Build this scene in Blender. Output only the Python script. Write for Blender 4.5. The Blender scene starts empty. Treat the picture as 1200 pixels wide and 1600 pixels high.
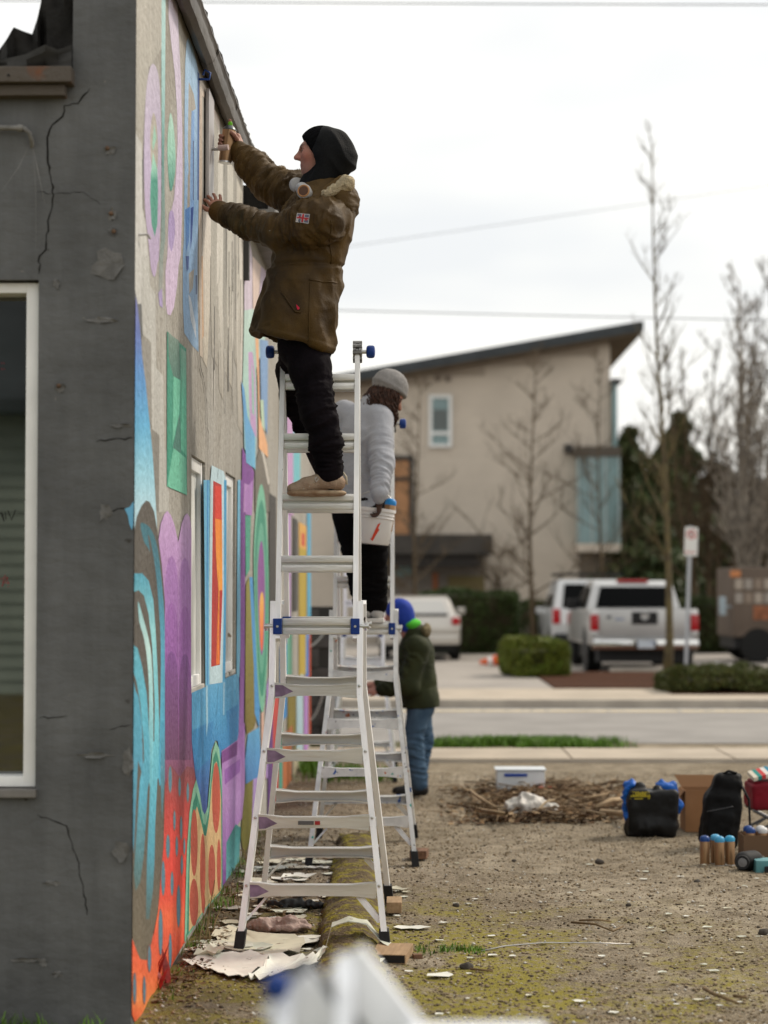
import bpy, bmesh, math, random
import numpy as np
from mathutils import Vector, Matrix, Euler

# ------------------------------------------------------------------ camera, sky, sun, exposure
SC = bpy.context.scene
COL = SC.collection
FPX = 3111.0                 # focal length in pixels of the 1200x1600 photograph (70 mm on 36 mm)
CAMZ = 1.57
YAW = math.atan(40.0 / FPX)
PITCH = math.atan(125.0 / FPX)
cam_d = bpy.data.cameras.new('camera'); cam = bpy.data.objects.new('camera', cam_d); COL.objects.link(cam)
cam_d.sensor_fit = 'VERTICAL'; cam_d.sensor_height = 36.0; cam_d.sensor_width = 24.0; cam_d.lens = 70.0
cam_d.clip_start = 0.1; cam_d.clip_end = 2000.0
cam.location = (0, 0, CAMZ); cam.rotation_euler = (math.pi / 2 + PITCH, 0, YAW)
cam_d.dof.use_dof = True; cam_d.dof.focus_distance = 9.35; cam_d.dof.aperture_fstop = 1.9
SC.camera = cam
SC.render.resolution_x = 768; SC.render.resolution_y = 1024

W = bpy.data.worlds.new('World'); SC.world = W; W.use_nodes = True
SUN_EL, SUN_AZ = math.radians(42), math.radians(52)     # azimuth clockwise from +Y (towards +X)
wt = W.node_tree; wt.nodes.clear()
wo = wt.nodes.new('ShaderNodeOutputWorld'); wb = wt.nodes.new('ShaderNodeBackground')
sky = wt.nodes.new('ShaderNodeTexSky'); sky.sky_type = 'NISHITA'; sky.sun_disc = False
sky.sun_elevation = SUN_EL; sky.sun_rotation = SUN_AZ; sky.dust_density = 4.0; sky.air_density = 1.2
tc = wt.nodes.new('ShaderNodeTexCoord'); mp = wt.nodes.new('ShaderNodeMapping'); mp.inputs['Scale'].default_value = (1.6, 1.6, 5.0)
mp.inputs['Location'].default_value = (0.35, 0.2, 0.5)
ns = wt.nodes.new('ShaderNodeTexNoise'); ns.inputs['Scale'].default_value = 1.3; ns.inputs['Detail'].default_value = 4; ns.inputs['Roughness'].default_value = .5
rp = wt.nodes.new('ShaderNodeValToRGB')
rp.color_ramp.elements[0].position = .38; rp.color_ramp.elements[0].color = (10.3, 9.95, 9.1, 1)
rp.color_ramp.elements[1].position = .62; rp.color_ramp.elements[1].color = (7.2, 7.35, 7.45, 1)
mx = wt.nodes.new('ShaderNodeMixRGB'); mx.inputs[0].default_value = .9         # cloud deck over nine tenths of the sky's light
wt.links.new(tc.outputs['Generated'], mp.inputs[0]); wt.links.new(mp.outputs[0], ns.inputs['Vector'])
wt.links.new(ns.outputs['Fac'], rp.inputs[0]); wt.links.new(sky.outputs[0], mx.inputs[1]); wt.links.new(rp.outputs[0], mx.inputs[2])
wt.links.new(mx.outputs[0], wb.inputs[0]); wb.inputs[1].default_value = 0.078
wt.links.new(wb.outputs[0], wo.inputs[0])

sun_d = bpy.data.lights.new('sun', 'SUN'); sun = bpy.data.objects.new('sun', sun_d); COL.objects.link(sun)
sun_d.energy = 1.5; sun_d.angle = math.radians(10); sun_d.color = (1.0, .90, .76)
sdir = Vector((math.sin(SUN_AZ) * math.cos(SUN_EL), math.cos(SUN_AZ) * math.cos(SUN_EL), math.sin(SUN_EL)))
sun.rotation_euler = (-sdir).to_track_quat('-Z', 'Y').to_euler(); sun.location = (20, 20, 30)
SC.view_settings.view_transform = 'Standard'; SC.view_settings.look = 'None'
SC.view_settings.exposure = 0.74; SC.view_settings.gamma = 1.0; SC.view_settings.use_curve_mapping = False
SC.render.engine = 'CYCLES'; SC.cycles.use_denoising = True
SC.cycles.max_bounces = 6; SC.cycles.diffuse_bounces = 3; SC.cycles.glossy_bounces = 3; SC.cycles.transmission_bounces = 5
SC.cycles.transparent_max_bounces = 8; SC.cycles.caustics_reflective = False; SC.cycles.caustics_refractive = False

# ------------------------------------------------------------------ photograph pixel -> point in the place
_cp, _sp, _cy, _sy = math.cos(PITCH), math.sin(PITCH), math.cos(YAW), math.sin(YAW)
def ray(px, py):
    x, y, z = px - 600.0, FPX, 800.0 - py
    y, z = y * _cp - z * _sp, y * _sp + z * _cp
    return (x * _cy - y * _sy, x * _sy + y * _cy, z)
def at(px, py, Y):
    r = ray(px, py); t = Y / r[1]
    return Vector((r[0] * t, Y, CAMZ + r[2] * t))
def onwall(px, py, X=-1.0):
    r = ray(px, py); t = X / r[0]
    return Vector((X, r[1] * t, CAMZ + r[2] * t))
def gnd(px, py, z=0.0):
    r = ray(px, py); t = (z - CAMZ) / r[2]
    return Vector((r[0] * t, r[1] * t, z))
def hexc(r, g, b, k=1.0):
    f = lambda c: ((c / 255.0 + .055) / 1.055) ** 2.4 if c > 10 else c / 255.0 / 12.92
    return (min(.95, f(r) * k), min(.95, f(g) * k), min(.95, f(b) * k))

# ------------------------------------------------------------------ numpy value noise
def _hash(i, j, k, s):
    n = (i * 374761393 + j * 668265263 + k * 2147483647 + s * 974634777) & 0xffffffff
    n = ((n ^ (n >> 13)) * 1274126177) & 0xffffffff
    return ((n ^ (n >> 16)) & 0xffff) / 65535.0
def vnoise(p, s=0):
    p = np.asarray(p, dtype=np.float64); f = np.floor(p); i = f.astype(np.int64) + 1000; t = p - f
    t = t * t * (3 - 2 * t); out = 0
    for a in (0, 1):
        for b in (0, 1):
            for c in (0, 1):
                w = (t[:, 0] if a else 1 - t[:, 0]) * (t[:, 1] if b else 1 - t[:, 1]) * (t[:, 2] if c else 1 - t[:, 2])
                out = out + w * _hash(i[:, 0] + a, i[:, 1] + b, i[:, 2] + c, s)
    return out * 2 - 1
def fbm(p, s=0, o=3):
    p = np.asarray(p, dtype=np.float64); r = 0; a = 1.0
    for k in range(o):
        r = r + a * vnoise(p * 2 ** k, s + k); a *= .5
    return r

# ------------------------------------------------------------------ materials
MATS = {}
def mat(name, col=(.5, .5, .5), rough=.7, metal=0.0, var=0.0, scale=8.0, col2=None, bump=0.0, bscale=None, attr=None,
        spec=.25, stretch=None, emit=None, detail=4.0, speck=None, coat=0.0, trans=0.0, ior=1.5, alpha=1.0, sheen=0.0, lo=.35, hi=.65, streak=None):
    if name in MATS: return MATS[name]
    m = bpy.data.materials.new(name); m.use_nodes = True; t = m.node_tree; b = t.nodes['Principled BSDF']
    b.inputs['Roughness'].default_value = rough; b.inputs['Metallic'].default_value = metal
    b.inputs['Specular IOR Level'].default_value = spec; b.inputs['IOR'].default_value = ior
    b.inputs['Coat Weight'].default_value = coat; b.inputs['Transmission Weight'].default_value = trans
    b.inputs['Alpha'].default_value = alpha; b.inputs['Sheen Weight'].default_value = sheen
    tc = t.nodes.new('ShaderNodeTexCoord'); mp = t.nodes.new('ShaderNodeMapping')
    if stretch: mp.inputs['Scale'].default_value = stretch
    t.links.new(tc.outputs['Object'], mp.inputs[0])
    def noise(sc, det=detail):
        n = t.nodes.new('ShaderNodeTexNoise'); n.inputs['Scale'].default_value = sc; n.inputs['Detail'].default_value = det
        t.links.new(mp.outputs[0], n.inputs['Vector']); return n
    if attr:
        a = t.nodes.new('ShaderNodeAttribute'); a.attribute_name = attr; base = a.outputs['Color']
    else:
        a = t.nodes.new('ShaderNodeRGB'); a.outputs[0].default_value = (*col, 1); base = a.outputs[0]
    if var or col2:
        n = noise(scale); r = t.nodes.new('ShaderNodeMapRange'); r.inputs[1].default_value = lo; r.inputs[2].default_value = hi
        t.links.new(n.outputs['Fac'], r.inputs[0])
        x = t.nodes.new('ShaderNodeMixRGB'); t.links.new(r.outputs[0], x.inputs[0])
        if col2:
            t.links.new(base, x.inputs[1]); x.inputs[2].default_value = (*col2, 1); base = x.outputs[0]
        else:
            h = t.nodes.new('ShaderNodeHueSaturation'); h.inputs['Value'].default_value = 1 - var
            h2 = t.nodes.new('ShaderNodeHueSaturation'); h2.inputs['Value'].default_value = 1 + var
            t.links.new(base, h.inputs['Color']); t.links.new(base, h2.inputs['Color'])
            t.links.new(h.outputs[0], x.inputs[1]); t.links.new(h2.outputs[0], x.inputs[2]); base = x.outputs[0]
    if streak:                                           # (amount, mapping scale): run-off and roller marks
        m2 = t.nodes.new('ShaderNodeMapping'); m2.inputs['Scale'].default_value = streak[1]; t.links.new(tc.outputs['Object'], m2.inputs[0])
        n = t.nodes.new('ShaderNodeTexNoise'); n.inputs['Scale'].default_value = 1.0; n.inputs['Detail'].default_value = 6; n.inputs['Roughness'].default_value = .65; t.links.new(m2.outputs[0], n.inputs['Vector'])
        r = t.nodes.new('ShaderNodeMapRange'); r.inputs[1].default_value = .3; r.inputs[2].default_value = .7; r.inputs[3].default_value = 1 - streak[0]; r.inputs[4].default_value = 1 + streak[0]; t.links.new(n.outputs['Fac'], r.inputs[0])
        h = t.nodes.new('ShaderNodeHueSaturation'); t.links.new(r.outputs[0], h.inputs['Value']); t.links.new(base, h.inputs['Color']); base = h.outputs[0]
    if speck:                                            # (colour, scale, threshold): chips, stains, splashes
        for (sc_, ss, th) in (speck if isinstance(speck, list) else [speck]):
            n = noise(ss, 3.0); r = t.nodes.new('ShaderNodeMapRange'); r.inputs[1].default_value = th; r.inputs[2].default_value = th + .025
            t.links.new(n.outputs['Fac'], r.inputs[0]); x = t.nodes.new('ShaderNodeMixRGB'); t.links.new(r.outputs[0], x.inputs[0])
            t.links.new(base, x.inputs[1]); x.inputs[2].default_value = (*sc_, 1); base = x.outputs[0]
    t.links.new(base, b.inputs['Base Color'])
    if bump:
        n = noise(bscale or scale * 4, 5.0); bp = t.nodes.new('ShaderNodeBump'); bp.inputs['Strength'].default_value = min(1, bump)
        bp.inputs['Distance'].default_value = .01 * max(1, bump); t.links.new(n.outputs['Fac'], bp.inputs['Height']); t.links.new(bp.outputs[0], b.inputs['Normal'])
    if emit:
        b.inputs['Emission Color'].default_value = (*emit[0], 1); b.inputs['Emission Strength'].default_value = emit[1]
    m.diffuse_color = (*col, 1); MATS[name] = m; return m

# ------------------------------------------------------------------ objects
def tag(o, label=None, cat=None, group=None, kind=None):
    if label: o['label'] = label
    if cat: o['category'] = cat
    if group: o['group'] = group
    if kind: o['kind'] = kind
    return o
def thing(name, loc, label, cat, group=None, rz=0.0):
    o = bpy.data.objects.new(name, None); o.empty_display_size = .1; COL.objects.link(o)
    o.location = loc; o.rotation_euler = (0, 0, rz); return tag(o, label, cat, group)
def copy_tree(o, parent=None):
    c = o.copy(); COL.objects.link(c)
    if parent is not None: c.parent = parent
    for ch in list(o.children): copy_tree(ch, c)
    return c
def set_smooth(me, ang=None):
    me.polygons.foreach_set('use_smooth', [True] * len(me.polygons))
    if ang is not None:
        try: me.set_sharp_from_angle(angle=math.radians(ang))
        except Exception: pass

class MB:
    """collects faces and links them as one mesh object"""
    def __init__(s): s.v = []; s.f = []; s.c = []
    def add(s, vs, fs, col=None):
        o = len(s.v); s.v += [tuple(p) for p in vs]; s.f += [tuple(i + o for i in f) for f in fs]
        s.c += [col or (1, 1, 1)] * len(vs); return s
    def box(s, a, b, M=None, col=None):
        (x0, y0, z0), (x1, y1, z1) = a, b
        vs = [Vector(p) for p in ((x0, y0, z0), (x1, y0, z0), (x1, y1, z0), (x0, y1, z0), (x0, y0, z1), (x1, y0, z1), (x1, y1, z1), (x0, y1, z1))]
        if M is not None: vs = [M @ p for p in vs]
        return s.add(vs, [(0, 3, 2, 1), (4, 5, 6, 7), (0, 1, 5, 4), (1, 2, 6, 5), (2, 3, 7, 6), (3, 0, 4, 7)], col)
    def bbox(s, a, b, r=.01, M=None, col=None):             # box with bevelled edges
        bm = bmesh.new(); bmesh.ops.create_cube(bm, size=1)
        for v in bm.verts: v.co = Vector([(a[i] + b[i]) / 2 + v.co[i] * (b[i] - a[i]) for i in range(3)])
        bmesh.ops.bevel(bm, geom=bm.edges[:], offset=r, segments=2, affect='EDGES', profile=.7)
        return s.bm(bm, M, col)
    def bm(s, bm, M=None, col=None):
        bm.verts.ensure_lookup_table(); bm.verts.index_update()
        vs = [(M @ v.co if M is not None else v.co.copy()) for v in bm.verts]
        s.add(vs, [tuple(v.index for v in f.verts) for f in bm.faces], col); bm.free(); return s
    def tube(s, pts, rad, n=8, col=None, caps=True, flat=1.0):
        pts = [Vector(p) for p in pts]; m = len(pts)
        rad = rad if isinstance(rad, (list, tuple)) else [rad] * m
        up = None; vs = []; fs = []
        for i, p in enumerate(pts):
            d = (pts[min(i + 1, m - 1)] - pts[max(i - 1, 0)]).normalized()
            if up is None:
                up = d.orthogonal().normalized()
            up = (up - d * up.dot(d)); up = up.normalized() if up.length > 1e-6 else d.orthogonal().normalized()
            w = d.cross(up)
            for k in range(n):
                a = 2 * math.pi * k / n; vs.append(p + (up * math.cos(a) + w * math.sin(a) * flat) * rad[i])
        for i in range(m - 1):
            for k in range(n):
                fs.append((i * n + k, i * n + (k + 1) % n, (i + 1) * n + (k + 1) % n, (i + 1) * n + k))
        if caps: fs += [tuple(range(n - 1, -1, -1)), tuple(range((m - 1) * n, m * n))]
        return s.add(vs, fs, col)
    def bar(s, pts, w, axes, col=None):                     # rectangular section swept along pts; axes = two half vectors
        vs = []; fs = []; A, B = Vector(axes[0]), Vector(axes[1]); m = len(pts)
        for p in pts:
            p = Vector(p); vs += [p - A - B, p + A - B, p + A + B, p - A + B]
        for i in range(m - 1):
            for k in range(4): fs.append((i * 4 + k, i * 4 + (k + 1) % 4, i * 4 + 4 + (k + 1) % 4, i * 4 + 4 + k))
        fs += [(3, 2, 1, 0), tuple((m - 1) * 4 + k for k in range(4))]
        return s.add(vs, fs, col)
    def lathe(s, prof, n=20, M=None, col=None):              # prof: (r, z)
        vs = []; fs = []; m = len(prof)
        for r, z in prof:
            for k in range(n):
                a = 2 * math.pi * k / n; p = Vector((r * math.cos(a), r * math.sin(a), z)); vs.append(M @ p if M is not None else p)
        for i in range(m - 1):
            for k in range(n): fs.append((i * n + k, i * n + (k + 1) % n, (i + 1) * n + (k + 1) % n, (i + 1) * n + k))
        fs += [tuple(range(n - 1, -1, -1)), tuple(range((m - 1) * n, m * n))]
        return s.add(vs, fs, col)
    def loft(s, rings, closed=True, caps=True, col=None):
        n = len(rings[0]); vs = [p for r in rings for p in r]; fs = []
        for i in range(len(rings) - 1):
            for k in range(n if closed else n - 1):
                fs.append((i * n + k, i * n + (k + 1) % n, (i + 1) * n + (k + 1) % n, (i + 1) * n + k))
        if caps and closed: fs += [tuple(range(n - 1, -1, -1)), tuple(range((len(rings) - 1) * n, len(rings) * n))]
        return s.add(vs, fs, col)
    def prism(s, poly, d, col=None):                        # polygon extruded by vector d
        n = len(poly); d = Vector(d); vs = [Vector(p) for p in poly] + [Vector(p) + d for p in poly]
        fs = [tuple(range(n - 1, -1, -1)), tuple(range(n, 2 * n))] + [(k, (k + 1) % n, n + (k + 1) % n, n + k) for k in range(n)]
        return s.add(vs, fs, col)
    def build(s, name, m, parent=None, smooth=None, local=False, fix=True, cols=False):
        me = bpy.data.meshes.new(name); o = bpy.data.objects.new(name, me)
        if parent is not None:
            off = Vector((0, 0, 0)) if local else wloc(parent)
        else:
            a = np.array(s.v); off = Vector((float((a[:, 0].min() + a[:, 0].max()) / 2), float((a[:, 1].min() + a[:, 1].max()) / 2), float(a[:, 2].min())))
            if local: off = Vector((0, 0, 0))
        me.from_pydata([tuple(Vector(p) - off) for p in s.v], [], s.f); me.validate()
        if fix:
            bm = bmesh.new(); bm.from_mesh(me); bmesh.ops.recalc_face_normals(bm, faces=bm.faces); bm.to_mesh(me); bm.free()
        if cols:
            at_ = me.color_attributes.new('Col', 'FLOAT_COLOR', 'POINT')
            at_.data.foreach_set('color', [q for c in s.c for q in (*c[:3], 1.0)])
        me.materials.append(m)
        if smooth is not None: set_smooth(me, smooth if smooth > 0 else None)
        COL.objects.link(o)
        if parent is not None: o.parent = parent
        elif not local: o.location = off
        return o
def wloc(o):
    p = Vector((0, 0, 0))
    while o is not None: p = p + Vector(o.location); o = o.parent
    return p

# ------------------------------------------------------------------ implicit-surface modeller (bodies, cloth, bags)
class SDF:
    def __init__(s, lo, hi, res):
        s.lo = np.array(lo, float); s.res = res; s.n = np.ceil((np.array(hi, float) - s.lo) / res).astype(int) + 1
        s.F = np.full(tuple(s.n), .08, np.float32)
    def _sub(s, lo, hi):
        a = np.clip(np.floor((np.array(lo) - s.lo) / s.res).astype(int), 0, s.n - 1); b = np.clip(np.ceil((np.array(hi) - s.lo) / s.res).astype(int) + 1, 1, s.n)
        if np.any(b <= a): return None, None
        sl = tuple(slice(a[i], b[i]) for i in range(3))
        g = [(s.lo[i] + s.res * np.arange(a[i], b[i])).astype(np.float32) for i in range(3)]
        return sl, np.meshgrid(*g, indexing='ij')
    def _mix(s, sl, d, k, op):
        A = s.F[sl]
        if op == 'sub':
            d = -d
            if k > 0:
                h = np.clip(.5 - .5 * (d - A) / k, 0, 1); s.F[sl] = d * (1 - h) + A * h + k * h * (1 - h)
                h = np.clip(.5 + .5 * (d - A) / k, 0, 1); s.F[sl] = A * (1 - h) + d * h + k * h * (1 - h)
            else: s.F[sl] = np.maximum(A, d)
        else:
            if k > 0:
                h = np.clip(.5 + .5 * (A - d) / k, 0, 1); s.F[sl] = A * (1 - h) + d * h - k * h * (1 - h)
            else: s.F[sl] = np.minimum(A, d)
    def cone(s, a, b, ra, rb, k=.02, op='add', flat=None):
        """tapered capsule; flat = (axis vector, factor): thinner (factor<1) along that axis"""
        a, b = np.array(a, float), np.array(b, float); R = max(ra, rb) * 1.15 + .07
        sl, g = s._sub(np.minimum(a, b) - R, np.maximum(a, b) + R)
        if sl is None: return s
        v = b - a; L2 = max(1e-9, v @ v); q = [g[i] - a[i] for i in range(3)]
        t = np.clip((q[0] * v[0] + q[1] * v[1] + q[2] * v[2]) / L2, 0, 1)
        r = [q[i] - t * v[i] for i in range(3)]
        if flat:
            ax = np.array(flat[0], float); ax /= np.linalg.norm(ax); dd = r[0] * ax[0] + r[1] * ax[1] + r[2] * ax[2]
            r = [r[i] + ax[i] * dd * (1 / flat[1] - 1) for i in range(3)]
        d = np.sqrt(r[0] ** 2 + r[1] ** 2 + r[2] ** 2) - (ra + (rb - ra) * t)
        if flat: d = d * min(1, flat[1])
        s._mix(sl, d, k, op); return s
    def chain(s, pts, rad, k=.02, flat=None):
        for i in range(len(pts) - 1): s.cone(pts[i], pts[i + 1], rad[i], rad[i + 1], k, flat=flat)
        return s
    def ell(s, c, r, k=.02, op='add', M=None):
        c = np.array(c, float); R = max(r) + .07; sl, g = s._sub(c - R, c + R)
        if sl is None: return s
        q = [g[i] - c[i] for i in range(3)]
        if M is not None:
            M = np.array(M.to_3x3().transposed()); q = [M[i][0] * q[0] + M[i][1] * q[1] + M[i][2] * q[2] for i in range(3)]
        k0 = np.sqrt(sum((q[i] / r[i]) ** 2 for i in range(3))); k1 = np.sqrt(sum((q[i] / r[i] ** 2) ** 2 for i in range(3))) + 1e-6
        s._mix(sl, k0 * (k0 - 1) / k1, k, op); return s
    def rbox(s, c, h, r=.01, k=.01, op='add', M=None):
        c = np.array(c, float); R = float(np.linalg.norm(h)) + .06; sl, g = s._sub(c - R, c + R)
        if sl is None: return s
        q = [g[i] - c[i] for i in range(3)]
        if M is not None:
            M = np.array(M.to_3x3().transposed()); q = [M[i][0] * q[0] + M[i][1] * q[1] + M[i][2] * q[2] for i in range(3)]
        q = [np.abs(q[i]) - (h[i] - r) for i in range(3)]
        d = np.sqrt(sum(np.maximum(x, 0) ** 2 for x in q)) + np.minimum(np.maximum(np.maximum(q[0], q[1]), q[2]), 0) - r
        s._mix(sl, d, k, op); return s
    def half(s, p, n, k=.0):                                  # cut away everything on the +n side of p
        n = np.array(n, float); n /= np.linalg.norm(n); sl, g = s._sub(s.lo, s.lo + s.res * s.n)
        d = sum((g[i] - p[i]) * n[i] for i in range(3)); s._mix(sl, -d.astype(np.float32), k, 'sub'); return s
    def mesh(s):
        F = s.F; F[0], F[-1], F[:, 0], F[:, -1], F[:, :, 0], F[:, :, -1] = (.05,) * 6
        S = F < 0; n = np.array(F.shape)
        any_, all_ = None, None
        for a in (0, 1):
            for b in (0, 1):
                for c in (0, 1):
                    q = S[a:n[0] - 1 + a, b:n[1] - 1 + b, c:n[2] - 1 + c]
                    any_ = q.copy() if any_ is None else any_ | q; all_ = q.copy() if all_ is None else all_ & q
        act = np.argwhere(any_ & ~all_); idx = np.full(tuple(n - 1), -1, np.int32); idx[tuple(act.T)] = np.arange(len(act))
        C = [(a, b, c) for a in (0, 1) for b in (0, 1) for c in (0, 1)]
        val = {c: F[act[:, 0] + c[0], act[:, 1] + c[1], act[:, 2] + c[2]] for c in C}
        P = np.zeros((len(act), 3)); N = np.zeros(len(act))
        for c in C:
            for ax in range(3):
                if c[ax] == 0:
                    d = list(c); d[ax] = 1; d = tuple(d); f0, f1 = val[c], val[d]; m = (f0 < 0) != (f1 < 0)
                    t = np.where(m, f0 / np.where(m, f0 - f1, 1), 0); p = np.tile(np.array(c, float), (len(act), 1)); p[:, ax] = t
                    P[m] += p[m]; N += m
        P = (P / np.maximum(N, 1)[:, None] + act) * s.res + s.lo
        faces = []
        for ax in range(3):
            A = [slice(None)] * 3; B = [slice(None)] * 3; A[ax] = slice(0, -1); B[ax] = slice(1, None)
            e = np.argwhere(S[tuple(A)] != S[tuple(B)]); u, v = [(1, 2), (2, 0), (0, 1)][ax]
            e = e[(e[:, u] > 0) & (e[:, v] > 0) & (e[:, u] < n[u] - 1) & (e[:, v] < n[v] - 1)]
            q = []
            for du, dv in ((-1, -1), (0, -1), (0, 0), (-1, 0)):
                f = e.copy(); f[:, u] += du; f[:, v] += dv; q.append(idx[f[:, 0], f[:, 1], f[:, 2]])
            q = np.stack(q, 1); flip = ~S[e[:, 0], e[:, 1], e[:, 2]]; q[flip] = q[flip][:, ::-1]; faces.append(q)
        return P, np.concatenate(faces)
def vnormals(P, Q):
    N = np.zeros_like(P); n = np.cross(P[Q[:, 2]] - P[Q[:, 0]], P[Q[:, 3]] - P[Q[:, 1]])
    for i in range(4): np.add.at(N, Q[:, i], n)
    return N / (np.linalg.norm(N, axis=1)[:, None] + 1e-9)
def relax(P, Q, it=2, f=.5):
    for _ in range(it):
        A = np.zeros_like(P); c = np.zeros(len(P))
        for i in range(4):
            for j in (1, 3):
                np.add.at(A, Q[:, i], P[Q[:, (i + j) % 4]]); np.add.at(c, Q[:, i], 1)
        P = P + f * (A / np.maximum(c, 1)[:, None] - P)
    return P
def sdf_obj(name, S, m, parent=None, disp=None, it=2, col=None, slots=None):
    """disp(P, N) -> offset along the normal, col(P, N) -> rgb per vertex"""
    P, Q = S.mesh(); P = relax(P, Q, it)
    if disp is not None:
        N = vnormals(P, Q); P = P + N * disp(P, N)[:, None]
    me = bpy.data.meshes.new(name); o = bpy.data.objects.new(name, me)
    off = np.array(wloc(parent)) if parent is not None else np.array([(P[:, 0].min() + P[:, 0].max()) / 2, (P[:, 1].min() + P[:, 1].max()) / 2, P[:, 2].min()])
    me.vertices.add(len(P)); me.vertices.foreach_set('co', (P - off).ravel())
    me.loops.add(Q.size); me.loops.foreach_set('vertex_index', Q.ravel().astype(np.int32))
    me.polygons.add(len(Q)); me.polygons.foreach_set('loop_start', np.arange(0, Q.size, 4, dtype=np.int32))
    me.polygons.foreach_set('use_smooth', [True] * len(Q)); me.update(calc_edges=True)
    if col is not None:
        c = col(P, vnormals(P, Q)); a = me.color_attributes.new('Col', 'FLOAT_COLOR', 'POINT')
        a.data.foreach_set('color', np.concatenate([c, np.ones((len(P), 1))], 1).ravel())
    me.materials.append(m); COL.objects.link(o)
    if parent is not None: o.parent = parent
    else: o.location = off
    return o
def near(P, c): return np.linalg.norm(P - np.array(c)[None, :], axis=1)
def sstep(a, b, x):
    t = np.clip((x - a) / (b - a), 0, 1); return t * t * (3 - 2 * t)

# ================================================================== SETTING
random.seed(4); RNG = np.random.default_rng(7)
def struct(o): return tag(o, kind='structure')

def dirt_material():
    m = bpy.data.materials.new('dirt'); m.use_nodes = True; t = m.node_tree; b = t.nodes['Principled BSDF']; L = t.links.new
    tc = t.nodes.new('ShaderNodeTexCoord')
    def N(sc, det=5, ro=.6):
        n = t.nodes.new('ShaderNodeTexNoise'); n.inputs['Scale'].default_value = sc; n.inputs['Detail'].default_value = det; n.inputs['Roughness'].default_value = ro
        L(tc.outputs['Object'], n.inputs['Vector']); return n.outputs['Fac']
    def R(src, a, bb, lo=0., hi=1.):
        r = t.nodes.new('ShaderNodeMapRange'); r.inputs[1].default_value = a; r.inputs[2].default_value = bb; r.inputs[3].default_value = lo; r.inputs[4].default_value = hi
        L(src, r.inputs[0]); return r.outputs[0]
    def M(f, a, c2):
        x = t.nodes.new('ShaderNodeMixRGB'); L(f, x.inputs[0])
        if isinstance(a, tuple): x.inputs[1].default_value = (*a, 1)
        else: L(a, x.inputs[1])
        if isinstance(c2, tuple): x.inputs[2].default_value = (*c2, 1)
        else: L(c2, x.inputs[2])
        return x.outputs[0]
    def MU(a, c2):
        x = t.nodes.new('ShaderNodeMath'); x.operation = 'MULTIPLY'; L(a, x.inputs[0]); L(c2, x.inputs[1]); return x.outputs[0]
    dry = M(R(N(.55, 3), .42, .62), (.25, .20, .135), (.46, .39, .29))
    c = M(R(N(5.5, 6, .7), .35, .65), dry, (.14, .105, .064))
    c = M(R(N(60, 4, .7), .52, .66), c, (.44, .37, .26))
    c = M(R(N(85, 3, .6), .56, .66), c, (.05, .042, .034))
    sx = t.nodes.new('ShaderNodeSeparateXYZ'); L(tc.outputs['Object'], sx.inputs[0])
    # moss thrives in the damp strip beside the wall and thins out across the lot
    my = MU(R(sx.outputs['Y'], 11.0, 8.0), R(sx.outputs['X'], 1.9, .2))
    mo = R(N(1.7, 6, .65), .42, .56)
    ms = MU(MU(mo, my), R(N(26, 5, .7), .38, .6))
    c = M(R(ms, .03, .35, 0, .92), c, (.25, .21, .022))
    damp = MU(R(sx.outputs['X'], -.35, -.75), R(N(3.2, 5), .25, .6))
    c = M(R(damp, 0, 1, 0, .62), c, (.05, .038, .027))
    L(c, b.inputs['Base Color']); b.inputs['Roughness'].default_value = .92; b.inputs['Specular IOR Level'].default_value = .25
    bp = t.nodes.new('ShaderNodeBump'); bp.inputs['Strength'].default_value = .9; bp.inputs['Distance'].default_value = .012
    ad = t.nodes.new('ShaderNodeMath'); ad.operation = 'ADD'; L(N(38, 6, .7), ad.inputs[0]); L(N(110, 3, .7), ad.inputs[1]); L(ad.outputs[0], bp.inputs['Height']); L(bp.outputs[0], b.inputs['Normal'])
    return m
DIRT = dirt_material()
def ground_z(x, y):
    x = np.asarray(x, float); y = np.asarray(y, float)
    p = np.stack([x.ravel(), y.ravel(), np.zeros(x.size)], 1)
    z = .014 * fbm(p * 1.1, 3) + .006 * fbm(p * 6.0, 9)
    w = sstep(6, 7, p[:, 1]) * (1 - sstep(15, 18, p[:, 1])) * (1 - sstep(4, 6, np.abs(p[:, 0])))
    return (z * w - .004).reshape(x.shape)
gx = np.concatenate([[-400, -120, -40, -15, -6], np.arange(-3, 5.01, .05), [6, 9, 15, 40, 120, 400]])
gy = np.concatenate([[-120, -40, -12, -4, 2, 5], np.arange(6, 18.01, .055), [19, 22, 30, 45, 70, 120, 300, 900]])
XX, YY = np.meshgrid(gx, gy); ZZ = ground_z(XX, YY)
b = MB(); nx, ny = len(gx), len(gy)
b.v = list(map(tuple, np.stack([XX.ravel(), YY.ravel(), ZZ.ravel()], 1))); b.c = [(1, 1, 1)] * len(b.v)
b.f = [(j * nx + i, j * nx + i + 1, (j + 1) * nx + i + 1, (j + 1) * nx + i) for j in range(ny - 1) for i in range(nx - 1)]
struct(b.build('ground', DIRT, smooth=0, local=True, fix=False))

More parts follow.
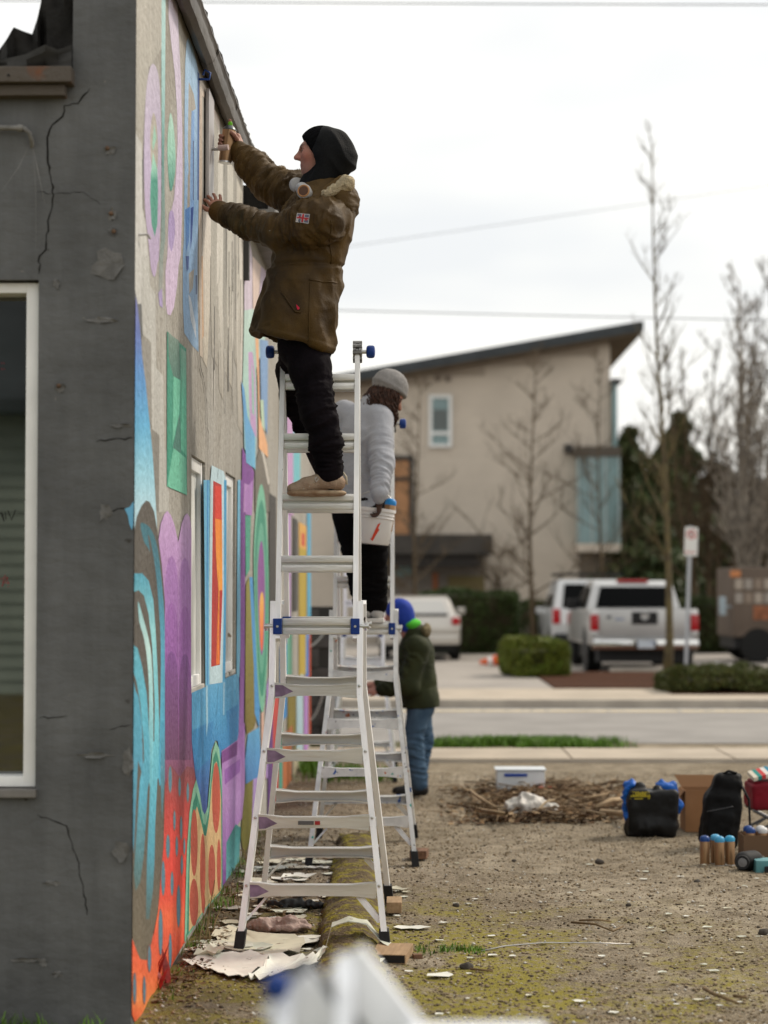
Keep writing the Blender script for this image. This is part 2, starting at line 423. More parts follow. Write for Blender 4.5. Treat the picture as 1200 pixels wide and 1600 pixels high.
ASPH = mat('asphalt', (.26, .245, .23), .9, var=.1, scale=1.5, bump=.3, bscale=90, speck=((.24, .22, .2), 120, .62))
CONC = mat('pavement_concrete', (.41, .35, .28), .9, var=.1, scale=2.2, bump=.3, bscale=60, speck=((.22, .2, .17), 30, .68))
KERB = mat('kerb_concrete', (.40, .36, .31), .9, var=.12, scale=3, bump=.3, bscale=40)
YEL = mat('road_paint_yellow', (.70, .53, .25), .8, var=.15, scale=20, speck=((.2, .19, .17), 14, .6))
WHT = mat('road_paint_white', (.72, .70, .66), .8, var=.1, scale=20, speck=((.2, .19, .17), 14, .62))
MULCH = mat('bark_mulch', (.085, .038, .022), .95, col2=(.04, .02, .013), scale=18, bump=1, bscale=40, spec=.05)
LOT = mat('parking_asphalt', (.31, .28, .25), .9, var=.1, scale=1.2, bump=.3, bscale=80)
def slab(name, x0, x1, y0, y1, z0, z1, m): return struct(MB().box((x0, y0, z0), (x1, y1, z1)).build(name, m))
slab('road', -60, 80, 20.75, 26.9, -.1, .006, ASPH)
SIDEWALK = slab('sidewalk', -60, 80, 18.45, 19.75, -.1, .018, KERB)
for i in range(-4, 14):                                        # paving flags of the near walk, each with its joint
    MB().bbox((i * 1.5 + .008, 18.47, .0), (i * 1.5 + 1.492, 19.73, .034 + .004 * random.random()), .006).build('paving_slab', CONC, SIDEWALK)
slab('road_line', -60, 80, 26.2, 26.34, .0, .010, YEL)
slab('gutter_line', -60, 80, 26.5, 26.62, .0, .010, WHT)
slab('kerb', -60, 80, 26.9, 27.06, -.1, .12, KERB)
slab('far_sidewalk', -60, 80, 27.06, 30.2, -.1, .112, CONC)
slab('parking_lot', -60, 80, 36.2, 58, -.1, .05, LOT)
slab('driveway', -2.5, 2.2, 30.2, 36.2, -.1, .105, LOT)
slab('planting_bed', 2.2, 30, 30.2, 36.2, -.1, .13, MULCH); slab('planting_bed', 3.75, 30, 28.5, 30.19, -.1, .126, MULCH)
slab('bay_line', 3.55, 3.7, 36.5, 43, .04, .056, WHT); slab('bay_line', 6.5, 6.65, 36.5, 43, .04, .056, WHT); slab('bay_line', 9.45, 9.6, 36.5, 43, .04, .056, WHT)
for nm, xx in (('wheel_stop', 4.45), ('wheel_stop', 7.4)):
    struct(MB().bbox((xx - .8, 36.35, .05), (xx + .8, 36.52, .19), .03).build(nm, KERB))

# small stones and grit on the lot: too many to count
def scatter_stones(n, x0, x1, y0, y1, s0, s1, seed, bias=2.0):
    r = np.random.default_rng(seed); x = r.uniform(x0, x1, n); y = y0 + (y1 - y0) * r.random(n) ** bias
    s = s0 + (s1 - s0) * r.random(n) ** 3; z = ground_z(x, y)
    base = np.array([(1, 0, 0), (0, 1, 0), (-1, 0, 0), (0, -1, 0), (0, 0, 1), (0, 0, -1)], float)
    V = base[None] * (r.uniform(.55, 1.2, (n, 6, 1))) * s[:, None, None]; V[:, :, 2] *= .6
    a = r.uniform(0, 6.28, n); ca, sa = np.cos(a)[:, None], np.sin(a)[:, None]
    vx = V[:, :, 0] * ca - V[:, :, 1] * sa; vy = V[:, :, 0] * sa + V[:, :, 1] * ca
    P = np.stack([vx + x[:, None], vy + y[:, None], V[:, :, 2] + (z + s * .25)[:, None]], 2).reshape(-1, 3)
    f = np.array([(0, 1, 4), (1, 2, 4), (2, 3, 4), (3, 0, 4), (1, 0, 5), (2, 1, 5), (3, 2, 5), (0, 3, 5)])
    Fc = (f[None] + (np.arange(n) * 6)[:, None, None]).reshape(-1, 3)
    g = r.uniform(.5, 1.35, n)[:, None] * np.array([[.25, .19, .12]]); pal = r.random(n); g[pal > .93] = (.55, .52, .47); g[pal < .07] = (.07, .055, .042)
    me = bpy.data.meshes.new('gravel'); me.vertices.add(len(P)); me.vertices.foreach_set('co', P.ravel())
    me.loops.add(Fc.size); me.loops.foreach_set('vertex_index', Fc.ravel().astype(np.int32)); me.polygons.add(len(Fc))
    me.polygons.foreach_set('loop_start', np.arange(0, Fc.size, 3, dtype=np.int32)); me.update(calc_edges=True)
    c = me.color_attributes.new('Col', 'FLOAT_COLOR', 'POINT'); c.data.foreach_set('color', np.concatenate([np.repeat(g, 6, 0), np.ones((n * 6, 1))], 1).ravel())
    me.materials.append(mat('grit', rough=.95, attr='Col', spec=.2)); o = bpy.data.objects.new('gravel', me); COL.objects.link(o)
    return tag(o, 'loose brown and grey grit spread over the dirt lot', 'gravel', kind='stuff')
scatter_stones(60000, -.98, 3.6, 7.0, 17.5, .0022, .0125, 5)

# grass: stuff
def grass_patch(name, label, pts, h, m, seed, blades=9, spread=.05, w=.004):
    r = random.Random(seed); q = MB()
    for (x, y, z) in pts:
        for _ in range(blades):
            a = r.uniform(0, 6.28); l = h * r.uniform(.5, 1.2); bx = x + r.gauss(0, spread); by = y + r.gauss(0, spread)
            dx, dy = math.cos(a), math.sin(a); le = l * r.uniform(.2, .8); ww = w * r.uniform(.7, 1.3)
            q.add([(bx - dy * ww, by + dx * ww, z - .005), (bx + dy * ww, by - dx * ww, z - .005), (bx + dx * le * .35 + dy * ww * .7, by + dy * le * .35 - dx * ww * .7, z + l * .6),
                   (bx + dx * le * .35 - dy * ww * .7, by + dy * le * .35 + dx * ww * .7, z + l * .6), (bx + dx * le, by + dy * le, z + l)], [(0, 1, 2, 3), (3, 2, 4)])
    return tag(q.build(name, m, smooth=0, fix=False), label, 'grass', kind='stuff')
GRASS = mat('grass_blade', (.10, .20, .018), .6, var=.35, scale=9, spec=.3)
DRYG = mat('dry_grass', (.20, .15, .07), .8, var=.3, scale=14, spec=.2)
def R_(a, b_): return random.uniform(a, b_)
verge = [(R_(.15, 2.25), R_(19.85, 20.6), .02) for _ in range(1500)]
vn_ = vnoise(np.array([(p[0] * 2.2, p[1] * 3, 0) for p in verge]), 5); verge = [p for p, v_ in zip(verge, vn_) if p[0] < 2.0 + .35 * math.sin(p[1] * 9) and v_ > -.35 + .5 * random.random() - .3]
grass_patch('grass_verge', 'strip of bright green grass between pavement and road', verge, .085, GRASS, 3, 9, .06, .006)
slab('verge_soil', -6, 2.3, 19.75, 20.75, -.1, .02, mat('soil', (.09, .085, .04), .95, var=.3, scale=6))
wallg = []
for _ in range(38):
    y = R_(7.4, 13); wallg.append((-.985 + abs(random.gauss(0, .04)), y, .0))
grass_patch('grass_tufts', 'thin green grass growing along the foot of the mural wall', wallg, .055, GRASS, 5, 7, .03, .0028)
grass_patch('dry_grass', 'dry brown stalks at the foot of the mural wall', [(-.97 + abs(random.gauss(0, .05)), R_(7.4, 14), 0) for _ in range(30)], .075, DRYG, 6, 4, .03, .002)
g1 = gnd(712, 1487); grass_patch('grass_clump', 'small green clump of weeds on the open dirt near the wooden block', [(g1.x + random.gauss(0, .07), g1.y + random.gauss(0, .05), 0) for _ in range(26)], .03, GRASS, 8, 9, .02, .003)
g1 = gnd(130, 1597); grass_patch('grass_at_wall', 'green grass at the foot of the dark grey wall', [(R_(-1.5, -1.05), 7.15 + R_(-.08, .03), 0) for _ in range(14)], .07, GRASS, 9, 7, .02, .004)
g1 = gnd(550, 1212); grass_patch('grass_between_ladders', 'green weeds growing behind the paint-splashed ladder', [(g1.x + random.gauss(0, .18), g1.y + random.gauss(0, .25), 0) for _ in range(110)], .09, GRASS, 10, 9, .04, .005)
g1 = gnd(486, 1200); grass_patch('weeds_by_wall_end', 'green weeds at the far end of the mural wall', [(g1.x + random.gauss(0, .05), g1.y + random.gauss(0, .3), 0) for _ in range(60)], .12, GRASS, 11, 9, .04, .005)

# ================================================================== THE MURAL BUILDING
WX, WY0, WY1, WYS, WTOP = -1.0, 7.2, 20.0, 11.87, 4.10      # wall plane, near corner, far end, step in the roof, gutter height
bld = thing('corner_building', (-2.2, 7.2, 0), 'low rendered building with dark grey front and mural-painted side wall', 'building')
GREY = mat('dark_grey_render', (.124, .127, .130), .72, streak=(.16, (9, 1, 1.3)), col2=(.090, .092, .094), scale=1.9, bump=.9, bscale=10, spec=.3, stretch=(1, 1, 1.5),
           speck=[((.17, .165, .155), 16, .735), ((.05, .047, .043), 7, .72)])
def wallmat():
    m = mat('bare_render', (.36, .345, .315), .88, streak=(.22, (1, 14, 1.2)), col2=(.30, .28, .245), scale=1.6, bump=1.3, bscale=26, spec=.25, speck=[((.10, .09, .08), 34, .70), ((.52, .5, .46), 19, .70)])
    return m
BARE = wallmat()
PAINT = mat('mural_paint', rough=.6, streak=(.14, (1, 16, 1.1)), attr='Col', var=.07, scale=3, bump=1.0, bscale=30, spec=.35, speck=[((.09, .08, .07), 40, .745), ((.45, .43, .4), 33, .755)])

# --- dark grey front
FX = at(58, 800, WY0).x; WT, WB = at(20, 437, WY0).z, at(20, 1236, WY0).z
NX = at(114, 60, WY0).x; NZ = at(20, 128, WY0).z
f = MB()
f.box((FX, WY0, 0), (WX, 7.42, WT)); f.box((-3.4, WY0, 0), (FX, 7.42, WB)); f.box((-3.4, WY0, WB), (-2.6, 7.42, WT))
f.box((-3.4, WY0, WT), (NX, 7.42, NZ)); f.box((NX, WY0, WT), (WX, 7.42, WTOP + .02))
front = f.build('front_wall', GREY, bld)
# roof behind the parapet, ledge and torn felt
ROOFM = mat('black_felt', (.016, .015, .014), .85, var=.4, scale=12, bump=1, bscale=30, spec=.25)
MB().box((-3.4, 7.43, NZ - .3), (-1.26, 11.9, NZ - .05)).build('roof', ROOFM, bld)
LEDGE = mat('rusty_ledge', (.10, .085, .072), .7, col2=(.17, .07, .035), scale=9, lo=.55, hi=.7, bump=.5, bscale=40)
MB().bbox((-3.4, 7.12, NZ - .02), (NX + .008, 7.3, NZ + .038), .006).bbox((-3.4, 7.15, NZ - .062), (NX - .02, 7.26, NZ - .022), .005).build('ledge', LEDGE, bld)
def sheet(name, pts, wv, m, parent, seed, n=26, th=.006, amp=.02):
    """crumpled sheet: pts is a px outline top edge list, draped in depth"""
    q = MB(); r = random.Random(seed); rows = []
    for i, (top, bot, y0) in enumerate(pts):
        ring = []
        for k in range(9):
            t = k / 8; p = at(top[0] + (bot[0] - top[0]) * t, top[1] + (bot[1] - top[1]) * t, y0 + amp * math.sin(3.1 * t + i * 1.7) + r.uniform(-.006, .006))
            ring.append(p)
        rows.append(ring)
    V = [p for r_ in rows for p in r_]; V2 = [p + Vector((0, th, th * .5)) for p in V]; n9 = 9; F = []
    for i in range(len(rows) - 1):
        for k in range(8):
            a = i * n9 + k; F.append((a, a + 1, a + n9 + 1, a + n9)); o = len(V); F.append((a + n9 + o, a + n9 + 1 + o, a + 1 + o, a + o))
    q.add(V + V2, F); return q.build(name, m, parent, smooth=40)
sheet('torn_roofing_felt', [((-40, 130), (-40, 122), 7.26), ((0, 76), (0, 122), 7.24), ((10, 62), (12, 120), 7.22), ((21, 43), (25, 118), 7.25), ((35, 49), (38, 117), 7.23), ((50, 54), (52, 115), 7.26),
       ((58, 30), (60, 113), 7.24), ((63, 8), (68, 112), 7.27), ((70, -30), (76, 111), 7.23), ((86, -30), (88, 112), 7.26), ((100, -30), (101, 111), 7.24), ((113, -30), (113, 110), 7.22), ((121, -30), (120, 60), 7.26)], 0, ROOFM, bld, 3)
sheet('torn_roofing_felt', [((-30, 95), (-30, 120), 7.16), ((10, 92), (14, 119), 7.15), ((40, 85), (44, 118), 7.17), ((70, 70), (70, 114), 7.16), ((90, 78), (92, 112), 7.15), ((112, 70), (112, 109), 7.17)], 0, mat('grey_felt', (.03, .029, .027), .8, var=.3, scale=10), bld, 9, amp=.03)
# cracks and peeling skins on the front
CRACK = mat('crack', (.016, .015, .014), 1.0)
def ribbon(q, pts, w, Y=None, X=None, off=.0012):
    P = [(at(a, c, Y) + Vector((0, -off, 0))) if Y is not None else (onwall(a, c) + Vector((off, 0, 0))) for a, c in pts]
    vs = []; fs = []
    for i, p in enumerate(P):
        d = P[min(i + 1, len(P) - 1)] - P[max(i - 1, 0)]
        nrm = Vector((0, -1, 0)) if Y is not None else Vector((1, 0, 0))
        s_ = d.cross(nrm).normalized() * w * (.35 + .65 * random.random()) * (.3 if i in (0, len(P) - 1) else 1)
        vs += [p - s_, p + s_]
        if i: fs.append((2 * i - 2, 2 * i - 1, 2 * i + 1, 2 * i))
    q.add(vs, fs)
def jag(pts, step=7, j=2.2):
    out = []
    for (a, b_), (c, d) in zip(pts[:-1], pts[1:]):
        n = max(1, int(math.hypot(c - a, d - b_) / step))
        for k in range(n): out.append((a + (c - a) * k / n + random.uniform(-j, j) * (k > 0), b_ + (d - b_) * k / n + random.uniform(-j, j) * (k > 0)))
    return out + [pts[-1]]
q = MB()
for pts, w in (([(140, 138), (122, 162), (100, 165), (98, 182), (82, 195), (74, 215), (75, 255), (84, 305), (75, 345), (72, 390), (62, 400), (61, 428)], .004),
               ([(58, 1272), (75, 1278), (104, 1290), (120, 1340), (130, 1390), (136, 1430)], .0028), ([(58, 300), (84, 303)], .002), ([(84, 303), (130, 300), (158, 320)], .0014),
               ([(150, 690), (208, 684)], .0028), ([(60, 1122), (105, 1118)], .002), ([(160, 800), (200, 795)], .003), ([(170, 1140), (205, 1132)], .002)):
    ribbon(q, jag(pts), w, Y=WY0)
tag(q.build('cracks', CRACK, bld, fix=False), kind='stuff')
SKIN = mat('peeling_paint', (.135, .133, .13), .7, var=.2, scale=20, bump=.6, bscale=40)
for k, (cx, cy, rx, ry) in enumerate([(172, 415, 30, 26), (88, 443, 6, 10), (175, 335, 7, 12), (176, 362, 8, 8), (172, 235, 10, 8), (95, 605, 10, 9), (190, 665, 20, 4), (80, 1380, 14, 5), (40, 1500, 26, 5), (68, 1504, 8, 7), (90, 1522, 10, 6),
                                     (160, 500, 26, 5), (200, 1190, 9, 22), (150, 1180, 30, 5), (165, 800, 12, 16), (190, 1330, 14, 18)]):
    n = 14; out = []
    for i in range(n):
        a = 2 * math.pi * i / n; rr = random.uniform(.6, 1.15); out.append(at(cx + rx * rr * math.cos(a), cy + ry * rr * math.sin(a), WY0))
    mb = MB(); c = sum(out, Vector()) / n; vs = [c + Vector((0, -.002, 0))] + [c + (p - c) * .6 + Vector((0, -.002 - .003 * random.random(), 0)) for p in out] + [p + Vector((0, -random.choice([.0005, .001, .005, .009]), 0)) for p in out]
    fs = [(0, 1 + i, 1 + (i + 1) % n) for i in range(n)] + [(1 + i, 1 + n + i, 1 + n + (i + 1) % n, 1 + (i + 1) % n) for i in range(n)]
    mb.add(vs, fs).build('paint_skin', SKIN, bld, smooth=0)
# conduit with its bend and the pale streak under it
PIPE = mat('painted_pipe', (.19, .185, .175), .5, var=.25, scale=20, bump=.4, bscale=60)
MB().tube([at(-30, 199, 7.17), at(25, 200, 7.17), at(38, 201, 7.17), at(46, 208, 7.17), at(50, 222, 7.185), at(50, 232, 7.21)], [.010, .010, .010, .009, .009, .008], 10).build('conduit', PIPE, bld, smooth=50)
MB().tube([at(28, 200, 7.17), at(36, 200.5, 7.17)], .014, 10).build('conduit_clip', PIPE, bld, smooth=40)
WEB = mat('cobweb', (.5, .49, .47), .9, alpha=.5); q = MB()
for pts in ([(50, 222), (60, 270), (70, 318)], [(48, 222), (30, 260), (2, 300)], [(52, 232), (56, 300), (56, 390)]): ribbon(q, pts, .0009, Y=7.19)
q.build('cobweb_strands', WEB, bld, fix=False)
# rusted bolts on the pier
for (a, c_) in ((174, 334), (178, 362), (92, 603), (168, 232)):
    MB().lathe([(.001, 0), (.009, .002), (.008, .010), (.004, .013)], 8, Matrix.Translation(at(a, c_, WY0)) @ Matrix.Rotation(math.pi / 2, 4, 'X')).build('rusty_bolt', mat('rust', (.12, .075, .05), .9, var=.4, scale=60), bld, smooth=40)
# front window: white vinyl frame, dark glass
VIN = mat('white_vinyl', (.86, .86, .85), .4, var=.05, scale=6, speck=((.30, .24, .17), 9, .73))
GLASS = mat('window_glass', (.010, .014, .013), .02, spec=.8, ior=1.95)
win = MB().box((-2.6, 7.34, WB + .03), (FX - .01, 7.352, WT - .03)).build('front_window', GLASS, bld)
fr = MB(); o_, w_ = FX - .004, .047
fr.bbox((-2.6, 7.235, WB + .012), (o_, 7.37, WB + .012 + w_ * .8), .006); fr.bbox((-2.6, 7.235, WT - .006 - w_ * .8), (o_, 7.37, WT - .006), .006)
fr.bbox((o_ - w_, 7.233, WB + .012), (o_, 7.372, WT - .006), .006); fr.build('frame', VIN, win, smooth=30)
MB().bbox((-2.6, 7.17, WB - .022), (FX + .006, 7.33, WB + .008), .006).build('sill', mat('sill_grey', (.17, .16, .15), .8, var=.2, scale=9), win)
MB().box((-2.6, 7.70, .1), (-1.26, 7.72, 3.2)).build('dim_room_sheet', mat('dim_room', (.03, .034, .03), .9, var=.5, scale=3), win)  # dark sheet behind the pane, coloured to stand for the dim room
RED = mat('red_marker', (.45, .03, .05), .5); q = MB()
for pts in ([(0, 905), (12, 902), (3, 917), (8, 898), (14, 912), (0, 908)], [(12, 917), (14, 916)], [(2, 566), (3, 569)], [(2, 575), (3, 578)], [(6, 566), (7, 569)], [(6, 575), (7, 578)]): ribbon(q, pts, .0022, Y=7.338)
tag(q.build('red_marker_writing', RED, win, fix=False), kind='stuff')
q = MB()
for pts in ([(-2, 800), (3, 803), (6, 815)], [(8, 800), (9, 812)], [(12, 798), (18, 812), (24, 797)]): ribbon(q, pts, .0035, Y=7.337)
q.build('black_lettering', mat('black_marker', (.01, .01, .01), .6), win, fix=False)

# --- side wall with two narrow window openings
def oy(px): return onwall(px, 900).y
O1 = (oy(298.5), oy(320), onwall(300, 1080).z, onwall(300, 710).z); O2 = (oy(352), oy(367.5), onwall(353, 1055).z, onwall(353, 737).z)
s = MB(); TH = WX - .24
def wbox(y0, y1, z0, z1): s.box((TH, y0, z0), (WX, y1, z1))
wbox(7.42, O1[0], 0, WTOP); wbox(O1[1], O2[0], 0, WTOP); wbox(O2[1], WYS, 0, WTOP); wbox(WYS, WY1, 0, 3.83)
for O in (O1, O2): wbox(O[0], O[1], 0, O[2]); wbox(O[0], O[1], O[3], WTOP)
s.build('side_wall', BARE, bld)
MB().box((-6, WYS + .02, 0), (TH, WY1 - .02, 3.8)).box((-3.4, 7.44, 0), (TH - .15, WYS, NZ - .32)).build('inner_mass', mat('dim_room'), bld)
for O in (O1, O2):
    wv = MB().box((WX - .045, O[0] + .01, O[2] + .01), (WX - .035, O[1] - .01, O[3] - .01)).build('side_window', mat('boarded_pane', (.55, .56, .54), .6, var=.3, scale=5, stretch=(1, 1, .4)), bld)
    fr = MB(); x0, x1 = WX - .05, WX - .014
    fr.bbox((x0, O[0] + .002, O[2] + .002), (x1, O[0] + .065, O[3] - .002), .006); fr.bbox((x0, O[1] - .065, O[2] + .002), (x1, O[1] - .002, O[3] - .002), .006)
    fr.bbox((x0 + .002, O[0] + .065, O[2] + .002), (x1 - .002, O[1] - .065, O[2] + .06), .006); fr.bbox((x0 + .002, O[0] + .065, O[3] - .06), (x1 - .002, O[1] - .065, O[3] - .002), .006)
    fr.build('frame', VIN, wv, smooth=30)
    MB().bbox((WX - .013, O[0] + .003, O[2] - .01), (WX + .004, O[1] - .003, O[2] + .012), .004).build('sill', mat('chipped_sill', (.5, .48, .44), .8, speck=((.1, .09, .08), 18, .6), scale=5), wv)
# gutter: a half-round trough with lap joints, seamed pieces
GUT = mat('weathered_gutter', (.15, .135, .12), .45, col2=(.08, .07, .062), scale=5, stretch=(1, .25, 1), bump=.5, bscale=30, metal=.3, speck=((.30, .27, .22), 14, .72))
def gutter(y0, y1, dz=0):
    prof = [(.0, .055), (.0, .0), (.012, -.03), (.04, -.046), (.068, -.034), (.082, -.005), (.084, .03), (.094, .036), (.094, .028), (.088, .024), (.078, -.008), (.062, -.03), (.04, -.038), (.016, -.024), (.006, .002), (.006, .055)]
    g = MB(); n = 10
    g.loft([[Vector((WX + .004 + a, y0 + (y1 - y0) * i / n, WTOP + dz + c + .004 * math.sin(i * 2.1 + y0))) for a, c in prof] for i in range(n + 1)]); return g
ys = [7.2, 8.25, 9.3, 10.35, 11.75]
for i in range(4): gutter(ys[i], ys[i + 1] + .03, .003 * (i % 2)).build('gutter', GUT, bld, smooth=40)
MB().box((TH, 7.43, WTOP - .002), (WX + .012, WYS, WTOP + .09)).build('fascia', mat('dark_fascia', (.05, .045, .04), .8, var=.3, scale=8), bld)
fe = MB(); ring = []
for i in range(60):
    y = 7.3 + 4.5 * i / 59; ring.append((Vector((WX + .085 + .012 * random.random(), y, WTOP + .062 + .008 * random.random())), Vector((TH - .3, y, WTOP + .11)), Vector((WX + .085, y, WTOP + .045))))
fe.add([p for r_ in ring for p in r_], [f_ for i in range(59) for f_ in ((3 * i, 3 * i + 1, 3 * i + 4, 3 * i + 3), (3 * i + 2, 3 * i, 3 * i + 3, 3 * i + 5))]); fe.build('roof_edge_felt', ROOFM, bld, smooth=0, fix=False)
# lower rear part of the roof: projecting eave
EAVE = mat('eave_boards', (.20, .195, .19), .7, var=.2, scale=6)
MB().box((-6, WYS + .004, 3.83), (WX + .19, WY1 + .2, 3.87)).box((WX + .15, WYS + .01, 3.871), (WX + .192, WY1 + .2, 4.0)).build('eave', EAVE, bld)
MB().box((-6, WYS + .03, 3.88), (WX + .14, WY1 + .15, 4.02)).build('roof_rear', ROOFM, bld)
MB().box((WX + .001, WYS + .006, 3.45), (WX + .035, WYS + .09, 3.828)).build('corner_post', mat('dark_post', (.06, .058, .055), .7), bld)
# pipe stub and hooks on the wall
STEEL = mat('dull_steel', (.42, .41, .40), .35, metal=.9, var=.15, scale=20)
hk = onwall(310.5, 124)
MB().tube([hk, hk + Vector((.05, 0, 0)), hk + Vector((.055, 0, .03)), hk + Vector((.03, 0, .045)), hk + Vector((.02, .0, .02))], .006, 8).build('wall_hook', mat('blue_hook', (.03, .07, .25), .5), bld, smooth=50)
hk = onwall(216, 367)
MB().tube([hk, hk + Vector((.03, .02, .006)), hk + Vector((.035, .07, 0))], .005, 6).build('wall_hook', STEEL, bld, smooth=50)

# --- the mural: flat paint in layers on the render
MUR = bmesh.new(); MURL = []
KP = .80
_lay = [0]
def z4(x, y): return (180 + x / 4, y / 4 if y else -150)      # what meets the frame's top edge runs on up to the gutter
def z5(x, y): return (180 + x / 4, 400 + y / 4)
def z6(x, y): return (180 + x / 3.43, 750 + y / 3.43)
def z7(x, y): return (180 + x / 3.43, 1130 + y / 3.43)
def zz(f_, *p): return [f_(*a) for a in p]
def spl(p, n=5, closed=True):
    out = []; m = len(p)
    for i in range(m if closed else m - 1):
        P = [np.array(p[(i + k) % m if closed else min(max(i + k, 0), m - 1)], float) for k in (-1, 0, 1, 2)]
        for k in range(n):
            t = k / n; out.append(tuple(.5 * ((2 * P[1]) + (-P[0] + P[2]) * t + (2 * P[0] - 5 * P[1] + 4 * P[2] - P[3]) * t * t + (-P[0] + 3 * P[1] - 3 * P[2] + P[3]) * t ** 3)))
    return out
def ellp(cx, cy, rx, ry, n=18): return [(cx + rx * math.cos(2 * math.pi * k / n), cy + ry * math.sin(2 * math.pi * k / n)) for k in range(n)]
MP = MB()
def paint(poly, stops):
    """poly in photograph pixels on the wall plane; stops = rgb or [(py, rgb), ...] sprayed gradient"""
    if isinstance(stops, tuple): stops = [(0, stops)]
    bm = bmesh.new(); vs = [bm.verts.new((p[0], p[1], 0)) for p in poly]
    try: bm.faces.new(vs)
    except ValueError: bm.free(); return
    bm.normal_update()
    if len(stops) > 1:
        y0, y1 = min(p[1] for p in poly), max(p[1] for p in poly); n = max(2, min(30, int((y1 - y0) / 14)))
        for k in range(1, n):
            g = bm.verts[:] + bm.edges[:] + bm.faces[:]
            bmesh.ops.bisect_plane(bm, geom=g, plane_co=(0, y0 + (y1 - y0) * k / n, 0), plane_no=(0, 1, 0))
    bm.normal_update(); bmesh.ops.triangulate(bm, faces=bm.faces[:], ngon_method='EAR_CLIP'); bm.verts.index_update()
    _lay[0] += 1; off = .0006 + .000035 * _lay[0]; base = len(MP.v)
    ys_ = [s_[0] for s_ in stops]
    for v in bm.verts:
        p = onwall(v.co.x, v.co.y); p.y = min(max(p.y, WY0 + .0005), WY1 - .001); p.z = max(p.z, -.02); p.x = WX + off
        MP.v.append(tuple(p)); c = tuple(float(np.interp(v.co.y, ys_, [s_[1][i] for s_ in stops])) for i in range(3)); MP.c.append(hexc(*c, KP))
    for f_ in bm.faces:
        MP.f.append(tuple(base + v.index for v in f_.verts))
    bm.free()
CO = (172, 165, 152)
# sprayed haze of lighter render near the top corner
paint(zz(z4, (120, 0), (290, 0), (292, 300), (210, 420), (180, 700), (170, 1000), (120, 900)), [(0, (190, 185, 174)), (250, (172, 167, 156))])
paint(zz(z4, (118, 820), (165, 900), (170, 1300), (190, 1400), (205, 1600)) + zz(z5, (165, 0), (162, 300), (140, 300), (118, 200)), (208, 207, 203))
paint(zz(z5, (165, 500), (222, 560), (228, 680), (225, 1080), (205, 1000), (185, 800), (160, 640)), (152, 148, 141))
paint(zz(z5, (228, 1080), (275, 1120), (272, 1600), (245, 1560), (240, 1400), (222, 1200)), (140, 136, 128))
paint(zz(z5, (165, 0), (210, 0), (215, 180), (250, 240), (255, 700), (300, 750), (305, 1200), (330, 1230), (335, 1600), (272, 1600), (275, 1120), (228, 1080), (225, 640), (222, 540), (170, 490), (163, 300)), [(400, (202, 201, 196)), (800, (186, 184, 178))])
paint(zz(z4, (290, 0), (318, 0), (310, 600), (305, 1000), (312, 1500)) + zz(z5, (300, 0), (295, 200), (272, 220), (275, 0)) + zz(z4, (286, 1500), (290, 900), (288, 400)), [(0, (188, 226, 226)), (150, (165, 212, 212)), (240, (92, 150, 145)), (300, (120, 155, 150)), (450, (158, 160, 156))])
L1 = spl(zz(z4, (230, 400), (265, 450), (280, 600), (286, 900), (284, 1300), (272, 1600)) + zz(z5, (264, 40), (250, 120), (238, 125), (222, 70)) + zz(z4, (205, 1500), (185, 1300), (178, 1000), (184, 720), (200, 500)))
paint(L1, [(100, (206, 196, 216)), (250, (196, 182, 212)), (430, (198, 178, 214))])
paint(spl(zz(z4, (240, 705), (258, 780), (266, 950), (258, 1090), (240, 1100), (222, 1000), (218, 850), (226, 750))), (186, 178, 166))
paint(zz(z4, (243, 775), (257, 860), (236, 945), (230, 900)), (160, 208, 188))
paint(zz(z4, (235, 950), (262, 1060), (266, 1200), (262, 1400), (246, 1480), (226, 1400), (217, 1250), (222, 1080)), [(240, (175, 222, 202)), (268, (150, 210, 190)), (275, (72, 162, 142)), (360, (88, 165, 146))])
L2 = zz(z4, (330, 0), (365, 0), (395, 200), (410, 500), (418, 800), (420, 1100), (415, 1400), (408, 1600)) + zz(z5, (395, 60), (385, 190), (366, 320), (345, 370), (325, 365), (315, 300), (312, 100)) + zz(z4, (325, 1590), (330, 1400), (345, 1330), (365, 1250), (378, 1100), (388, 900), (386, 700), (370, 450), (347, 250), (332, 100))
paint(L2, [(0, (214, 204, 222)), (200, (212, 198, 224)), (480, (214, 192, 222))])
paint(spl(zz(z4, (335, 1340), (362, 1325), (372, 1450), (352, 1570), (332, 1500))), (176, 156, 204))
paint(zz(z5, (268, 230), (292, 200), (296, 325), (276, 310)), (172, 156, 202))
paint(spl(zz(z4, (345, 705), (365, 800), (376, 1000), (366, 1130), (345, 1195), (330, 1080), (325, 900), (332, 780))), [(176, (186, 226, 210)), (240, (160, 216, 196)), (298, (78, 150, 134))])
B1 = zz(z4, (455, 235), (482, 290), (510, 400), (522, 470), (524, 900), (520, 1250), (513, 1600)) + zz(z5, (513, 250), (520, 600), (480, 560), (430, 480), (422, 300), (422, 0)) + zz(z4, (428, 1500), (432, 1100), (432, 700), (436, 400), (445, 260))
paint(B1, [(60, (172, 206, 236)), (250, (150, 188, 226)), (420, (128, 168, 212)), (545, (142, 178, 214))])
paint(zz(z4, (458, 510), (490, 590), (502, 680), (486, 690), (474, 720), (470, 1000), (458, 1100), (452, 900)), (170, 163, 152))
paint(zz(z4, (452, 1100), (470, 1010), (466, 1300), (448, 1330)), (160, 154, 145))
paint(zz(z5, (458, 110), (492, 80), (484, 200), (462, 240)), (160, 154, 144))
paint(zz(z4, (476, 690), (493, 700), (491, 1300), (470, 1560), (463, 1560), (468, 1000)), (124, 165, 218))
paint(zz(z4, (484, 880), (490, 880), (489, 1250), (484, 1250)), (66, 84, 122))
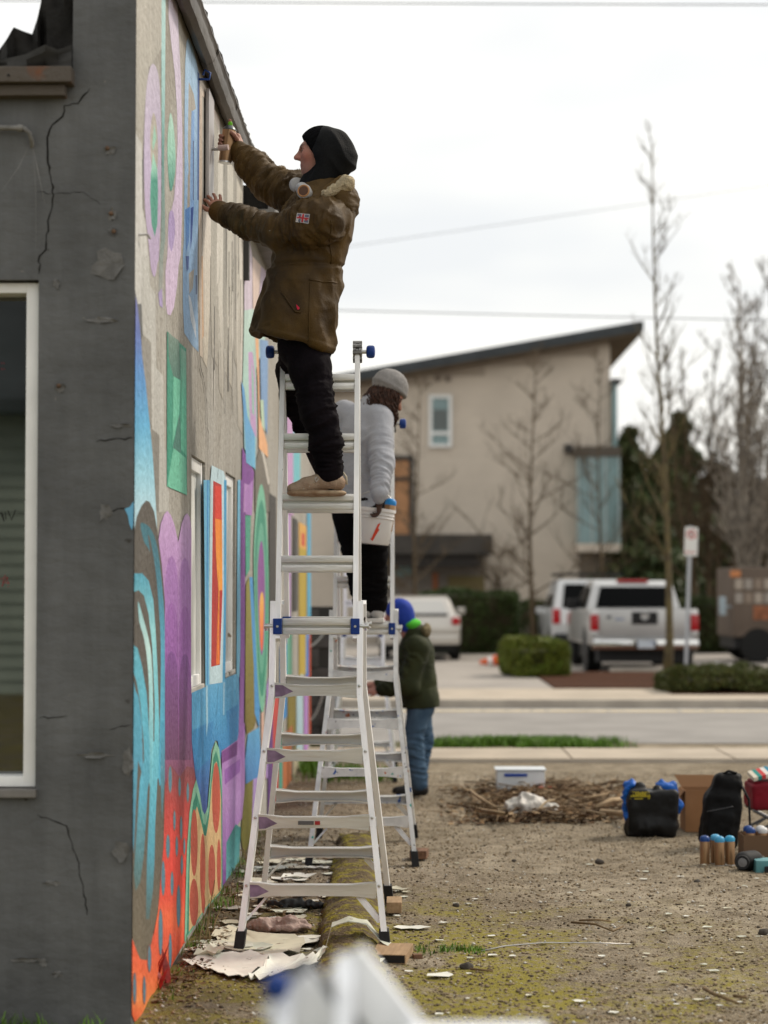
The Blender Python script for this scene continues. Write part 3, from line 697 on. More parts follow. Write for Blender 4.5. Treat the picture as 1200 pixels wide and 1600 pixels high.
paint(zz(z4, (513, 450), (524, 460), (520, 1250), (512, 1250)), (52, 92, 158))
paint(zz(z4, (435, 1310), (466, 1290), (460, 1500), (440, 1590)), (76, 128, 194))
paint(zz(z4, (470, 1300), (488, 1290), (478, 1500), (468, 1560)), (28, 72, 150))
paint(zz(z5, (438, 0), (460, 0), (456, 80), (445, 100)), (32, 76, 150)); paint(zz(z5, (500, 120), (510, 120), (509, 240), (502, 240)), (40, 70, 120))
paint(zz(z5, (455, 240), (470, 260), (500, 420), (505, 520), (470, 400)), (196, 208, 222))
# brushed strips where the straightedge is being worked
def strip(pts, c): paint(pts, c)
strip(zz(z4, (526, 490), (582, 570), (588, 640), (542, 600), (540, 1600)) + zz(z5, (541, 0), (546, 640), (526, 620), (520, 0)), [(120, (226, 220, 212)), (160, (212, 190, 172)), (560, (206, 190, 172))])
strip(zz(z4, (588, 640), (650, 730), (655, 1300), (600, 1600)) + zz(z5, (594, 0), (590, 300), (572, 700), (548, 650), (542, 0)) + zz(z4, (545, 1300), (586, 1300)), [(160, (228, 214, 204)), (330, (238, 230, 220)), (570, (196, 186, 168))])
strip(zz(z5, (536, 0), (546, 0), (552, 500), (542, 520)), (208, 168, 132)); strip(zz(z4, (586, 690), (592, 690), (594, 900), (588, 900)), (170, 120, 96))
edges = [(598, 642, (176, 171, 160), 690), (642, 674, (214, 209, 198), 900), (674, 700, (150, 146, 136), 760), (700, 736, (205, 200, 188), 840), (736, 758, (158, 153, 143), 700), (758, 796, (206, 200, 188), 1120)]
for i, (a, c_, colr, bot) in enumerate(edges):
    top = 700 + (a - 600) * 2.62
    strip(zz(z4, (a, top), (c_, top + (c_ - a) * 2.5), (c_ + 2, 1600)) + zz(z5, (c_ + 4, bot * .5), (c_ - 2, bot), (a + 6, bot - 60), (a - 3, bot * .4)) + zz(z4, (a - 1, 1400)), [(170, colr), (400, colr), (400 + bot / 4 * .75, tuple(.5 * (x + y) for x, y in zip(colr, CO))), (400 + bot / 4, CO)])
for k in range(26):                                              # bristle streaks
    x = random.uniform(600, 790); y = random.uniform(100, 1000); c_ = random.choice([(96, 91, 84), (128, 122, 112), (226, 221, 212), (232, 226, 216)])
    strip(zz(z5, (x, y - 400 + 0), (x + 4, y - 400), (x + 3 + random.uniform(-4, 4), y), (x + random.uniform(-4, 4), y)), c_)
# green facets
paint(zz(z5, (320, 470), (440, 580), (445, 1495), (320, 1440)), [(520, (72, 150, 128)), (700, (58, 158, 132)), (770, (60, 160, 135))])
paint(zz(z5, (326, 480), (395, 530), (404, 770), (360, 755), (330, 640)), [(520, (122, 146, 134)), (590, (88, 128, 116))])
paint(zz(z5, (405, 570), (438, 600), (442, 1250), (408, 1210)), [(540, (130, 168, 152)), (620, (92, 186, 156)), (700, (98, 190, 160))])
paint(zz(z5, (360, 750), (404, 780), (396, 980), (355, 1180)), (116, 202, 172)); paint(zz(z5, (400, 980), (406, 1230), (355, 1200)), (74, 128, 116))
paint(zz(z5, (360, 1200), (436, 1262), (443, 1492), (320, 1440)), (118, 204, 174))
# blue spike and brown dome with running cyan
paint(zz(z5, (100, 210), (118, 240), (132, 290), (150, 450), (165, 640), (186, 800), (206, 1000), (226, 1200), (240, 1400)) + zz(z6, (212, 100), (222, 280), (205, 200), (100, 290), (60, 290)) + zz(z5, (95, 1400)), [(455, (128, 128, 188)), (520, (96, 118, 190)), (580, (84, 146, 212)), (660, (92, 178, 224)), (730, (150, 212, 236)), (790, (188, 228, 244))])
DOME = zz(z6, (60, 330), (92, 262), (110, 200), (135, 140), (160, 110), (180, 116), (205, 170), (225, 290), (245, 450), (262, 650), (272, 850), (276, 1050), (270, 1300), (263, 1598)) + zz(z7, (262, 500), (255, 650), (240, 820), (225, 1000), (205, 1100), (190, 1180), (165, 1270), (130, 1265), (110, 1220), (60, 1190))
paint(zz(z7, (60, 1150), (369, 1150), (369, 1172), (330, 1240), (300, 1300), (240, 1400), (180, 1480), (130, 1580), (100, 1600), (60, 1600)), [(1465, (238, 86, 54)), (1524, (244, 108, 62)), (1567, (250, 146, 80)), (1600, (234, 92, 50))])
paint(DOME, [(780, (86, 80, 72)), (1200, (92, 85, 76)), (1500, (112, 103, 86))])
paint(spl(zz(z6, (130, 240), (150, 232), (185, 260), (215, 330), (235, 450), (255, 650), (264, 850), (268, 1000), (262, 1300), (250, 1598), (228, 1598), (238, 1200), (240, 900), (230, 700), (205, 480), (180, 380), (150, 330)), 3), [(820, (46, 112, 128)), (900, (56, 126, 148)), (1010, (82, 170, 202)), (1200, (72, 172, 208))])
paint(spl(zz(z6, (172, 300), (186, 330), (211, 480), (226, 640), (235, 800), (222, 700), (196, 480)), 3), (80, 74, 66))
S2 = zz(z6, (80, 500), (140, 500), (175, 540), (200, 640), (212, 800), (222, 1000), (232, 1300), (228, 1598)) + zz(z7, (222, 300), (210, 550), (206, 750), (200, 880), (178, 1050), (160, 1050), (165, 750), (178, 450), (190, 100)) + zz(z6, (205, 1400), (208, 1200), (195, 900), (175, 720), (150, 620), (120, 590), (80, 600))
paint(S2, [(895, (72, 162, 190)), (985, (150, 216, 224)), (1130, (112, 202, 222)), (1330, (80, 168, 196)), (1440, (84, 108, 108))])
paint(spl(zz(z6, (118, 650), (140, 720), (170, 830), (190, 950), (199, 1200), (197, 1598), (174, 1598), (178, 1200), (170, 1000), (150, 850), (125, 760)), 3), [(940, (150, 210, 220)), (1010, (196, 232, 230)), (1200, (110, 195, 215))])
paint(zz(z6, (80, 890), (115, 900), (140, 1000), (165, 1150), (180, 1400), (182, 1598)) + zz(z7, (170, 350), (150, 700), (130, 850), (105, 900), (95, 800), (112, 550), (128, 300)) + zz(z6, (150, 1500), (148, 1400), (130, 1200), (110, 1080), (80, 1000)), [(1010, (96, 190, 214)), (1250, (84, 174, 204)), (1390, (82, 112, 112))])
paint(zz(z6, (80, 1080), (120, 1160), (138, 1300), (146, 1598)) + zz(z7, (118, 200), (104, 500), (95, 700), (80, 600)) + zz(z6, (80, 1400)), [(1070, (80, 172, 204)), (1340, (78, 150, 180))])
paint(zz(z7, (240, 0), (264, 0), (262, 300), (246, 520), (238, 300)), [(1130, (72, 166, 204)), (1280, (80, 120, 130))])
# lilac scallops running into red
SCO = zz(z6, (228, 320), (240, 235), (258, 185), (275, 165), (295, 190), (315, 245), (334, 335), (352, 235), (368, 192), (382, 178), (396, 200), (405, 260), (404, 600), (400, 1000), (408, 1200), (430, 1500)) + zz(z7, (432, 300), (400, 420), (262, 420)) + zz(z6, (262, 1500), (270, 1300), (276, 1050), (272, 850), (262, 650), (245, 450))
paint(SCO, [(798, (204, 170, 216)), (860, (196, 154, 210)), (1100, (150, 95, 165)), (1250, (130, 66, 84))])
def lobes(yl, yr, y1, c, c2):
    for (x0, x1, yp) in ((262, 333, yl), (337, 403, yr)):
        xm = (x0 + x1) / 2; h = 150
        paint(zz(z6, (x0, yp + h), (x0 + 8, yp + 70), (xm - 16, yp + 18), (xm, yp), (xm + 16, yp + 18), (x1 - 8, yp + 70), (x1, yp + h), (x1, y1), (x0, y1)), [(750 + yp / 3.43, c), (750 + y1 / 3.43, c2)])
lobes(405, 415, 900, (172, 124, 192), (168, 112, 186)); lobes(655, 672, 1150, (158, 100, 178), (150, 88, 168)); lobes(915, 930, 1500, (130, 74, 152), (108, 60, 100))
RED_ = zz(z7, (262, 330), (300, 230), (340, 290), (380, 230), (415, 240), (432, 310), (400, 420), (385, 600), (372, 850), (369, 1178), (193, 1178), (225, 1005), (240, 820), (255, 650))
paint(RED_, [(1195, (126, 64, 78)), (1250, (184, 64, 60)), (1320, (226, 66, 56)), (1395, (234, 72, 54)), (1436, (246, 112, 66)), (1465, (238, 86, 54)), (1524, (244, 108, 62)), (1567, (250, 146, 80)), (1600, (234, 92, 50))])
for (x, y, a, c_) in [(290, 300, 9, 70), (278, 660, 9, 60), (300, 860, 7, 60), (252, 830, 9, 90), (335, 980, 9, 110), (238, 1120, 10, 120), (290, 1220, 7, 90), (352, 760, 5, 50), (325, 660, 5, 50), (178, 1260, 8, 70), (340, 340, 6, 50), (384, 370, 6, 50), (98, 1420, 7, 80), (150, 1430, 6, 70), (312, 520, 5, 50), (348, 560, 5, 60), (365, 660, 4, 40)]:
    paint([z7(*p) for p in ellp(x, y, a + 3, c_ + 8, 14)], (150, 104, 96)); paint([z7(*p) for p in ellp(x, y, a, c_, 14)], (84, 132, 154))
# blue field, window pier, orange panel
paint(zz(z6, (405, 1140), (480, 1108), (484, 1098), (568, 1086), (592, 1060), (640, 1040), (658, 1045), (662, 1300), (652, 1402), (565, 1450), (560, 1500), (545, 1400), (532, 1395), (510, 1450), (498, 1598)) + zz(z7, (495, 330), (485, 480), (470, 500), (445, 380), (428, 305), (415, 200), (405, 100)), [(1052, (98, 176, 220)), (1130, (66, 156, 210)), (1175, (46, 134, 198)), (1270, (62, 90, 168))])
paint(zz(z6, (406, 1350), (522, 1290), (506, 1490), (432, 1560)), (44, 138, 198)); paint(zz(z6, (408, 1240), (480, 1200), (484, 1300), (408, 1340)), (84, 168, 216)); paint(zz(z6, (590, 1240), (655, 1200), (655, 1390), (600, 1420)), (52, 140, 202))
paint(zz(z6, (480, 1100), (490, 1098), (492, 1300), (484, 1380)), (166, 210, 232)); paint(zz(z6, (574, 1086), (583, 1082), (580, 1260), (573, 1260)), (156, 204, 232))
paint(zz(z5, (597, 1308), (672, 1345)) + zz(z6, (590, 0), (590, 600), (572, 1084), (500, 1096), (498, 600), (505, 0)), (198, 224, 234))
paint(zz(z6, (468, 0), (502, 0), (498, 600), (500, 1096), (478, 1104), (474, 500)), (112, 188, 226)); paint(zz(z6, (488, 0), (494, 0), (490, 600), (492, 1096), (486, 1098), (484, 500)), (60, 140, 205))
paint(zz(z6, (578, 0), (592, 0), (590, 600), (585, 1080), (570, 1086), (578, 600)), (74, 164, 214))
paint(zz(z6, (652, 0), (668, 0), (666, 900), (660, 1060), (645, 1042), (648, 600)), (122, 192, 226))
paint(zz(z6, (520, 4), (565, 26), (570, 600), (556, 990), (509, 1001), (514, 500)), (188, 44, 36)); paint(zz(z6, (531, 30), (565, 36), (566, 212), (530, 205)), (226, 64, 46))
paint(zz(z6, (530, 206), (567, 214), (569, 590), (553, 592), (552, 820), (555, 985), (536, 990), (548, 600), (535, 400)), [(810, (248, 140, 50)), (900, (250, 164, 58)), (1040, (246, 122, 40))])
# teal peaks with rust ovals
paint(zz(z7, (365, 1172), (372, 900), (378, 680), (392, 480), (410, 360), (428, 300), (448, 380), (462, 470), (475, 490), (490, 450), (503, 300), (515, 160), (533, 95), (553, 140), (565, 260), (570, 330), (572, 895), (480, 995)), (138, 198, 168))
paint(zz(z7, (378, 1140), (382, 900), (392, 600), (410, 430), (430, 370), (448, 440), (468, 540), (480, 545), (495, 470), (508, 300), (520, 190), (535, 145), (550, 200), (560, 300), (568, 400), (570, 893), (480, 988)), (44, 142, 118))
paint(zz(z7, (388, 1120), (392, 800), (400, 620), (415, 500), (432, 445), (450, 510), (470, 600), (482, 605), (498, 500), (512, 320), (525, 220), (538, 205), (550, 260), (562, 400), (564, 893), (480, 986)), (222, 186, 134))
for (x, y, a, c_) in [(417, 640, 19, 180), (416, 960, 24, 128), (463, 780, 15, 190), (535, 400, 22, 190), (512, 790, 19, 140), (550, 760, 11, 140), (466, 960, 10, 60)]:
    paint([z7(*p) for p in ellp(x, y, a, c_, 18)], [(1150, (206, 84, 58)), (1480, (178, 82, 64))])
# purple arm
paint(zz(z7, (570, 895), (568, 330), (565, 150), (650, 90), (665, 0), (690, 0), (690, 300), (682, 500), (640, 560), (600, 640), (586, 870)), [(1130, (172, 116, 194)), (1250, (184, 142, 204)), (1390, (128, 72, 152))])
paint(zz(z7, (566, 155), (650, 95), (648, 170), (568, 215)), (124, 62, 140)); paint(zz(z7, (580, 250), (665, 190), (664, 260), (582, 330)), (150, 92, 178))
paint(zz(z6, (666, 0), (692, 0), (690, 900), (684, 1300), (678, 1540), (655, 1420), (666, 900)), [(750, (132, 66, 158)), (1000, (126, 66, 152)), (1180, (170, 116, 192))])
paint(zz(z5, (788, 1195), (862, 1350), (850, 1600), (785, 1600)), (134, 66, 158)); paint(zz(z5, (800, 1420), (852, 1440), (846, 1600), (795, 1600)), (192, 142, 208))
paint(zz(z6, (690, 60), (732, 0), (728, 190), (694, 185)), (184, 130, 204))
paint(zz(z6, (692, 190), (722, 190), (716, 480), (695, 520)), (72, 168, 142))
paint(zz(z6, (696, 560), (712, 520), (735, 700), (760, 1000), (766, 1200), (740, 1330), (700, 1362), (690, 1300)), [(900, (150, 146, 60)), (1130, (128, 112, 36))])
paint(zz(z6, (714, 520), (732, 520), (746, 800), (772, 1200), (768, 1330), (742, 1250), (738, 1000)), (72, 152, 212))
paint(zz(z6, (706, 1362), (770, 1322), (776, 1598)) + zz(z7, (772, 300), (700, 460), (690, 200)), [(1140, (92, 168, 216)), (1260, (66, 124, 196))])
paint(zz(z7, (690, 330), (735, 300), (722, 700), (682, 790), (668, 600)), (124, 118, 42)); paint(zz(z7, (590, 640), (640, 540), (668, 560), (654, 820), (588, 868)), [(1290, (40, 122, 122)), (1380, (110, 180, 190))])
paint(zz(z7, (735, 300), (760, 290), (750, 420), (725, 600)), (176, 148, 206))
# dark arch, green oval
paint(zz(z5, (868, 1300), (900, 1195), (925, 1230), (958, 1430), (968, 1600), (868, 1600)), (116, 109, 98)); paint(zz(z5, (900, 1195), (925, 1225), (960, 1420), (950, 1430), (915, 1250)), (214, 208, 198))
ov = spl(zz(z6, (778, 22), (800, 120), (815, 400), (818, 700), (810, 1000), (795, 1200), (780, 1245), (764, 1150), (750, 900), (740, 600), (738, 350), (755, 120)))
def shrink(p, k, cx, cy): return [(cx + (a - cx) * k, cy + (c_ - cy) * k) for a, c_ in p]
cx_, cy_ = z6(778, 630)
paint(ov, (122, 192, 162)); paint(shrink(ov, .86, cx_, cy_), (54, 146, 120)); paint(shrink(ov, .66, cx_, cy_), (98, 172, 146)); paint(shrink(ov, .5, cx_, cy_), (140, 78, 152))
paint(spl(zz(z6, (780, 600), (792, 660), (786, 890), (774, 890), (768, 680))), [(925, (250, 196, 90)), (1010, (236, 100, 50))])
paint(zz(z6, (778, 1250), (790, 1240), (800, 1598), (780, 1598)), (226, 184, 166)); paint(zz(z6, (806, 1100), (822, 1050), (820, 1598), (802, 1598)), (178, 148, 208)); paint(zz(z6, (820, 920), (845, 900), (840, 1090), (822, 1080)), (40, 140, 120))
# rear bay, pastel
paint(zz(z4, (800, 1440), (830, 1480), (850, 1600)) + zz(z5, (852, 340), (800, 340)), (214, 200, 216)); paint(zz(z5, (852, 0), (905, 60), (880, 420), (856, 400)), (232, 208, 196)); paint(zz(z5, (905, 60), (950, 110), (930, 500), (885, 420)), (206, 190, 214))
paint(zz(z5, (800, 340), (856, 330), (940, 420), (930, 540), (875, 700), (880, 1000), (870, 1340), (800, 1200), (790, 800)), [(490, (196, 222, 212)), (620, (170, 208, 196)), (720, (150, 200, 214))])
paint(zz(z5, (825, 600), (852, 600), (870, 770), (876, 1130), (842, 1120), (830, 900)), (202, 162, 208)); paint(zz(z5, (846, 660), (860, 780), (862, 1000), (850, 980)), (150, 206, 182))
paint(zz(z5, (782, 780), (800, 830), (820, 1000), (866, 1120), (868, 1330), (812, 1290), (800, 1050)), [(600, (92, 156, 214)), (720, (110, 186, 226))])
paint(zz(z5, (866, 480), (890, 500), (896, 1000), (946, 1180), (950, 1262), (892, 1200), (885, 800)), (240, 180, 130)); paint(zz(z5, (896, 520), (950, 530), (945, 1120), (908, 1000)), (128, 164, 208)); paint(zz(z5, (900, 900), (920, 900), (930, 1100), (910, 1060)), (196, 220, 190))
# columns towards the far end
far = [(436, 446, 560, 720, (196, 222, 214)), (447, 457, 560, 800, (204, 160, 206)), (457, 468, 560, 780, (116, 196, 206)), (486, 490, 700, 800, (86, 160, 214)), (445, 453, 800, 1010, (190, 150, 206)), (466, 478, 815, 960, (226, 172, 84)), (470, 475, 832, 852, (204, 70, 50)), (466, 478, 855, 1060, (186, 160, 50)),
       (479, 486, 780, 1000, (88, 176, 214)), (477, 481, 990, 1060, (70, 130, 210)), (482, 487, 990, 1160, (212, 86, 52)), (448, 461, 1070, 1200, (152, 134, 44)), (462, 472, 1060, 1190, (174, 204, 216)), (474, 480, 1060, 1180, (172, 122, 194)), (434, 440, 1130, 1250, (66, 160, 140)), (440, 456, 1150, 1240, (190, 110, 62)), (436, 447, 1010, 1130, (60, 140, 205)), (425, 434, 1080, 1260, (206, 70, 60)), (417, 425, 1100, 1280, (100, 60, 130)), (447, 455, 990, 1060, (110, 180, 150)),
       (454, 458, 1160, 1225, (110, 100, 90)), (457, 466, 1180, 1215, (214, 200, 170))]
for (a, c_, y0, y1, cc) in far:
    k = 900
    def yy(x, y): return 925 + (y - 925) * (640 - x) / (640 - a)
    paint([(a, y0), (c_, yy(c_, y0)), (c_, yy(c_, y1)), (a, y1)], cc)
for (a, c_, y0, y1) in ((456.5, 463.5, 808, 955), (489, 491, 800, 1000), (419, 430, 770, 1085)):  # dark window, arch edge, and a recess whose shade is painted as a column
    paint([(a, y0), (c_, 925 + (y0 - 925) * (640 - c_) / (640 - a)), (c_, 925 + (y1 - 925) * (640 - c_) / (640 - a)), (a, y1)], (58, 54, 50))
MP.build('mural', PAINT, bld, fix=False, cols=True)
# long cracks down the painted render
q = MB()
for pts, w in ((zz(z5, (645, 60), (635, 330), (655, 650), (655, 1000), (640, 1250), (632, 1400)), .010), (zz(z5, (735, 0), (722, 330), (715, 600)), .010), (zz(z5, (515, 300), (520, 650), (550, 800), (565, 950), (575, 1150), (582, 1400)), .012),
               (zz(z5, (770, 0), (760, 300)), .012), (zz(z5, (790, 650), (785, 1000)), .008), (zz(z5, (730, 850), (740, 1150)), .007), (zz(z5, (390, 520), (405, 800), (400, 1100), (385, 1500)), .006), (zz(z4, (672, 980), (674, 1250)), .010),
               (zz(z4, (524, 440), (526, 500), (524, 900)), .007), (zz(z6, (100, 500), (95, 900), (88, 1400)), .005), (zz(z6, (325, 200), (330, 340)), .007), (zz(z6, (545, 1090), (540, 1200), (530, 1340)), .010), (zz(z6, (548, 480), (545, 800), (540, 990)), .009), (zz(z4, (780, 1100), (776, 1400)), .008)):
    P = jag(pts, 9, .8); ribbon(q, P, w * .5, X=WX, off=.0066)
tag(q.build('cracks', CRACK, bld, fix=False), kind='stuff')
# blue overspray lapping round the corner
q = MB(); P = [at(a, c_, WY0) + Vector((0, -.0015, 0)) for a, c_ in [(209, 783), (203, 792), (195, 795), (200, 806), (202, 818), (206, 828), (208, 820)]]
q.add(P, [tuple(range(len(P)))]); q.build('overspray', mat('blue_spray', hexc(112, 180, 218)), bld, fix=False)

# low dark block wall past the mural, with a white chalk arc
lw = thing('block_wall', (-.85, 20.4, 0), 'low dark grey block wall past the far end of the mural', 'wall')
BLK = mat('dark_block', (.085, .08, .078), .9, var=.25, scale=6, bump=.5, bscale=40)
MB().box((-2.0, 20.33, 0), (-.72, 20.55, 1.42)).build('mortar', mat('dark_mortar', (.05, .048, .045), .95), lw)
blk = None
for r_ in range(7):
    for c_ in range(4):
        x = -2.0 + c_ * .4 + (.2 if r_ % 2 else 0) - .12
        if x + .39 > -.7: continue
        o = MB().bbox((x + .005, 20.31, r_ * .2 + .005), (x + .393, 20.5, r_ * .2 + .193), .008).build('block', BLK, lw)
q = MB(); P = [at(484 + 34 * t, 1010 - 16 * t - 26 * t * t, 20.305) for t in np.linspace(0, 1, 9)]; q.tube(P, .018, 5, flat=.2)
P = [at(484 + 26 * t, 1125 - 12 * t - 50 * t * t, 20.305) for t in np.linspace(0, 1, 9)]; q.tube(P, .018, 5, flat=.2); q.build('chalk_arc', mat('chalk', (.6, .6, .58), .9), lw)

# ================================================================== LADDERS
ALU = mat('brushed_aluminium', (.88, .875, .865), .34, metal=.25, var=.10, scale=14, stretch=(1, 1, .15), bump=.15, bscale=80, speck=[((.07, .065, .06), 46, .745), ((.42, .34, .44), 9, .74)])
ALU2 = mat('splashed_aluminium', (.70, .70, .69), .45, metal=.3, var=.15, scale=12, speck=[((.03, .12, .42), 17, .66), ((.55, .16, .05), 13, .70), ((.03, .35, .28), 11, .70), ((.75, .75, .73), 23, .66), ((.05, .05, .05), 30, .70)])
ALUW = mat('white_aluminium', (.86, .88, .92), .4, metal=.1, var=.08, scale=12, speck=[((.1, .1, .1), 40, .74)])
BLUE = mat('blue_plastic', (.012, .045, .22), .4, var=.1, scale=20)
RUBB = mat('black_rubber', (.018, .018, .019), .75, var=.2, scale=30)
RIVET = mat('rivet_steel', (.55, .55, .54), .35, metal=.8)
ALUS = mat('step_aluminium', (.70, .685, .66), .33, metal=.6, var=.10, scale=14, stretch=(.15, 1, 1), bump=.15, bscale=80, speck=[((.05, .045, .04), 50, .745)])
SPRAY = mat('purple_overspray', (.22, .16, .24), .6, var=.3, scale=20)
def make_ladder(name, loc, label, sc=1.0, low=None, up=None, rz=0.0, detail=True, knobblue=True):
    """articulated trestle ladder: local x across, y towards the far legs, z up; hinge over the origin"""
    low = low or ALU; up = up or ALU
    L = thing(name, loc, label, 'ladder', 'aluminium trestle ladders along the mural', rz)
    HZ, RUN, HW, FW, SPLIT = 2.72 * sc, .70 * sc, .178 * sc, .322 * sc, 1.47 * sc
    zs = [(.255 + .2895 * i) * sc for i in range(9)]
    def w_in(z): return HW
    def w_out(z):                                            # flared lower section
        k = 1.10 * sc
        return HW + .022 * sc if z > k else HW + .022 * sc + (FW - HW - .022 * sc) * (k - z) / k
    for side in (-1, 1):                                     # front (-1) and rear (+1) frames
        yy = lambda z: side * RUN * (1 - z / HZ)
        slope = Vector((0, -side * RUN / HZ, 1)).normalized(); nrm = Vector((0, slope.z, -slope.y)) * .033 * sc
        for sx in (-1, 1):
            MB().bar([(sx * HW, yy(z), z) for z in (SPLIT - .12 * sc, HZ + .005)], 0, (Vector((.0115 * sc, 0, 0)), nrm)).build('inner_rail', up, L, local=True)
            o = MB().bar([(sx * w_out(z), yy(z), z) for z in (SPLIT + .05 * sc, 1.16 * sc, 1.10 * sc, 1.04 * sc, .05)], 0, (Vector((.0135 * sc, 0, 0)), nrm * 1.12)).build('outer_rail', low, L, local=True)
            z = .0; zf = -.006
            MB().bar([(sx * w_out(.08), yy(.085 * sc), .085 * sc), (sx * w_out(.0) * 1.004, yy(.0), zf)], 0, (Vector((.022 * sc, 0, 0)), Vector((0, .045 * sc, 0)))).build('foot', RUBB, L, local=True)
            # brace from the lowest step to the leg
            MB().bar([(sx * (w_out(zs[0]) - .09 * sc), yy(zs[0]) , zs[0] - .03 * sc), (sx * (w_out(.11 * sc) - .012 * sc), yy(.12 * sc), .12 * sc)], 0, (Vector((.012 * sc, 0, .006 * sc)), Vector((0, .012 * sc, 0)))).build('brace', low, L, local=True)
            # blue lock clamp with its pin
            zc = zs[4]; xo = sx * HW
            lk = MB().bbox((xo - .02 * sc, yy(zc) - side * 0 - .052 * sc, zc - .036 * sc), (xo + .02 * sc, yy(zc) + .052 * sc, zc + .036 * sc), .004).build('lock_clamp', BLUE, L, local=True)
            MB().tube([(xo + sx * .018 * sc, yy(zc) - .03 * sc, zc), (xo + sx * .062 * sc, yy(zc) - .03 * sc, zc)], .012 * sc, 10).tube([(xo + sx * .05 * sc, yy(zc) - .03 * sc, zc - .02 * sc), (xo + sx * .05 * sc, yy(zc) - .03 * sc, zc + .012 * sc)], .009 * sc, 8).tube([(xo, yy(zc) - .0525 * sc, zc), (xo, yy(zc) - .057 * sc, zc)], .006, 8).build('lock_pin', RIVET, lk, local=True, smooth=40)
        for i, z in enumerate(zs):
            y = yy(z); upper = i >= 4
            if upper:
                h = (HW - .0117 * sc) if i > 4 else HW - .021 * sc
                g = MB(); g.bbox((-h, y - .028 * sc, z + .004 * sc), (h, y + .028 * sc, z + .036 * sc), .004); g.bbox((-h, y - .024 * sc, z - .038 * sc), (h, y + .024 * sc, z - .008 * sc), .004)
                g.box((-h, y - .006 * sc, z - .010 * sc), (h, y + .006 * sc, z + .006 * sc)); g.build('rung', (ALUS if up is ALU else up), L, local=True, smooth=30)
            else:
                h = w_out(z) - .014 * sc; g = MB()
                yo = y + side * .034 * sc; yi = y - side * .030 * sc; e_ = side * .004 * sc
                XS = [(-h, .036), (-h + .03 * sc, .034), (-h + .11 * sc, .024), (h - .11 * sc, .024), (h - .03 * sc, .034), (h, .036)]
                def bandv(f_): g.loft([f_(x, a * sc) for x, a in XS])
                bandv(lambda x, a: [Vector((x, yo, z - a)), Vector((x, yo - e_, z - a)), Vector((x, yo - e_, z + a)), Vector((x, yo, z + a))])                       # outer web
                bandv(lambda x, a: [Vector((x, yo + e_ * .4, z + a * .72)), Vector((x, yi, z + a * .72)), Vector((x, yi, z + a * .72 + .005 * sc)), Vector((x, yo + e_ * .4, z + a * .72 + .005 * sc))])   # tread
                bandv(lambda x, a: [Vector((x, yo + e_ * .6, z - a * .80)), Vector((x, yi, z - a * .80)), Vector((x, yi, z - a * .80 - .005 * sc)), Vector((x, yo + e_ * .6, z - a * .80 - .005 * sc))])
                st = g.build('step', ALUS if low is ALU else low, L, local=True)
                if detail and side == -1:
                    yp = yo - .0012; MB().add([(-h + .002, yp, z - .030 * sc), (-h + .03 * sc, yp, z - .028 * sc), (-h + .085 * sc, yp, z - .004 * sc), (-h + .06 * sc, yp, z + .010 * sc), (-h + .03 * sc, yp, z + .028 * sc), (-h + .002, yp, z + .030 * sc)], [(0, 1, 2, 3, 4, 5)]).build('overspray', SPRAY, st, local=True, fix=False)
                if detail and side == -1:
                    for sx in (-1, 1):
                        for dz in (-.022, .022):
                            MB().lathe([(.007 * sc, 0), (.006 * sc, .004), (.001, .005)], 8, Matrix.Translation((sx * (w_out(z) - .002), y - .0385 * sc, z + dz * sc)) @ Matrix.Rotation(math.pi / 2, 4, 'X')).build('rivet', RIVET, st, local=True)
    for sx in (-1, 1):                                       # hinge discs and blue knobs
        hg = MB(); Mx = Matrix.Translation((sx * HW, 0, HZ)) @ Matrix.Rotation(math.pi / 2, 4, 'Y')
        hg.lathe([(.012, -.021), (.045, -.021), (.045, -.008), (.037, -.006), (.037, .006), (.045, .008), (.045, .021), (.012, .021)], 18, Mx)
        for k in range(9):
            a = 2 * math.pi * k / 9; p = Mx @ Vector((.045 * math.cos(a), .045 * math.sin(a), 0)); hg.lathe([(.009, -.022), (.009, .022)], 6, Matrix.Translation(p) @ Matrix.Rotation(math.pi / 2, 4, 'Y'))
        h_ = hg.build('hinge', mat('hinge_steel', (.24, .235, .23), .4, metal=.7, var=.3, scale=30), L, local=True, smooth=30)
        Mk = Matrix.Translation((sx * (HW + .02), 0, HZ)) @ Matrix.Rotation(sx * math.pi / 2, 4, 'Y')
        MB().lathe([(.010, 0), (.010, .026)], 12, Mk).build('knob_shaft', RIVET, h_, local=True, smooth=30)
        MB().lathe([(.018, .022), (.027, .025), (.031, .034), (.031, .052), (.028, .060), (.018, .064), (.004, .065)], 18, Mk).build('knob', BLUE, h_, local=True, smooth=40)
    return L
L1Y = 9.5
lad1 = make_ladder('trestle_ladder', (-.427, L1Y, 0), 'tall clean aluminium trestle ladder nearest the camera, under the man in olive parka', 1.0)
# maker's label on the third step
lb = MB().box((-.07, -.70 * (1 - .545 / 2.72) - .0405, .535), (.0, -.70 * (1 - .545 / 2.72) - .0385, .552)).build('label_sticker', mat('label_grey', (.12, .12, .12), .5), lad1, local=True)
MB().box((.005, -.70 * (1 - .545 / 2.72) - .0405, .535), (.028, -.70 * (1 - .545 / 2.72) - .0385, .552)).build('label_sticker', mat('label_red', (.35, .03, .03), .5), lad1, local=True)
lad2 = make_ladder('trestle_ladder', (-.275, 12.2, 0), 'paint-splashed aluminium trestle ladder carrying the man in grey sweatshirt', .957, low=ALU2, up=ALU, detail=False)
lad3 = make_ladder('trestle_ladder', (-.40, 17.2, 0), 'shorter whitish trestle ladder farthest along the wall beside the person in jeans', .865, low=ALUW, up=ALUW, detail=False)

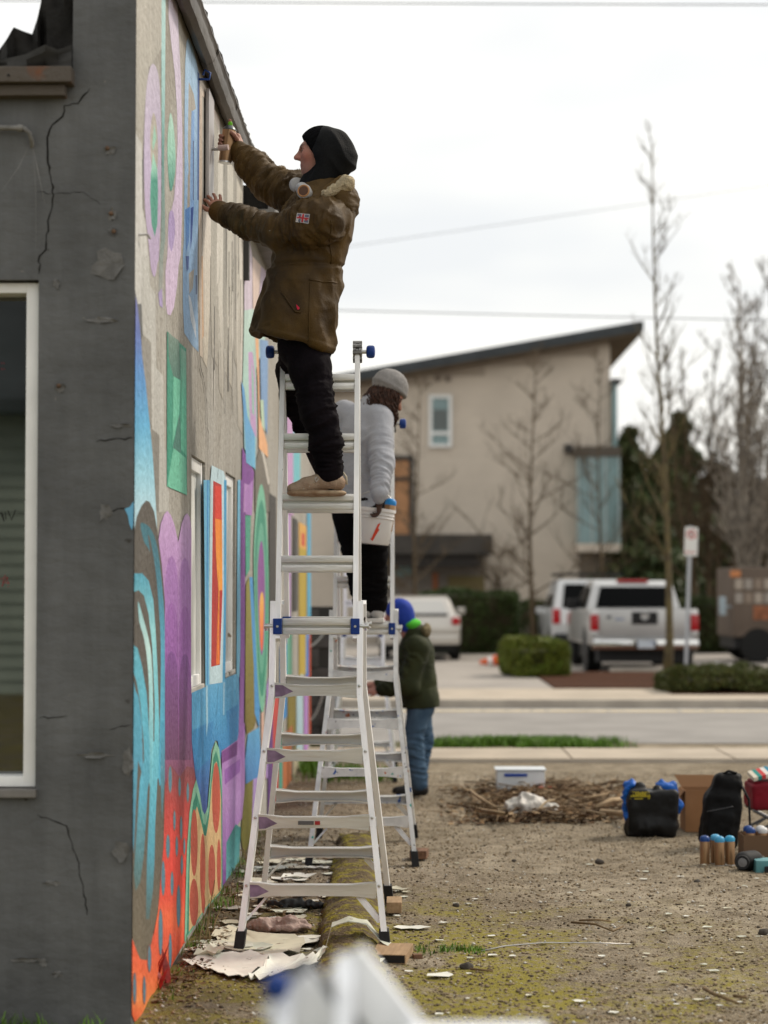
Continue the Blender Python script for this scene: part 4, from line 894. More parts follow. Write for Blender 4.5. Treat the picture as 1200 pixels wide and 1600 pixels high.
# blocks of timber under ladder feet
WOOD = mat('raw_timber', (.40, .27, .155), .8, col2=(.29, .19, .105), scale=10, stretch=(6, .8, 6), bump=.3, bscale=60)
DARKW = mat('dark_timber', (.16, .085, .05), .8, var=.3, scale=10, stretch=(6, .8, 6))
ENDW = mat('charred_end', (.02, .017, .015), .9)
def timber(p, sx, sy, sz, rz, m, label, end=None):
    t_ = thing('timber_block', (p.x, p.y, 0), label, 'wood block', 'timber blocks under the ladder feet', rz)
    MB().bbox((-sx / 2, -sy / 2, -.003), (sx / 2, sy / 2, sz), .004).build('block', m, t_, local=True)
    if end: MB().box((-sx / 2 + .004, -sy / 2 - .002, .003), (sx / 2 - .004, -sy / 2 + .001, sz - .004)).build('end_grain', end, t_, local=True)
    return t_
timber(gnd(612, 1496), .155, .28, .038, -.12, WOOD, 'pale timber block with blackened end under the near right ladder foot', ENDW)
timber(gnd(616, 1421), .075, .20, .05, 0, WOOD, 'small pale timber block under the far right foot of the nearest ladder')
timber(gnd(655, 1339), .10, .16, .045, -.1, DARKW, 'dark reddish timber block under the paint-splashed ladder')
timber(gnd(652, 1497), .04, .03, .018, .3, DARKW, 'tiny dark wood chip beside the pale timber block')

# blurred ladder top and plank right in front of the camera
fg = thing('foreground_ladder', (-.16, 2.75, 0), 'out-of-focus silver ladder top at the bottom edge near the camera', 'ladder')
ax = at(520, 1512, 2.75)
dn = Vector((.80, -.10, -1.0))
for k, (px_, py_, wd) in enumerate(((446, 1548, .042), (540, 1500, .030))):
    b0 = at(px_, py_, 2.75); b1 = b0 + dn * (b0.z / 1.0); n_ = Vector((1, 0, .8)).normalized() * wd
    MB().bar([b0, b1], 0, (n_, Vector((0, .02, 0)))).build('rail', ALUW, fg)
    MB().bar([b0 + Vector((.0, -.03, -.01)), Vector((b0.x + .02, 2.05, 0))], 0, (Vector((.012, 0, 0)), Vector((0, .02, .02)))).build('rear_leg', ALUW, fg)
for k in range(3):
    a_ = at(446, 1548, 2.75) + dn * (.28 + .26 * k); c_ = at(540, 1500, 2.75) + dn * (.30 + .26 * k); MB().bar([a_, c_], 0, (Vector((.012, 0, .012)), Vector((0, .03, 0)))).build('rung', ALUW, fg)
hb_ = at(497, 1532, 2.76); MB().bar([hb_ + Vector((-.03, 0, .02)), hb_ + dn * .12], 0, (Vector((1, 0, .8)).normalized() * .018, Vector((0, .012, 0)))).build('hinge', mat('hinge_pale', (.30, .31, .33), .4, metal=.5), fg)
kb = at(432, 1541, 2.70); MB().lathe([(.010, -.02), (.018, -.014), (.018, .012), (.010, .02)], 14, Matrix.Translation(kb) @ Matrix.Rotation(math.pi / 2, 4, 'X')).build('knob', BLUE, fg, smooth=40)
pk = at(745, 1632, 2.6)
pl = thing('work_plank', (pk.x, 2.6, 0), 'out-of-focus white plank edge at the bottom of the picture', 'plank')
MB().bbox((pk.x - .09, 2.45, pk.z - .03), (pk.x + .10, 2.75, pk.z - .002), .012).build('deck', ALUW, pl, smooth=30)
for sx in (-.07, .07): MB().bar([(pk.x + sx, 2.6, pk.z - .02), (pk.x + sx * 1.3, 2.6, 0)], 0, (Vector((.015, 0, 0)), Vector((0, .1, 0)))).build('leg', ALUW, pl)

# ================================================================== PEOPLE
SKINM = mat('skin', rough=.55, attr='Col', var=.06, scale=40, spec=.35, bump=.15, bscale=160)
def A(px, py, Y): return np.array(at(px, py, Y))
def lerp(a, b, t): return np.array(a) * (1 - t) + np.array(b) * t
def hand_sdf(S, wrist, palm_dir, back_n, up_side, fingers, size=1.0, rad=.0085, thumb=None):
    """palm from the wrist along palm_dir; fingers: list of four polylines in palm space (along, across, lift) ; thumb likewise"""
    d = np.array(palm_dir, float); d /= np.linalg.norm(d); n = np.array(back_n, float); n -= d * (n @ d); n /= np.linalg.norm(n); c = np.cross(n, d)
    if c @ np.array(up_side) < 0: c = -c
    def T(p): return np.array(wrist) + size * (d * p[0] + c * p[1] + n * p[2])
    S.cone(wrist, T((.03, 0, 0)), .026 * size, .026 * size, .012, flat=(n, .75))
    for i, y in enumerate((.028, .009, -.010, -.028)): S.cone(T((.02, y * .7, 0)), T((.088 - .006 * abs(i - 1), y, 0)), .016 * size, .0125 * size, .010)
    for fg_ in fingers:
        P = [T(p) for p in fg_]; r_ = [rad * 1.12, rad * 1.02, rad * .95, rad * .82]
        S.chain(P, [x * size for x in r_[:len(P)]], .003)
    if thumb: P = [T(p) for p in thumb]; S.chain(P, [.014 * size, .0115 * size, .0098 * size, .0085 * size][:len(P)], .006)
    return T
def folds(P, c0, c1, freq, amp, seed, soft=.5, r0=0, r1=1):
    """ring wrinkles across a limb between c0 and c1, broken up by noise"""
    c0, c1 = np.array(c0), np.array(c1); v = c1 - c0; L = np.linalg.norm(v); t = ((P - c0) @ v) / L ** 2
    d = np.linalg.norm(P - (c0 + np.clip(t, 0, 1)[:, None] * v), axis=1)
    m = sstep(-.05, .1, t) * (1 - sstep(.9, 1.05, t)) * (1 - sstep(.10, .16, d))
    q = P * 7.0 + (t * L * freq * .42)[:, None] * (v / L)[None, :] + .9 * np.stack([vnoise(P * 8, seed + k) for k in (1, 2, 3)], 1)
    n = vnoise(q, seed); rid = 1 - np.abs(n) * 2.6; n2 = vnoise(q * 2.1 + 7.3, seed + 4); rid2 = 1 - np.abs(n2) * 2.6
    return amp * m * (np.clip(rid, -.8, 1) + .45 * np.clip(rid2, -.8, 1))

# ------------------------------------------------------------------ painter in the olive parka
def build_painter():
    Y = 9.27
    root = thing('person', (at(500, 775, Y).x, Y, at(500, 775, Y).z), 'person in olive parka and black hood spraying the wall from the tall ladder', 'person')
    hip = A(470, 520, 9.30); chest = A(492, 360, 9.28); neck = A(499, 300, 9.27); headc = A(500, 239, 9.27); hoodc = A(499, 245, 9.27)
    shL = A(519, 341, 9.06); elL = A(434, 365, 9.20); wrL = A(346, 332, 9.52)
    shR = A(500, 318, 9.46); elR = A(425, 290, 9.70); wrR = A(376, 240, 9.86)
    # ---------------- body: one continuous skin mesh, head, hands and all
    S = SDF(np.array([-1.02, 8.98, 1.98]), np.array([-.18, 10.02, 4.0]), .0046)
    S.cone(hip, chest, .10, .11, .03); S.cone(chest, neck, .10, .055, .03); S.cone(neck, headc + np.array([.01, 0, -.05]), .052, .05, .03)
    S.cone(chest + [0, 0, .06], A(515, 343, 9.16), .07, .05, .03); S.cone(chest + [0, 0, .06], shR, .07, .055, .03)
    S.chain([A(515, 343, 9.16), lerp(shL, elL, .5), elL, wrL], [.05, .045, .040, .027], .02); S.chain([shR, elR, wrR], [.05, .040, .027], .02)
    # head, facing -x, lifted slightly
    c = headc
    S.ell(c + [.008, 0, .018], (.092, .075, .088), .02); S.ell(c + [-.030, 0, -.035], (.062, .060, .085), .03)
    S.ell(c + [-.050, 0, -.088], (.034, .036, .030), .025)                        # chin
    S.ell(c + [-.074, 0, .022], (.020, .050, .018), .02)                          # brow
    S.cone(c + [-.082, 0, .018], c + [-.112, 0, -.022], .008, .0125, .014); S.ell(c + [-.098, .012, -.027], (.012, .009, .008), .008); S.ell(c + [-.098, -.012, -.027], (.012, .009, .008), .008)
    S.ell(c + [-.081, 0, -.058], (.013, .022, .0055), .006); S.ell(c + [-.078, 0, -.069], (.013, .020, .006), .006)
    for sy in (-1, 1):
        S.ell(c + [-.058, sy * .044, -.018], (.024, .018, .022), .02)             # cheek
        S.ell(c + [-.083, sy * .030, .006], (.012, .016, .010), .008, 'sub')      # eye socket
        S.ell(c + [-.074, sy * .030, .005], (.0125, .0135, .0115), .003)          # eyeball under the lids
        S.ell(c + [.018, sy * .080, -.01], (.016, .010, .030), .008)
    # left hand pressed on the straightedge
    f4 = [[(.082, .028, 0), (.105, .036, .006), (.128, .044, .002), (.146, .049, -.006)], [(.086, .009, 0), (.116, .013, .008), (.143, .017, .004), (.163, .020, -.004)],
          [(.084, -.010, 0), (.112, -.012, .007), (.138, -.014, .003), (.156, -.016, -.005)], [(.078, -.028, 0), (.099, -.036, .005), (.118, -.043, .001), (.132, -.049, -.006)]]
    tipL = A(321, 300, 9.66)
    hand_sdf(S, wrL, (tipL - wrL) * [1, .9, 1.0] + [0, 0, .02], (.35, -.85, .1), (0, 0, 1), f4, .98, thumb=[(.02, -.026, -.004), (.052, -.058, -.006), (.086, -.074, -.004), (.106, -.078, -.004)])
    # right hand closed round the can, index finger on the cap
    can = A(355.5, 226, 9.86); ax_ = (A(359, 196, 9.86) - A(351.5, 254, 9.86)); ax_ /= np.linalg.norm(ax_); rc = .036
    side = np.array([.85, .55, 0]); side -= ax_ * (side @ ax_); side /= np.linalg.norm(side); fw = np.cross(ax_, side)      # fw points towards/away the camera
    def ring(ang, h, r=rc + .008): return can + ax_ * h + r * (side * math.cos(ang) + fw * math.sin(ang))
    palm = ring(0, .015, .052)
    S.cone(wrR, palm, .028, .034, .015); S.cone(ring(0, .05, .047), ring(0, -.035, .047), .020, .018, .014)
    for h in (.032, .012, -.008):                                                  # three fingers wrap behind the can
        S.chain([ring(.35, h, .048), ring(1.2, h + .006), ring(2.2, h + .008), ring(3.05, h + .004), ring(3.5, h)], [.0105, .0098, .0095, .009, .0078], .003)
    S.chain([ring(.2, .052, .047), ring(.7, .085, .046), ring(1.1, .112, .030), can + ax_ * .122 + side * -.004], [.0108, .010, .0092, .0085], .004)
    S.chain([ring(-.3, .02, .047), ring(-.9, .032, .046), ring(-1.4, .046, .0455), ring(-1.8, .056, .0455)], [.013, .0115, .0102, .009], .005)
    # legs inside the trousers
    kneeN, ankN = A(497, 643, 9.21), A(516, 742, 9.24); kneeF, ankF = A(462, 622, 9.62), A(511, 735, 9.66)
    S.chain([A(480, 535, 9.27), kneeN, ankN], [.06, .05, .036], .02); S.chain([A(472, 535, 9.40), kneeF, ankF], [.06, .05, .036], .02)
    S.cone(ankN, A(515, 760, 9.24), .032, .02, .01); S.cone(A(522, 761, 9.24), A(480, 763, 9.24), .02, .018, .01); S.cone(ankF, A(505, 760, 9.66), .032, .018, .01)
    def skincol(P, N):
        col = np.tile(np.array([.36, .175, .125]), (len(P), 1)); q = P - headc
        m = lambda c_, r_: np.exp(-np.sum(((q - np.array(c_)) / np.array(r_)) ** 2, 1))
        red = np.clip(m((-.105, 0, -.03), (.025, .03, .02)) + m((-.06, .05, -.03), (.04, .03, .03)) + m((-.06, -.05, -.03), (.04, .03, .03)), 0, 1); col = col + red[:, None] * np.array([.06, -.02, -.02])
        st = np.clip(m((-.05, 0, -.085), (.05, .06, .035)) * 1.2, 0, 1)[:, None]; col = col * (1 - .25 * st)
        for sy in (-1, 1):
            br = m((-.080, sy * .030, .028), (.02, .024, .006))[:, None]; col = col * (1 - .8 * np.clip(br * 1.5, 0, 1))
            ey = m((-.088, sy * .030, .004), (.012, .013, .0045))[:, None]; col = col * (1 - .85 * np.clip(ey * 1.6, 0, 1))
        lp = m((-.085, 0, -.063), (.016, .022, .010))[:, None]; col = col * (1 - lp) + lp * np.array([.28, .09, .085])
        mo = m((-.09, 0, -.0635), (.02, .022, .0022))[:, None]; return np.clip(col * (1 - .6 * mo), .01, 1)
    sdf_obj('body', S, SKINM, root, it=1, col=skincol)
    # ---------------- trousers
    TR = mat('black_trousers', (.007, .0052, .007), .85, var=.3, scale=9, spec=.06, bump=.4, bscale=50)
    S = SDF((-.75, 8.98, 2.0), (-.2, 9.85, 2.95), .0065)
    S.cone(hip + [.02, 0, .03], hip + [.02, 0, -.06], .125, .13, .03)
    S.chain([A(480, 530, 9.27), A(484, 575, 9.24), A(497, 642, 9.21), A(510, 690, 9.22), A(515, 738, 9.24)], [.095, .098, .082, .076, .064], .02)
    S.chain([A(470, 545, 9.42), A(463, 580, 9.55), A(464, 622, 9.62), A(482, 665, 9.645), A(511, 735, 9.66)], [.1, .095, .084, .072, .058], .02)
    def dT(P, N): return folds(P, A(480, 590, 9.2), A(515, 705, 9.23), 75, .007, 3) + folds(P, A(513, 690, 9.22), A(516, 735, 9.24), 140, .006, 5) + folds(P, A(465, 560, 9.5), A(500, 700, 9.65), 80, .006, 7) + .003 * fbm(P * 16, 4)
    sdf_obj('trousers', S, TR, root, dT)
    # ---------------- socks and shoes
    SO = mat('dark_sock', (.03, .03, .036), .9, speck=((.2, .2, .2), 130, .62), scale=60, var=.2); SH = mat('tan_canvas_shoe', (.43, .32, .235), .85, col2=(.30, .205, .14), scale=14, bump=.5, bscale=120, speck=((.55, .5, .45), 50, .7))
    SL = mat('worn_sole', (.25, .155, .09), .85, col2=(.40, .30, .2), scale=20, bump=.3, bscale=80); LC = mat('shoelace', (.5, .47, .43), .9)
    for Yf, full in ((9.24, True), (9.66, False)):
        ox = 0 if full else -2
        S = SDF(A(520 + ox, 765, Yf) - [.08, .08, .06], A(520 + ox, 740, Yf) + [.08, .08, .08], .006); S.chain([A(517 + ox, 732, Yf), A(518 + ox, 758, Yf)], [.046, .034], .01); sdf_obj('sock', S, SO, root)
        zt = at(500, 775, Yf).z
        S = SDF(A(440 + ox, 790, Yf) - [.02, .09, .02], A(550 + ox, 725, Yf) + [.02, .09, .02], .0045)
        S.chain([A(458 + ox, 764, Yf), A(480 + ox, 758, Yf), A(505 + ox, 751, Yf), A(528 + ox, 754, Yf)], [.026, .036, .040, .037], .015)
        S.cone(A(518 + ox, 742, Yf), A(519 + ox, 752, Yf), .047, .045, .012)
        S.half((0, 0, zt + .018), (0, 0, -1)); S.cone(A(519 + ox, 725, Yf), A(518 + ox, 748, Yf), .040, .038, .004, 'sub')
        sh = sdf_obj('shoe', S, SH, root, lambda P, N: .0012 * fbm(P * 60, 2))
        S = SDF(A(440 + ox, 790, Yf) - [.02, .09, .02], A(550 + ox, 725, Yf) + [.02, .09, .02], .0045)
        a0, a1, a2 = (np.array([*A(x + ox, 770, Yf)[:2], zt + .013]) for x in (462, 492, 527))
        for q_, r_ in ((a0, .043), (a1, .042), (a2, .040)): pass
        S.cone(a0, a1, .042, .047, .006, flat=((0, 0, 1), .34)); S.cone(a1, a2, .047, .044, .006, flat=((0, 0, 1), .34)); sdf_obj('sole', S, SL, sh, lambda P, N: .0008 * fbm(P * 80, 6), it=1)
        if full:
            q = MB()
            for i in range(6):
                p0 = A(487 + i * 4.6, 750.5 - i * 1.6, Yf); q.tube([p0 + [0, -.036, -.018], p0 + [.006, -.026, .004], p0 + [0, 0, .014], p0 + [-.004, .026, .004]], .0034, 6)
            q.tube([A(497, 745, Yf - .03), A(492, 748, Yf - .045), A(494, 753, Yf - .042), A(499, 747, Yf - .036)], .003, 6); q.build('lace', LC, sh, smooth=0)
            q = MB(); q.tube([A(536, 738, Yf), A(541, 745, Yf), A(542, 757, Yf)], .005, 6); q.build('heel_tab', mat('pale_trim', (.5, .44, .34), .9), sh, smooth=0)
    # ---------------- parka
    PK = mat('olive_parka', (.088, .049, .011), .62, streak=(.2, (9, 9, 5)), col2=(.040, .0215, .005), scale=6, bump=.25, bscale=130, spec=.22, speck=((.33, .29, .22), 75, .775))
    S = SDF((-1.0, 8.93, 2.62), (-.12, 10.05, 3.86), .0065)
    bodyline = [(A(505, 318, 9.28), .145), (A(494, 360, 9.28), .166), (A(480, 415, 9.28), .162), (A(471, 450, 9.28), .168), (A(464, 495, 9.28), .184), (A(456, 530, 9.28), .188), (A(450, 560, 9.28), .190)]
    for (p0, r0), (p1, r1) in zip(bodyline[:-1], bodyline[1:]): S.cone(p0, p1, r0, r1, .03, flat=((0, 1, 0), .86))
    S.ell(A(505, 335, 9.28), (.140, .220, .080), .05)                              # shoulders
    S.chain([A(521, 343, 9.17), A(505, 346, 9.10), lerp(shL, elL, .5), elL, lerp(elL, wrL, .5), wrL + (elL - wrL) * -.04], [.082, .090, .088, .072, .062, .052], .035)
    S.chain([shR, lerp(shR, elR, .5), elR, lerp(elR, wrR, .5), wrR + (elR - wrR) * -.06], [.096, .092, .078, .066, .052], .06)
    # the hem is cut on a slant and hollow inside
    hemn = np.array([-.24, 0, -1.]); S.half(A(455, 537, 9.28), hemn)
    S.cone(A(468, 470, 9.28), A(448, 580, 9.28), .12, .168, .01, 'sub')
    for w_, e_ in ((wrL, elL), (wrR, elR)):
        u = (w_ - e_) / np.linalg.norm(w_ - e_); S.cone(w_ - u * .01, w_ + u * .12, .034, .036, .003, 'sub')
    S.cone(A(499, 312, 9.27), A(494, 262, 9.27), .062, .085, .008, 'sub')          # neck opening
    def dP(P, N):
        d = folds(P, lerp(shL, elL, .35), lerp(elL, wrL, .95), 70, .013, 11) + folds(P, lerp(shR, elR, .3), lerp(elR, wrR, .95), 70, .013, 13)
        d += folds(P, shL + [.03, 0, 0], lerp(shL, elL, .6), 45, .011, 15)
        body = 1 - np.clip(sstep(.0, .1, -.5 - P[:, 0]), 0, 1) * sstep(3.2, 3.25, P[:, 2])
        zz_ = P[:, 2]; waist = at(480, 418, 9.28).z
        q_ = np.stack([P[:, 0] * 7 + P[:, 2] * 2.2, P[:, 1] * 7, P[:, 2] * 3.0 - P[:, 0] * 2.0], 1); d += body * .021 * (.7 - 2.0 * np.abs(vnoise(q_ + .6 * vnoise(P * 6, 40)[:, None], 17)) + .5 * vnoise(q_ * 2.3, 18)) * sstep(.02, .09, waist - zz_)
        d += body * .009 * np.sin(zz_ * 52 + 4 * vnoise(P * 6, 21)) * vnoise(P * 8, 22) * np.exp(-((zz_ - waist - .03) / .10) ** 2)
        d -= .010 * np.exp(-((zz_ - waist) / .010) ** 2) * (P[:, 0] > -.72)
        w_ = P * [17, 17, 15] + .8 * np.stack([vnoise(P * 12, k) for k in (41, 42, 43)], 1); d += .0038 * (.55 - 1.9 * np.abs(vnoise(w_, 44))) + .0012 * fbm(P * 34, 19, 2)
        hz = (P - A(455, 537, 9.28)) @ (hemn / np.linalg.norm(hemn)); d += .004 * np.exp(-((hz + .018) / .008) ** 2)
        return d
    pk = sdf_obj('parka', S, PK, root, dP)
    # hood of the parka thrown back, with fleece inside
    S = SDF((-.62, 9.0, 3.25), (-.15, 9.56, 3.75), .006)
    S.ell(A(534, 318, 9.27), (.078, .150, .105), .02); S.ell(A(528, 306, 9.27), (.088, .150, .050), .03)
    S.cone(A(488, 316, 9.13), A(533, 282, 9.15), .024, .022, .015); S.cone(A(488, 316, 9.40), A(533, 282, 9.40), .024, .022, .015)
    S.cone(A(487, 318, 9.18), A(478, 332, 9.20), .026, .020, .02)
    S.ell(A(520, 276, 9.27), (.068, .120, .048), .02, 'sub'); S.cone(A(500, 315, 9.27), A(502, 255, 9.27), .075, .080, .01, 'sub')
    sdf_obj('hood', S, PK, pk, lambda P, N: .006 * fbm(P * 12, 31, 2) + folds(P, A(520, 345, 9.27), A(545, 300, 9.27), 60, .006, 33))
    S = SDF((-.55, 9.02, 3.3), (-.17, 9.52, 3.7), .006); S.cone(A(508, 305, 9.13), A(541, 287, 9.15), .026, .036, .02); S.cone(A(508, 305, 9.41), A(541, 287, 9.40), .026, .036, .02); S.cone(A(541, 287, 9.15), A(541, 287, 9.40), .036, .036, .02)
    sdf_obj('fleece_lining', S, mat('fleece', (.45, .37, .24), 1.0, var=.25, scale=60, bump=1.5, bscale=130), pk, lambda P, N: .004 * fbm(P * 70, 3, 2))
    # flag patch on the left sleeve: white ground, red cross with blue quarters
    pc = A(472.5, 339, 9.0); u = np.array([1., 0, -.16]); u /= np.linalg.norm(u); v = np.array([.16, -.25, 1.]); v -= u * (u @ v); v /= np.linalg.norm(v)
    def onsleeve(a, b_):                                        # drop a point onto the parka's camera side
        p = pc + u * a + v * b_; o_ = Vector(p) - Vector(wloc(pk)); hit, loc, nn, _ = pk.ray_cast(o_ + Vector((0, -.15, 0)), Vector((0, 1, 0)))
        return (loc + Vector((0, -.0025, 0)) + Vector(wloc(pk))) if hit else Vector(p)
    def patch(name, rects, m, lift):
        q = MB()
        for (a0, a1, b0, b1) in rects:
            n = 5; vs = [onsleeve(a0 + (a1 - a0) * i / n, b0 + (b1 - b0) * j / n) + Vector((0, -lift, 0)) for j in range(n + 1) for i in range(n + 1)]
            q.add(vs, [(j * (n + 1) + i, j * (n + 1) + i + 1, (j + 1) * (n + 1) + i + 1, (j + 1) * (n + 1) + i) for j in range(n) for i in range(n)])
        return q.build(name, m, pk, smooth=0, fix=False)
    patch('sleeve_patch', [(-.030, .030, -.022, .022)], mat('patch_white', (.55, .53, .52), .9), 0)
    patch('patch_quarters', [(-.027, -.008, .006, .019), (.008, .027, .006, .019), (-.027, -.008, -.019, -.006), (.008, .027, -.019, -.006)], mat('patch_blue', (.13, .14, .20), .9), .0008)
    patch('patch_cross', [(-.028, .028, -.0035, .0035), (-.0045, .0045, -.020, .020), (-.02, -.012, .003, .010), (.012, .02, -.010, -.003)], mat('patch_red', (.42, .04, .05), .9), .0015)
    # pocket flap edge and red tag
    def onpk(px, py, lift=.004):
        p = at(px, py, 8.8); o_ = p - wloc(pk); hit, loc, nn, _ = pk.ray_cast(o_, Vector((0, 1, 0)))
        return (loc + wloc(pk) + Vector((0, -lift, 0))) if hit else at(px, py, 9.1)
    q = MB(); q.tube([onpk(432, 438), onpk(440, 450), onpk(448, 462), onpk(455, 472), onpk(464, 473)], .005, 6); q.build('pocket_welt', PK, pk, smooth=0)
    q = MB(); P_ = [onpk(457, 460, .006), onpk(463, 467, .006), onpk(460, 470, .008), onpk(458, 468, .006)]; q.prism(P_, (0, -.003, 0)); q.build('red_tag', mat('red_tag', (.5, .02, .05), .8), pk)
    q = MB(); q.tube([onpk(477 + t * 44, 419 + 1.5 * math.sin(t * 3), .003) for t in np.linspace(0, 1, 14)], .0035, 6); q.build('waist_seam', PK, pk, smooth=0)
    q = MB(); q.tube([onpk(479 - t * 2, 424 + t * 96, .002) for t in np.linspace(0, 1, 14)], .003, 6); q.build('side_seam', PK, pk, smooth=0)
    q = MB(); q.tube([onpk(514 - 3 * t + 2 * math.sin(t * 9), 330 + t * 60, .002) for t in np.linspace(0, 1, 10)], .003, 6); q.build('shoulder_seam', PK, pk, smooth=0)
    # ---------------- beanie and black hood round the head
    BK = mat('black_knit', (.004, .004, .0045), .95, var=.3, scale=60, bump=.4, bscale=150, spec=.05)
    HD = mat('black_hood_cotton', (.0065, .0068, .0075), .75, var=.25, scale=8, bump=.3, bscale=120, spec=.12)
    c = hoodc; S = SDF(c - [.16, .13, .10], c + [.16, .13, .18], .005); S.ell(c + [.010, 0, .042], (.108, .088, .104), .01); S.half(A(485, 236, 9.27), (-.86, 0, -.51)); sdf_obj('beanie', S, BK, root, lambda P, N: .0012 * np.sin(P[:, 1] * 700))
    S = SDF(c - [.18, .16, .20], c + [.22, .16, .20], .0055)
    S.ell(c + [.040, 0, .025], (.118, .108, .118), .02); S.ell(c + [.095, 0, -.020], (.085, .085, .080), .04); S.cone(c + [.03, 0, -.03], c + [.005, 0, -.125], .095, .085, .03)
    S.cone(c + [-.0, 0, -.115], c + [-.015, 0, -.15], .055, .062, .03)
    S.half(c + [-.012, 0, .03], (-1, 0, .50), .004) if False else None
    S.ell(c + [-.082, 0, -.04], (.115, .095, .140), .008, 'sub', Matrix.Rotation(math.radians(28), 4, 'Y')); S.ell(c + [-.06, 0, .09], (.075, .12, .10), .008, 'sub'); S.cone(c + [-.07, 0, -.11], c + [-.2, 0, -.06], .040, .08, .006, 'sub')
    S.ell(c + [.012, 0, .015], (.100, .082, .100), .0, 'sub'); S.cone(A(508, 268, 9.27), A(488, 289, 9.27), .078, .062, .02)
    def dH(P, N):
        q = P - c; return .007 * (.5 - np.abs(np.sin(q[:, 0] * 26 + q[:, 2] * 17 + 2.5 * vnoise(P * 8, 3)))) * sstep(.01, .09, q[:, 0]) + .004 * fbm(P * 14, 5, 2)
    sdf_obj('black_hood', S, HD, root, dH, it=6)
    # ---------------- things he wears and holds
    G = mat('respirator_rubber', (.42, .41, .40), .5, var=.1, scale=10); O_ = mat('respirator_ring', (.45, .23, .10), .5)
    rs = thing('respirator_mask', tuple(A(474, 296, 9.2)), 'grey respirator mask with round filters hanging under the chin of the person in parka', 'mask')
    S = SDF(A(474, 296, 9.22) - [.1, .12, .08], A(474, 296, 9.22) + [.1, .12, .08], .005); S.ell(A(472, 295, 9.22), (.032, .055, .030), .01); sdf_obj('face_piece', S, G, rs)
    for (px, py, Yc) in ((475, 299, 9.105), (463, 289, 9.30)):
        d_ = Vector((-.25, -1 if Yc < 9.2 else 1, .12)).normalized(); M_ = Matrix.Translation(at(px, py, Yc)) @ d_.to_track_quat('Z', 'Y').to_matrix().to_4x4()
        MB().lathe([(.020, -.035), (.032, -.03), (.035, .0), (.032, .006), (.028, .008)], 20, M_).build('filter', G, rs, smooth=40); MB().lathe([(.0285, .004), (.030, .009), (.026, .012), (.0235, .009)], 20, M_).build('filter_ring', O_, rs, smooth=40); MB().lathe([(.024, .004), (.022, .010), (.002, .011)], 20, M_).build('filter_cap', mat('filter_brown', (.10, .05, .03), .6), rs, smooth=40)
    CAN = mat('bronze_can', (.30, .18, .095), .32, metal=.65, var=.08, scale=8, speck=((.06, .04, .03), 18, .74)); STL = mat('can_steel', (.6, .6, .6), .3, metal=.9)
    cn = thing('spray_can', tuple(can - ax_ * .1), 'brown aerosol can with bright green cap held against the wall', 'spray can')
    Mc = Matrix.Translation(Vector(can)) @ Vector(ax_).to_track_quat('Z', 'Y').to_matrix().to_4x4()
    MB().lathe([(.030, -.093), (.0345, -.089), (.0345, .070), (.033, .074)], 24, Mc).build('can_body', CAN, cn, smooth=40)
    MB().lathe([(.0350, -.094), (.0352, -.088), (.0345, -.0865)], 24, Mc).build('bottom_rim', STL, cn, smooth=40)
    MB().lathe([(.0348, .072), (.0352, .076), (.033, .079), (.026, .089), (.017, .096), (.013, .097)], 24, Mc).build('shoulder', mat('dark_dome', (.10, .11, .115), .35, metal=.6), cn, smooth=40)
    MB().lathe([(.011, .096), (.012, .099), (.0115, .112), (.006, .116), (.001, .117)], 16, Mc).build('green_cap', mat('green_cap', (.16, .50, .02), .4), cn, smooth=40)
    MB().box((-.020, -.0353, -.02), (.020, -.0351, .02), Mc).build('printed_label', mat('can_print', (.40, .27, .17), .5, speck=((.1, .06, .04), 90, .5)), cn)
    # straightedge with its handle
    SE = mat('grey_straightedge', (.33, .31, .31), .45, metal=.35, col2=(.48, .45, .44), scale=5, stretch=(1, 1, .3), bump=.2, bscale=60)
    y0, y1 = onwall(318.5, 240).y, onwall(326.5, 240).y; z0, z1 = at(322, 325, 9.75).z, at(322, 150, 9.75).z
    se = thing('spray_shield', (-.985, (y0 + y1) / 2, z0), 'long grey metal straightedge with handle held flat on the mural', 'straightedge')
    MB().bbox((-.993, y0, z0), (-.974, y1, z1), .006).build('blade', SE, se, smooth=30)
    hp = Vector((-.975, (y0 + y1) / 2, at(330, 235, 9.75).z)); MB().tube([hp, hp + Vector((.03, 0, .0)), hp + Vector((.045, -.01, .003))], .009, 10).build('bracket', STEEL, se, smooth=40); MB().tube([hp + Vector((.035, -.008, .003)), hp + Vector((.085, -.02, .004))], .014, 12).build('grip', mat('pink_grip', (.48, .36, .33), .6), se, smooth=40)
    return root
build_painter()

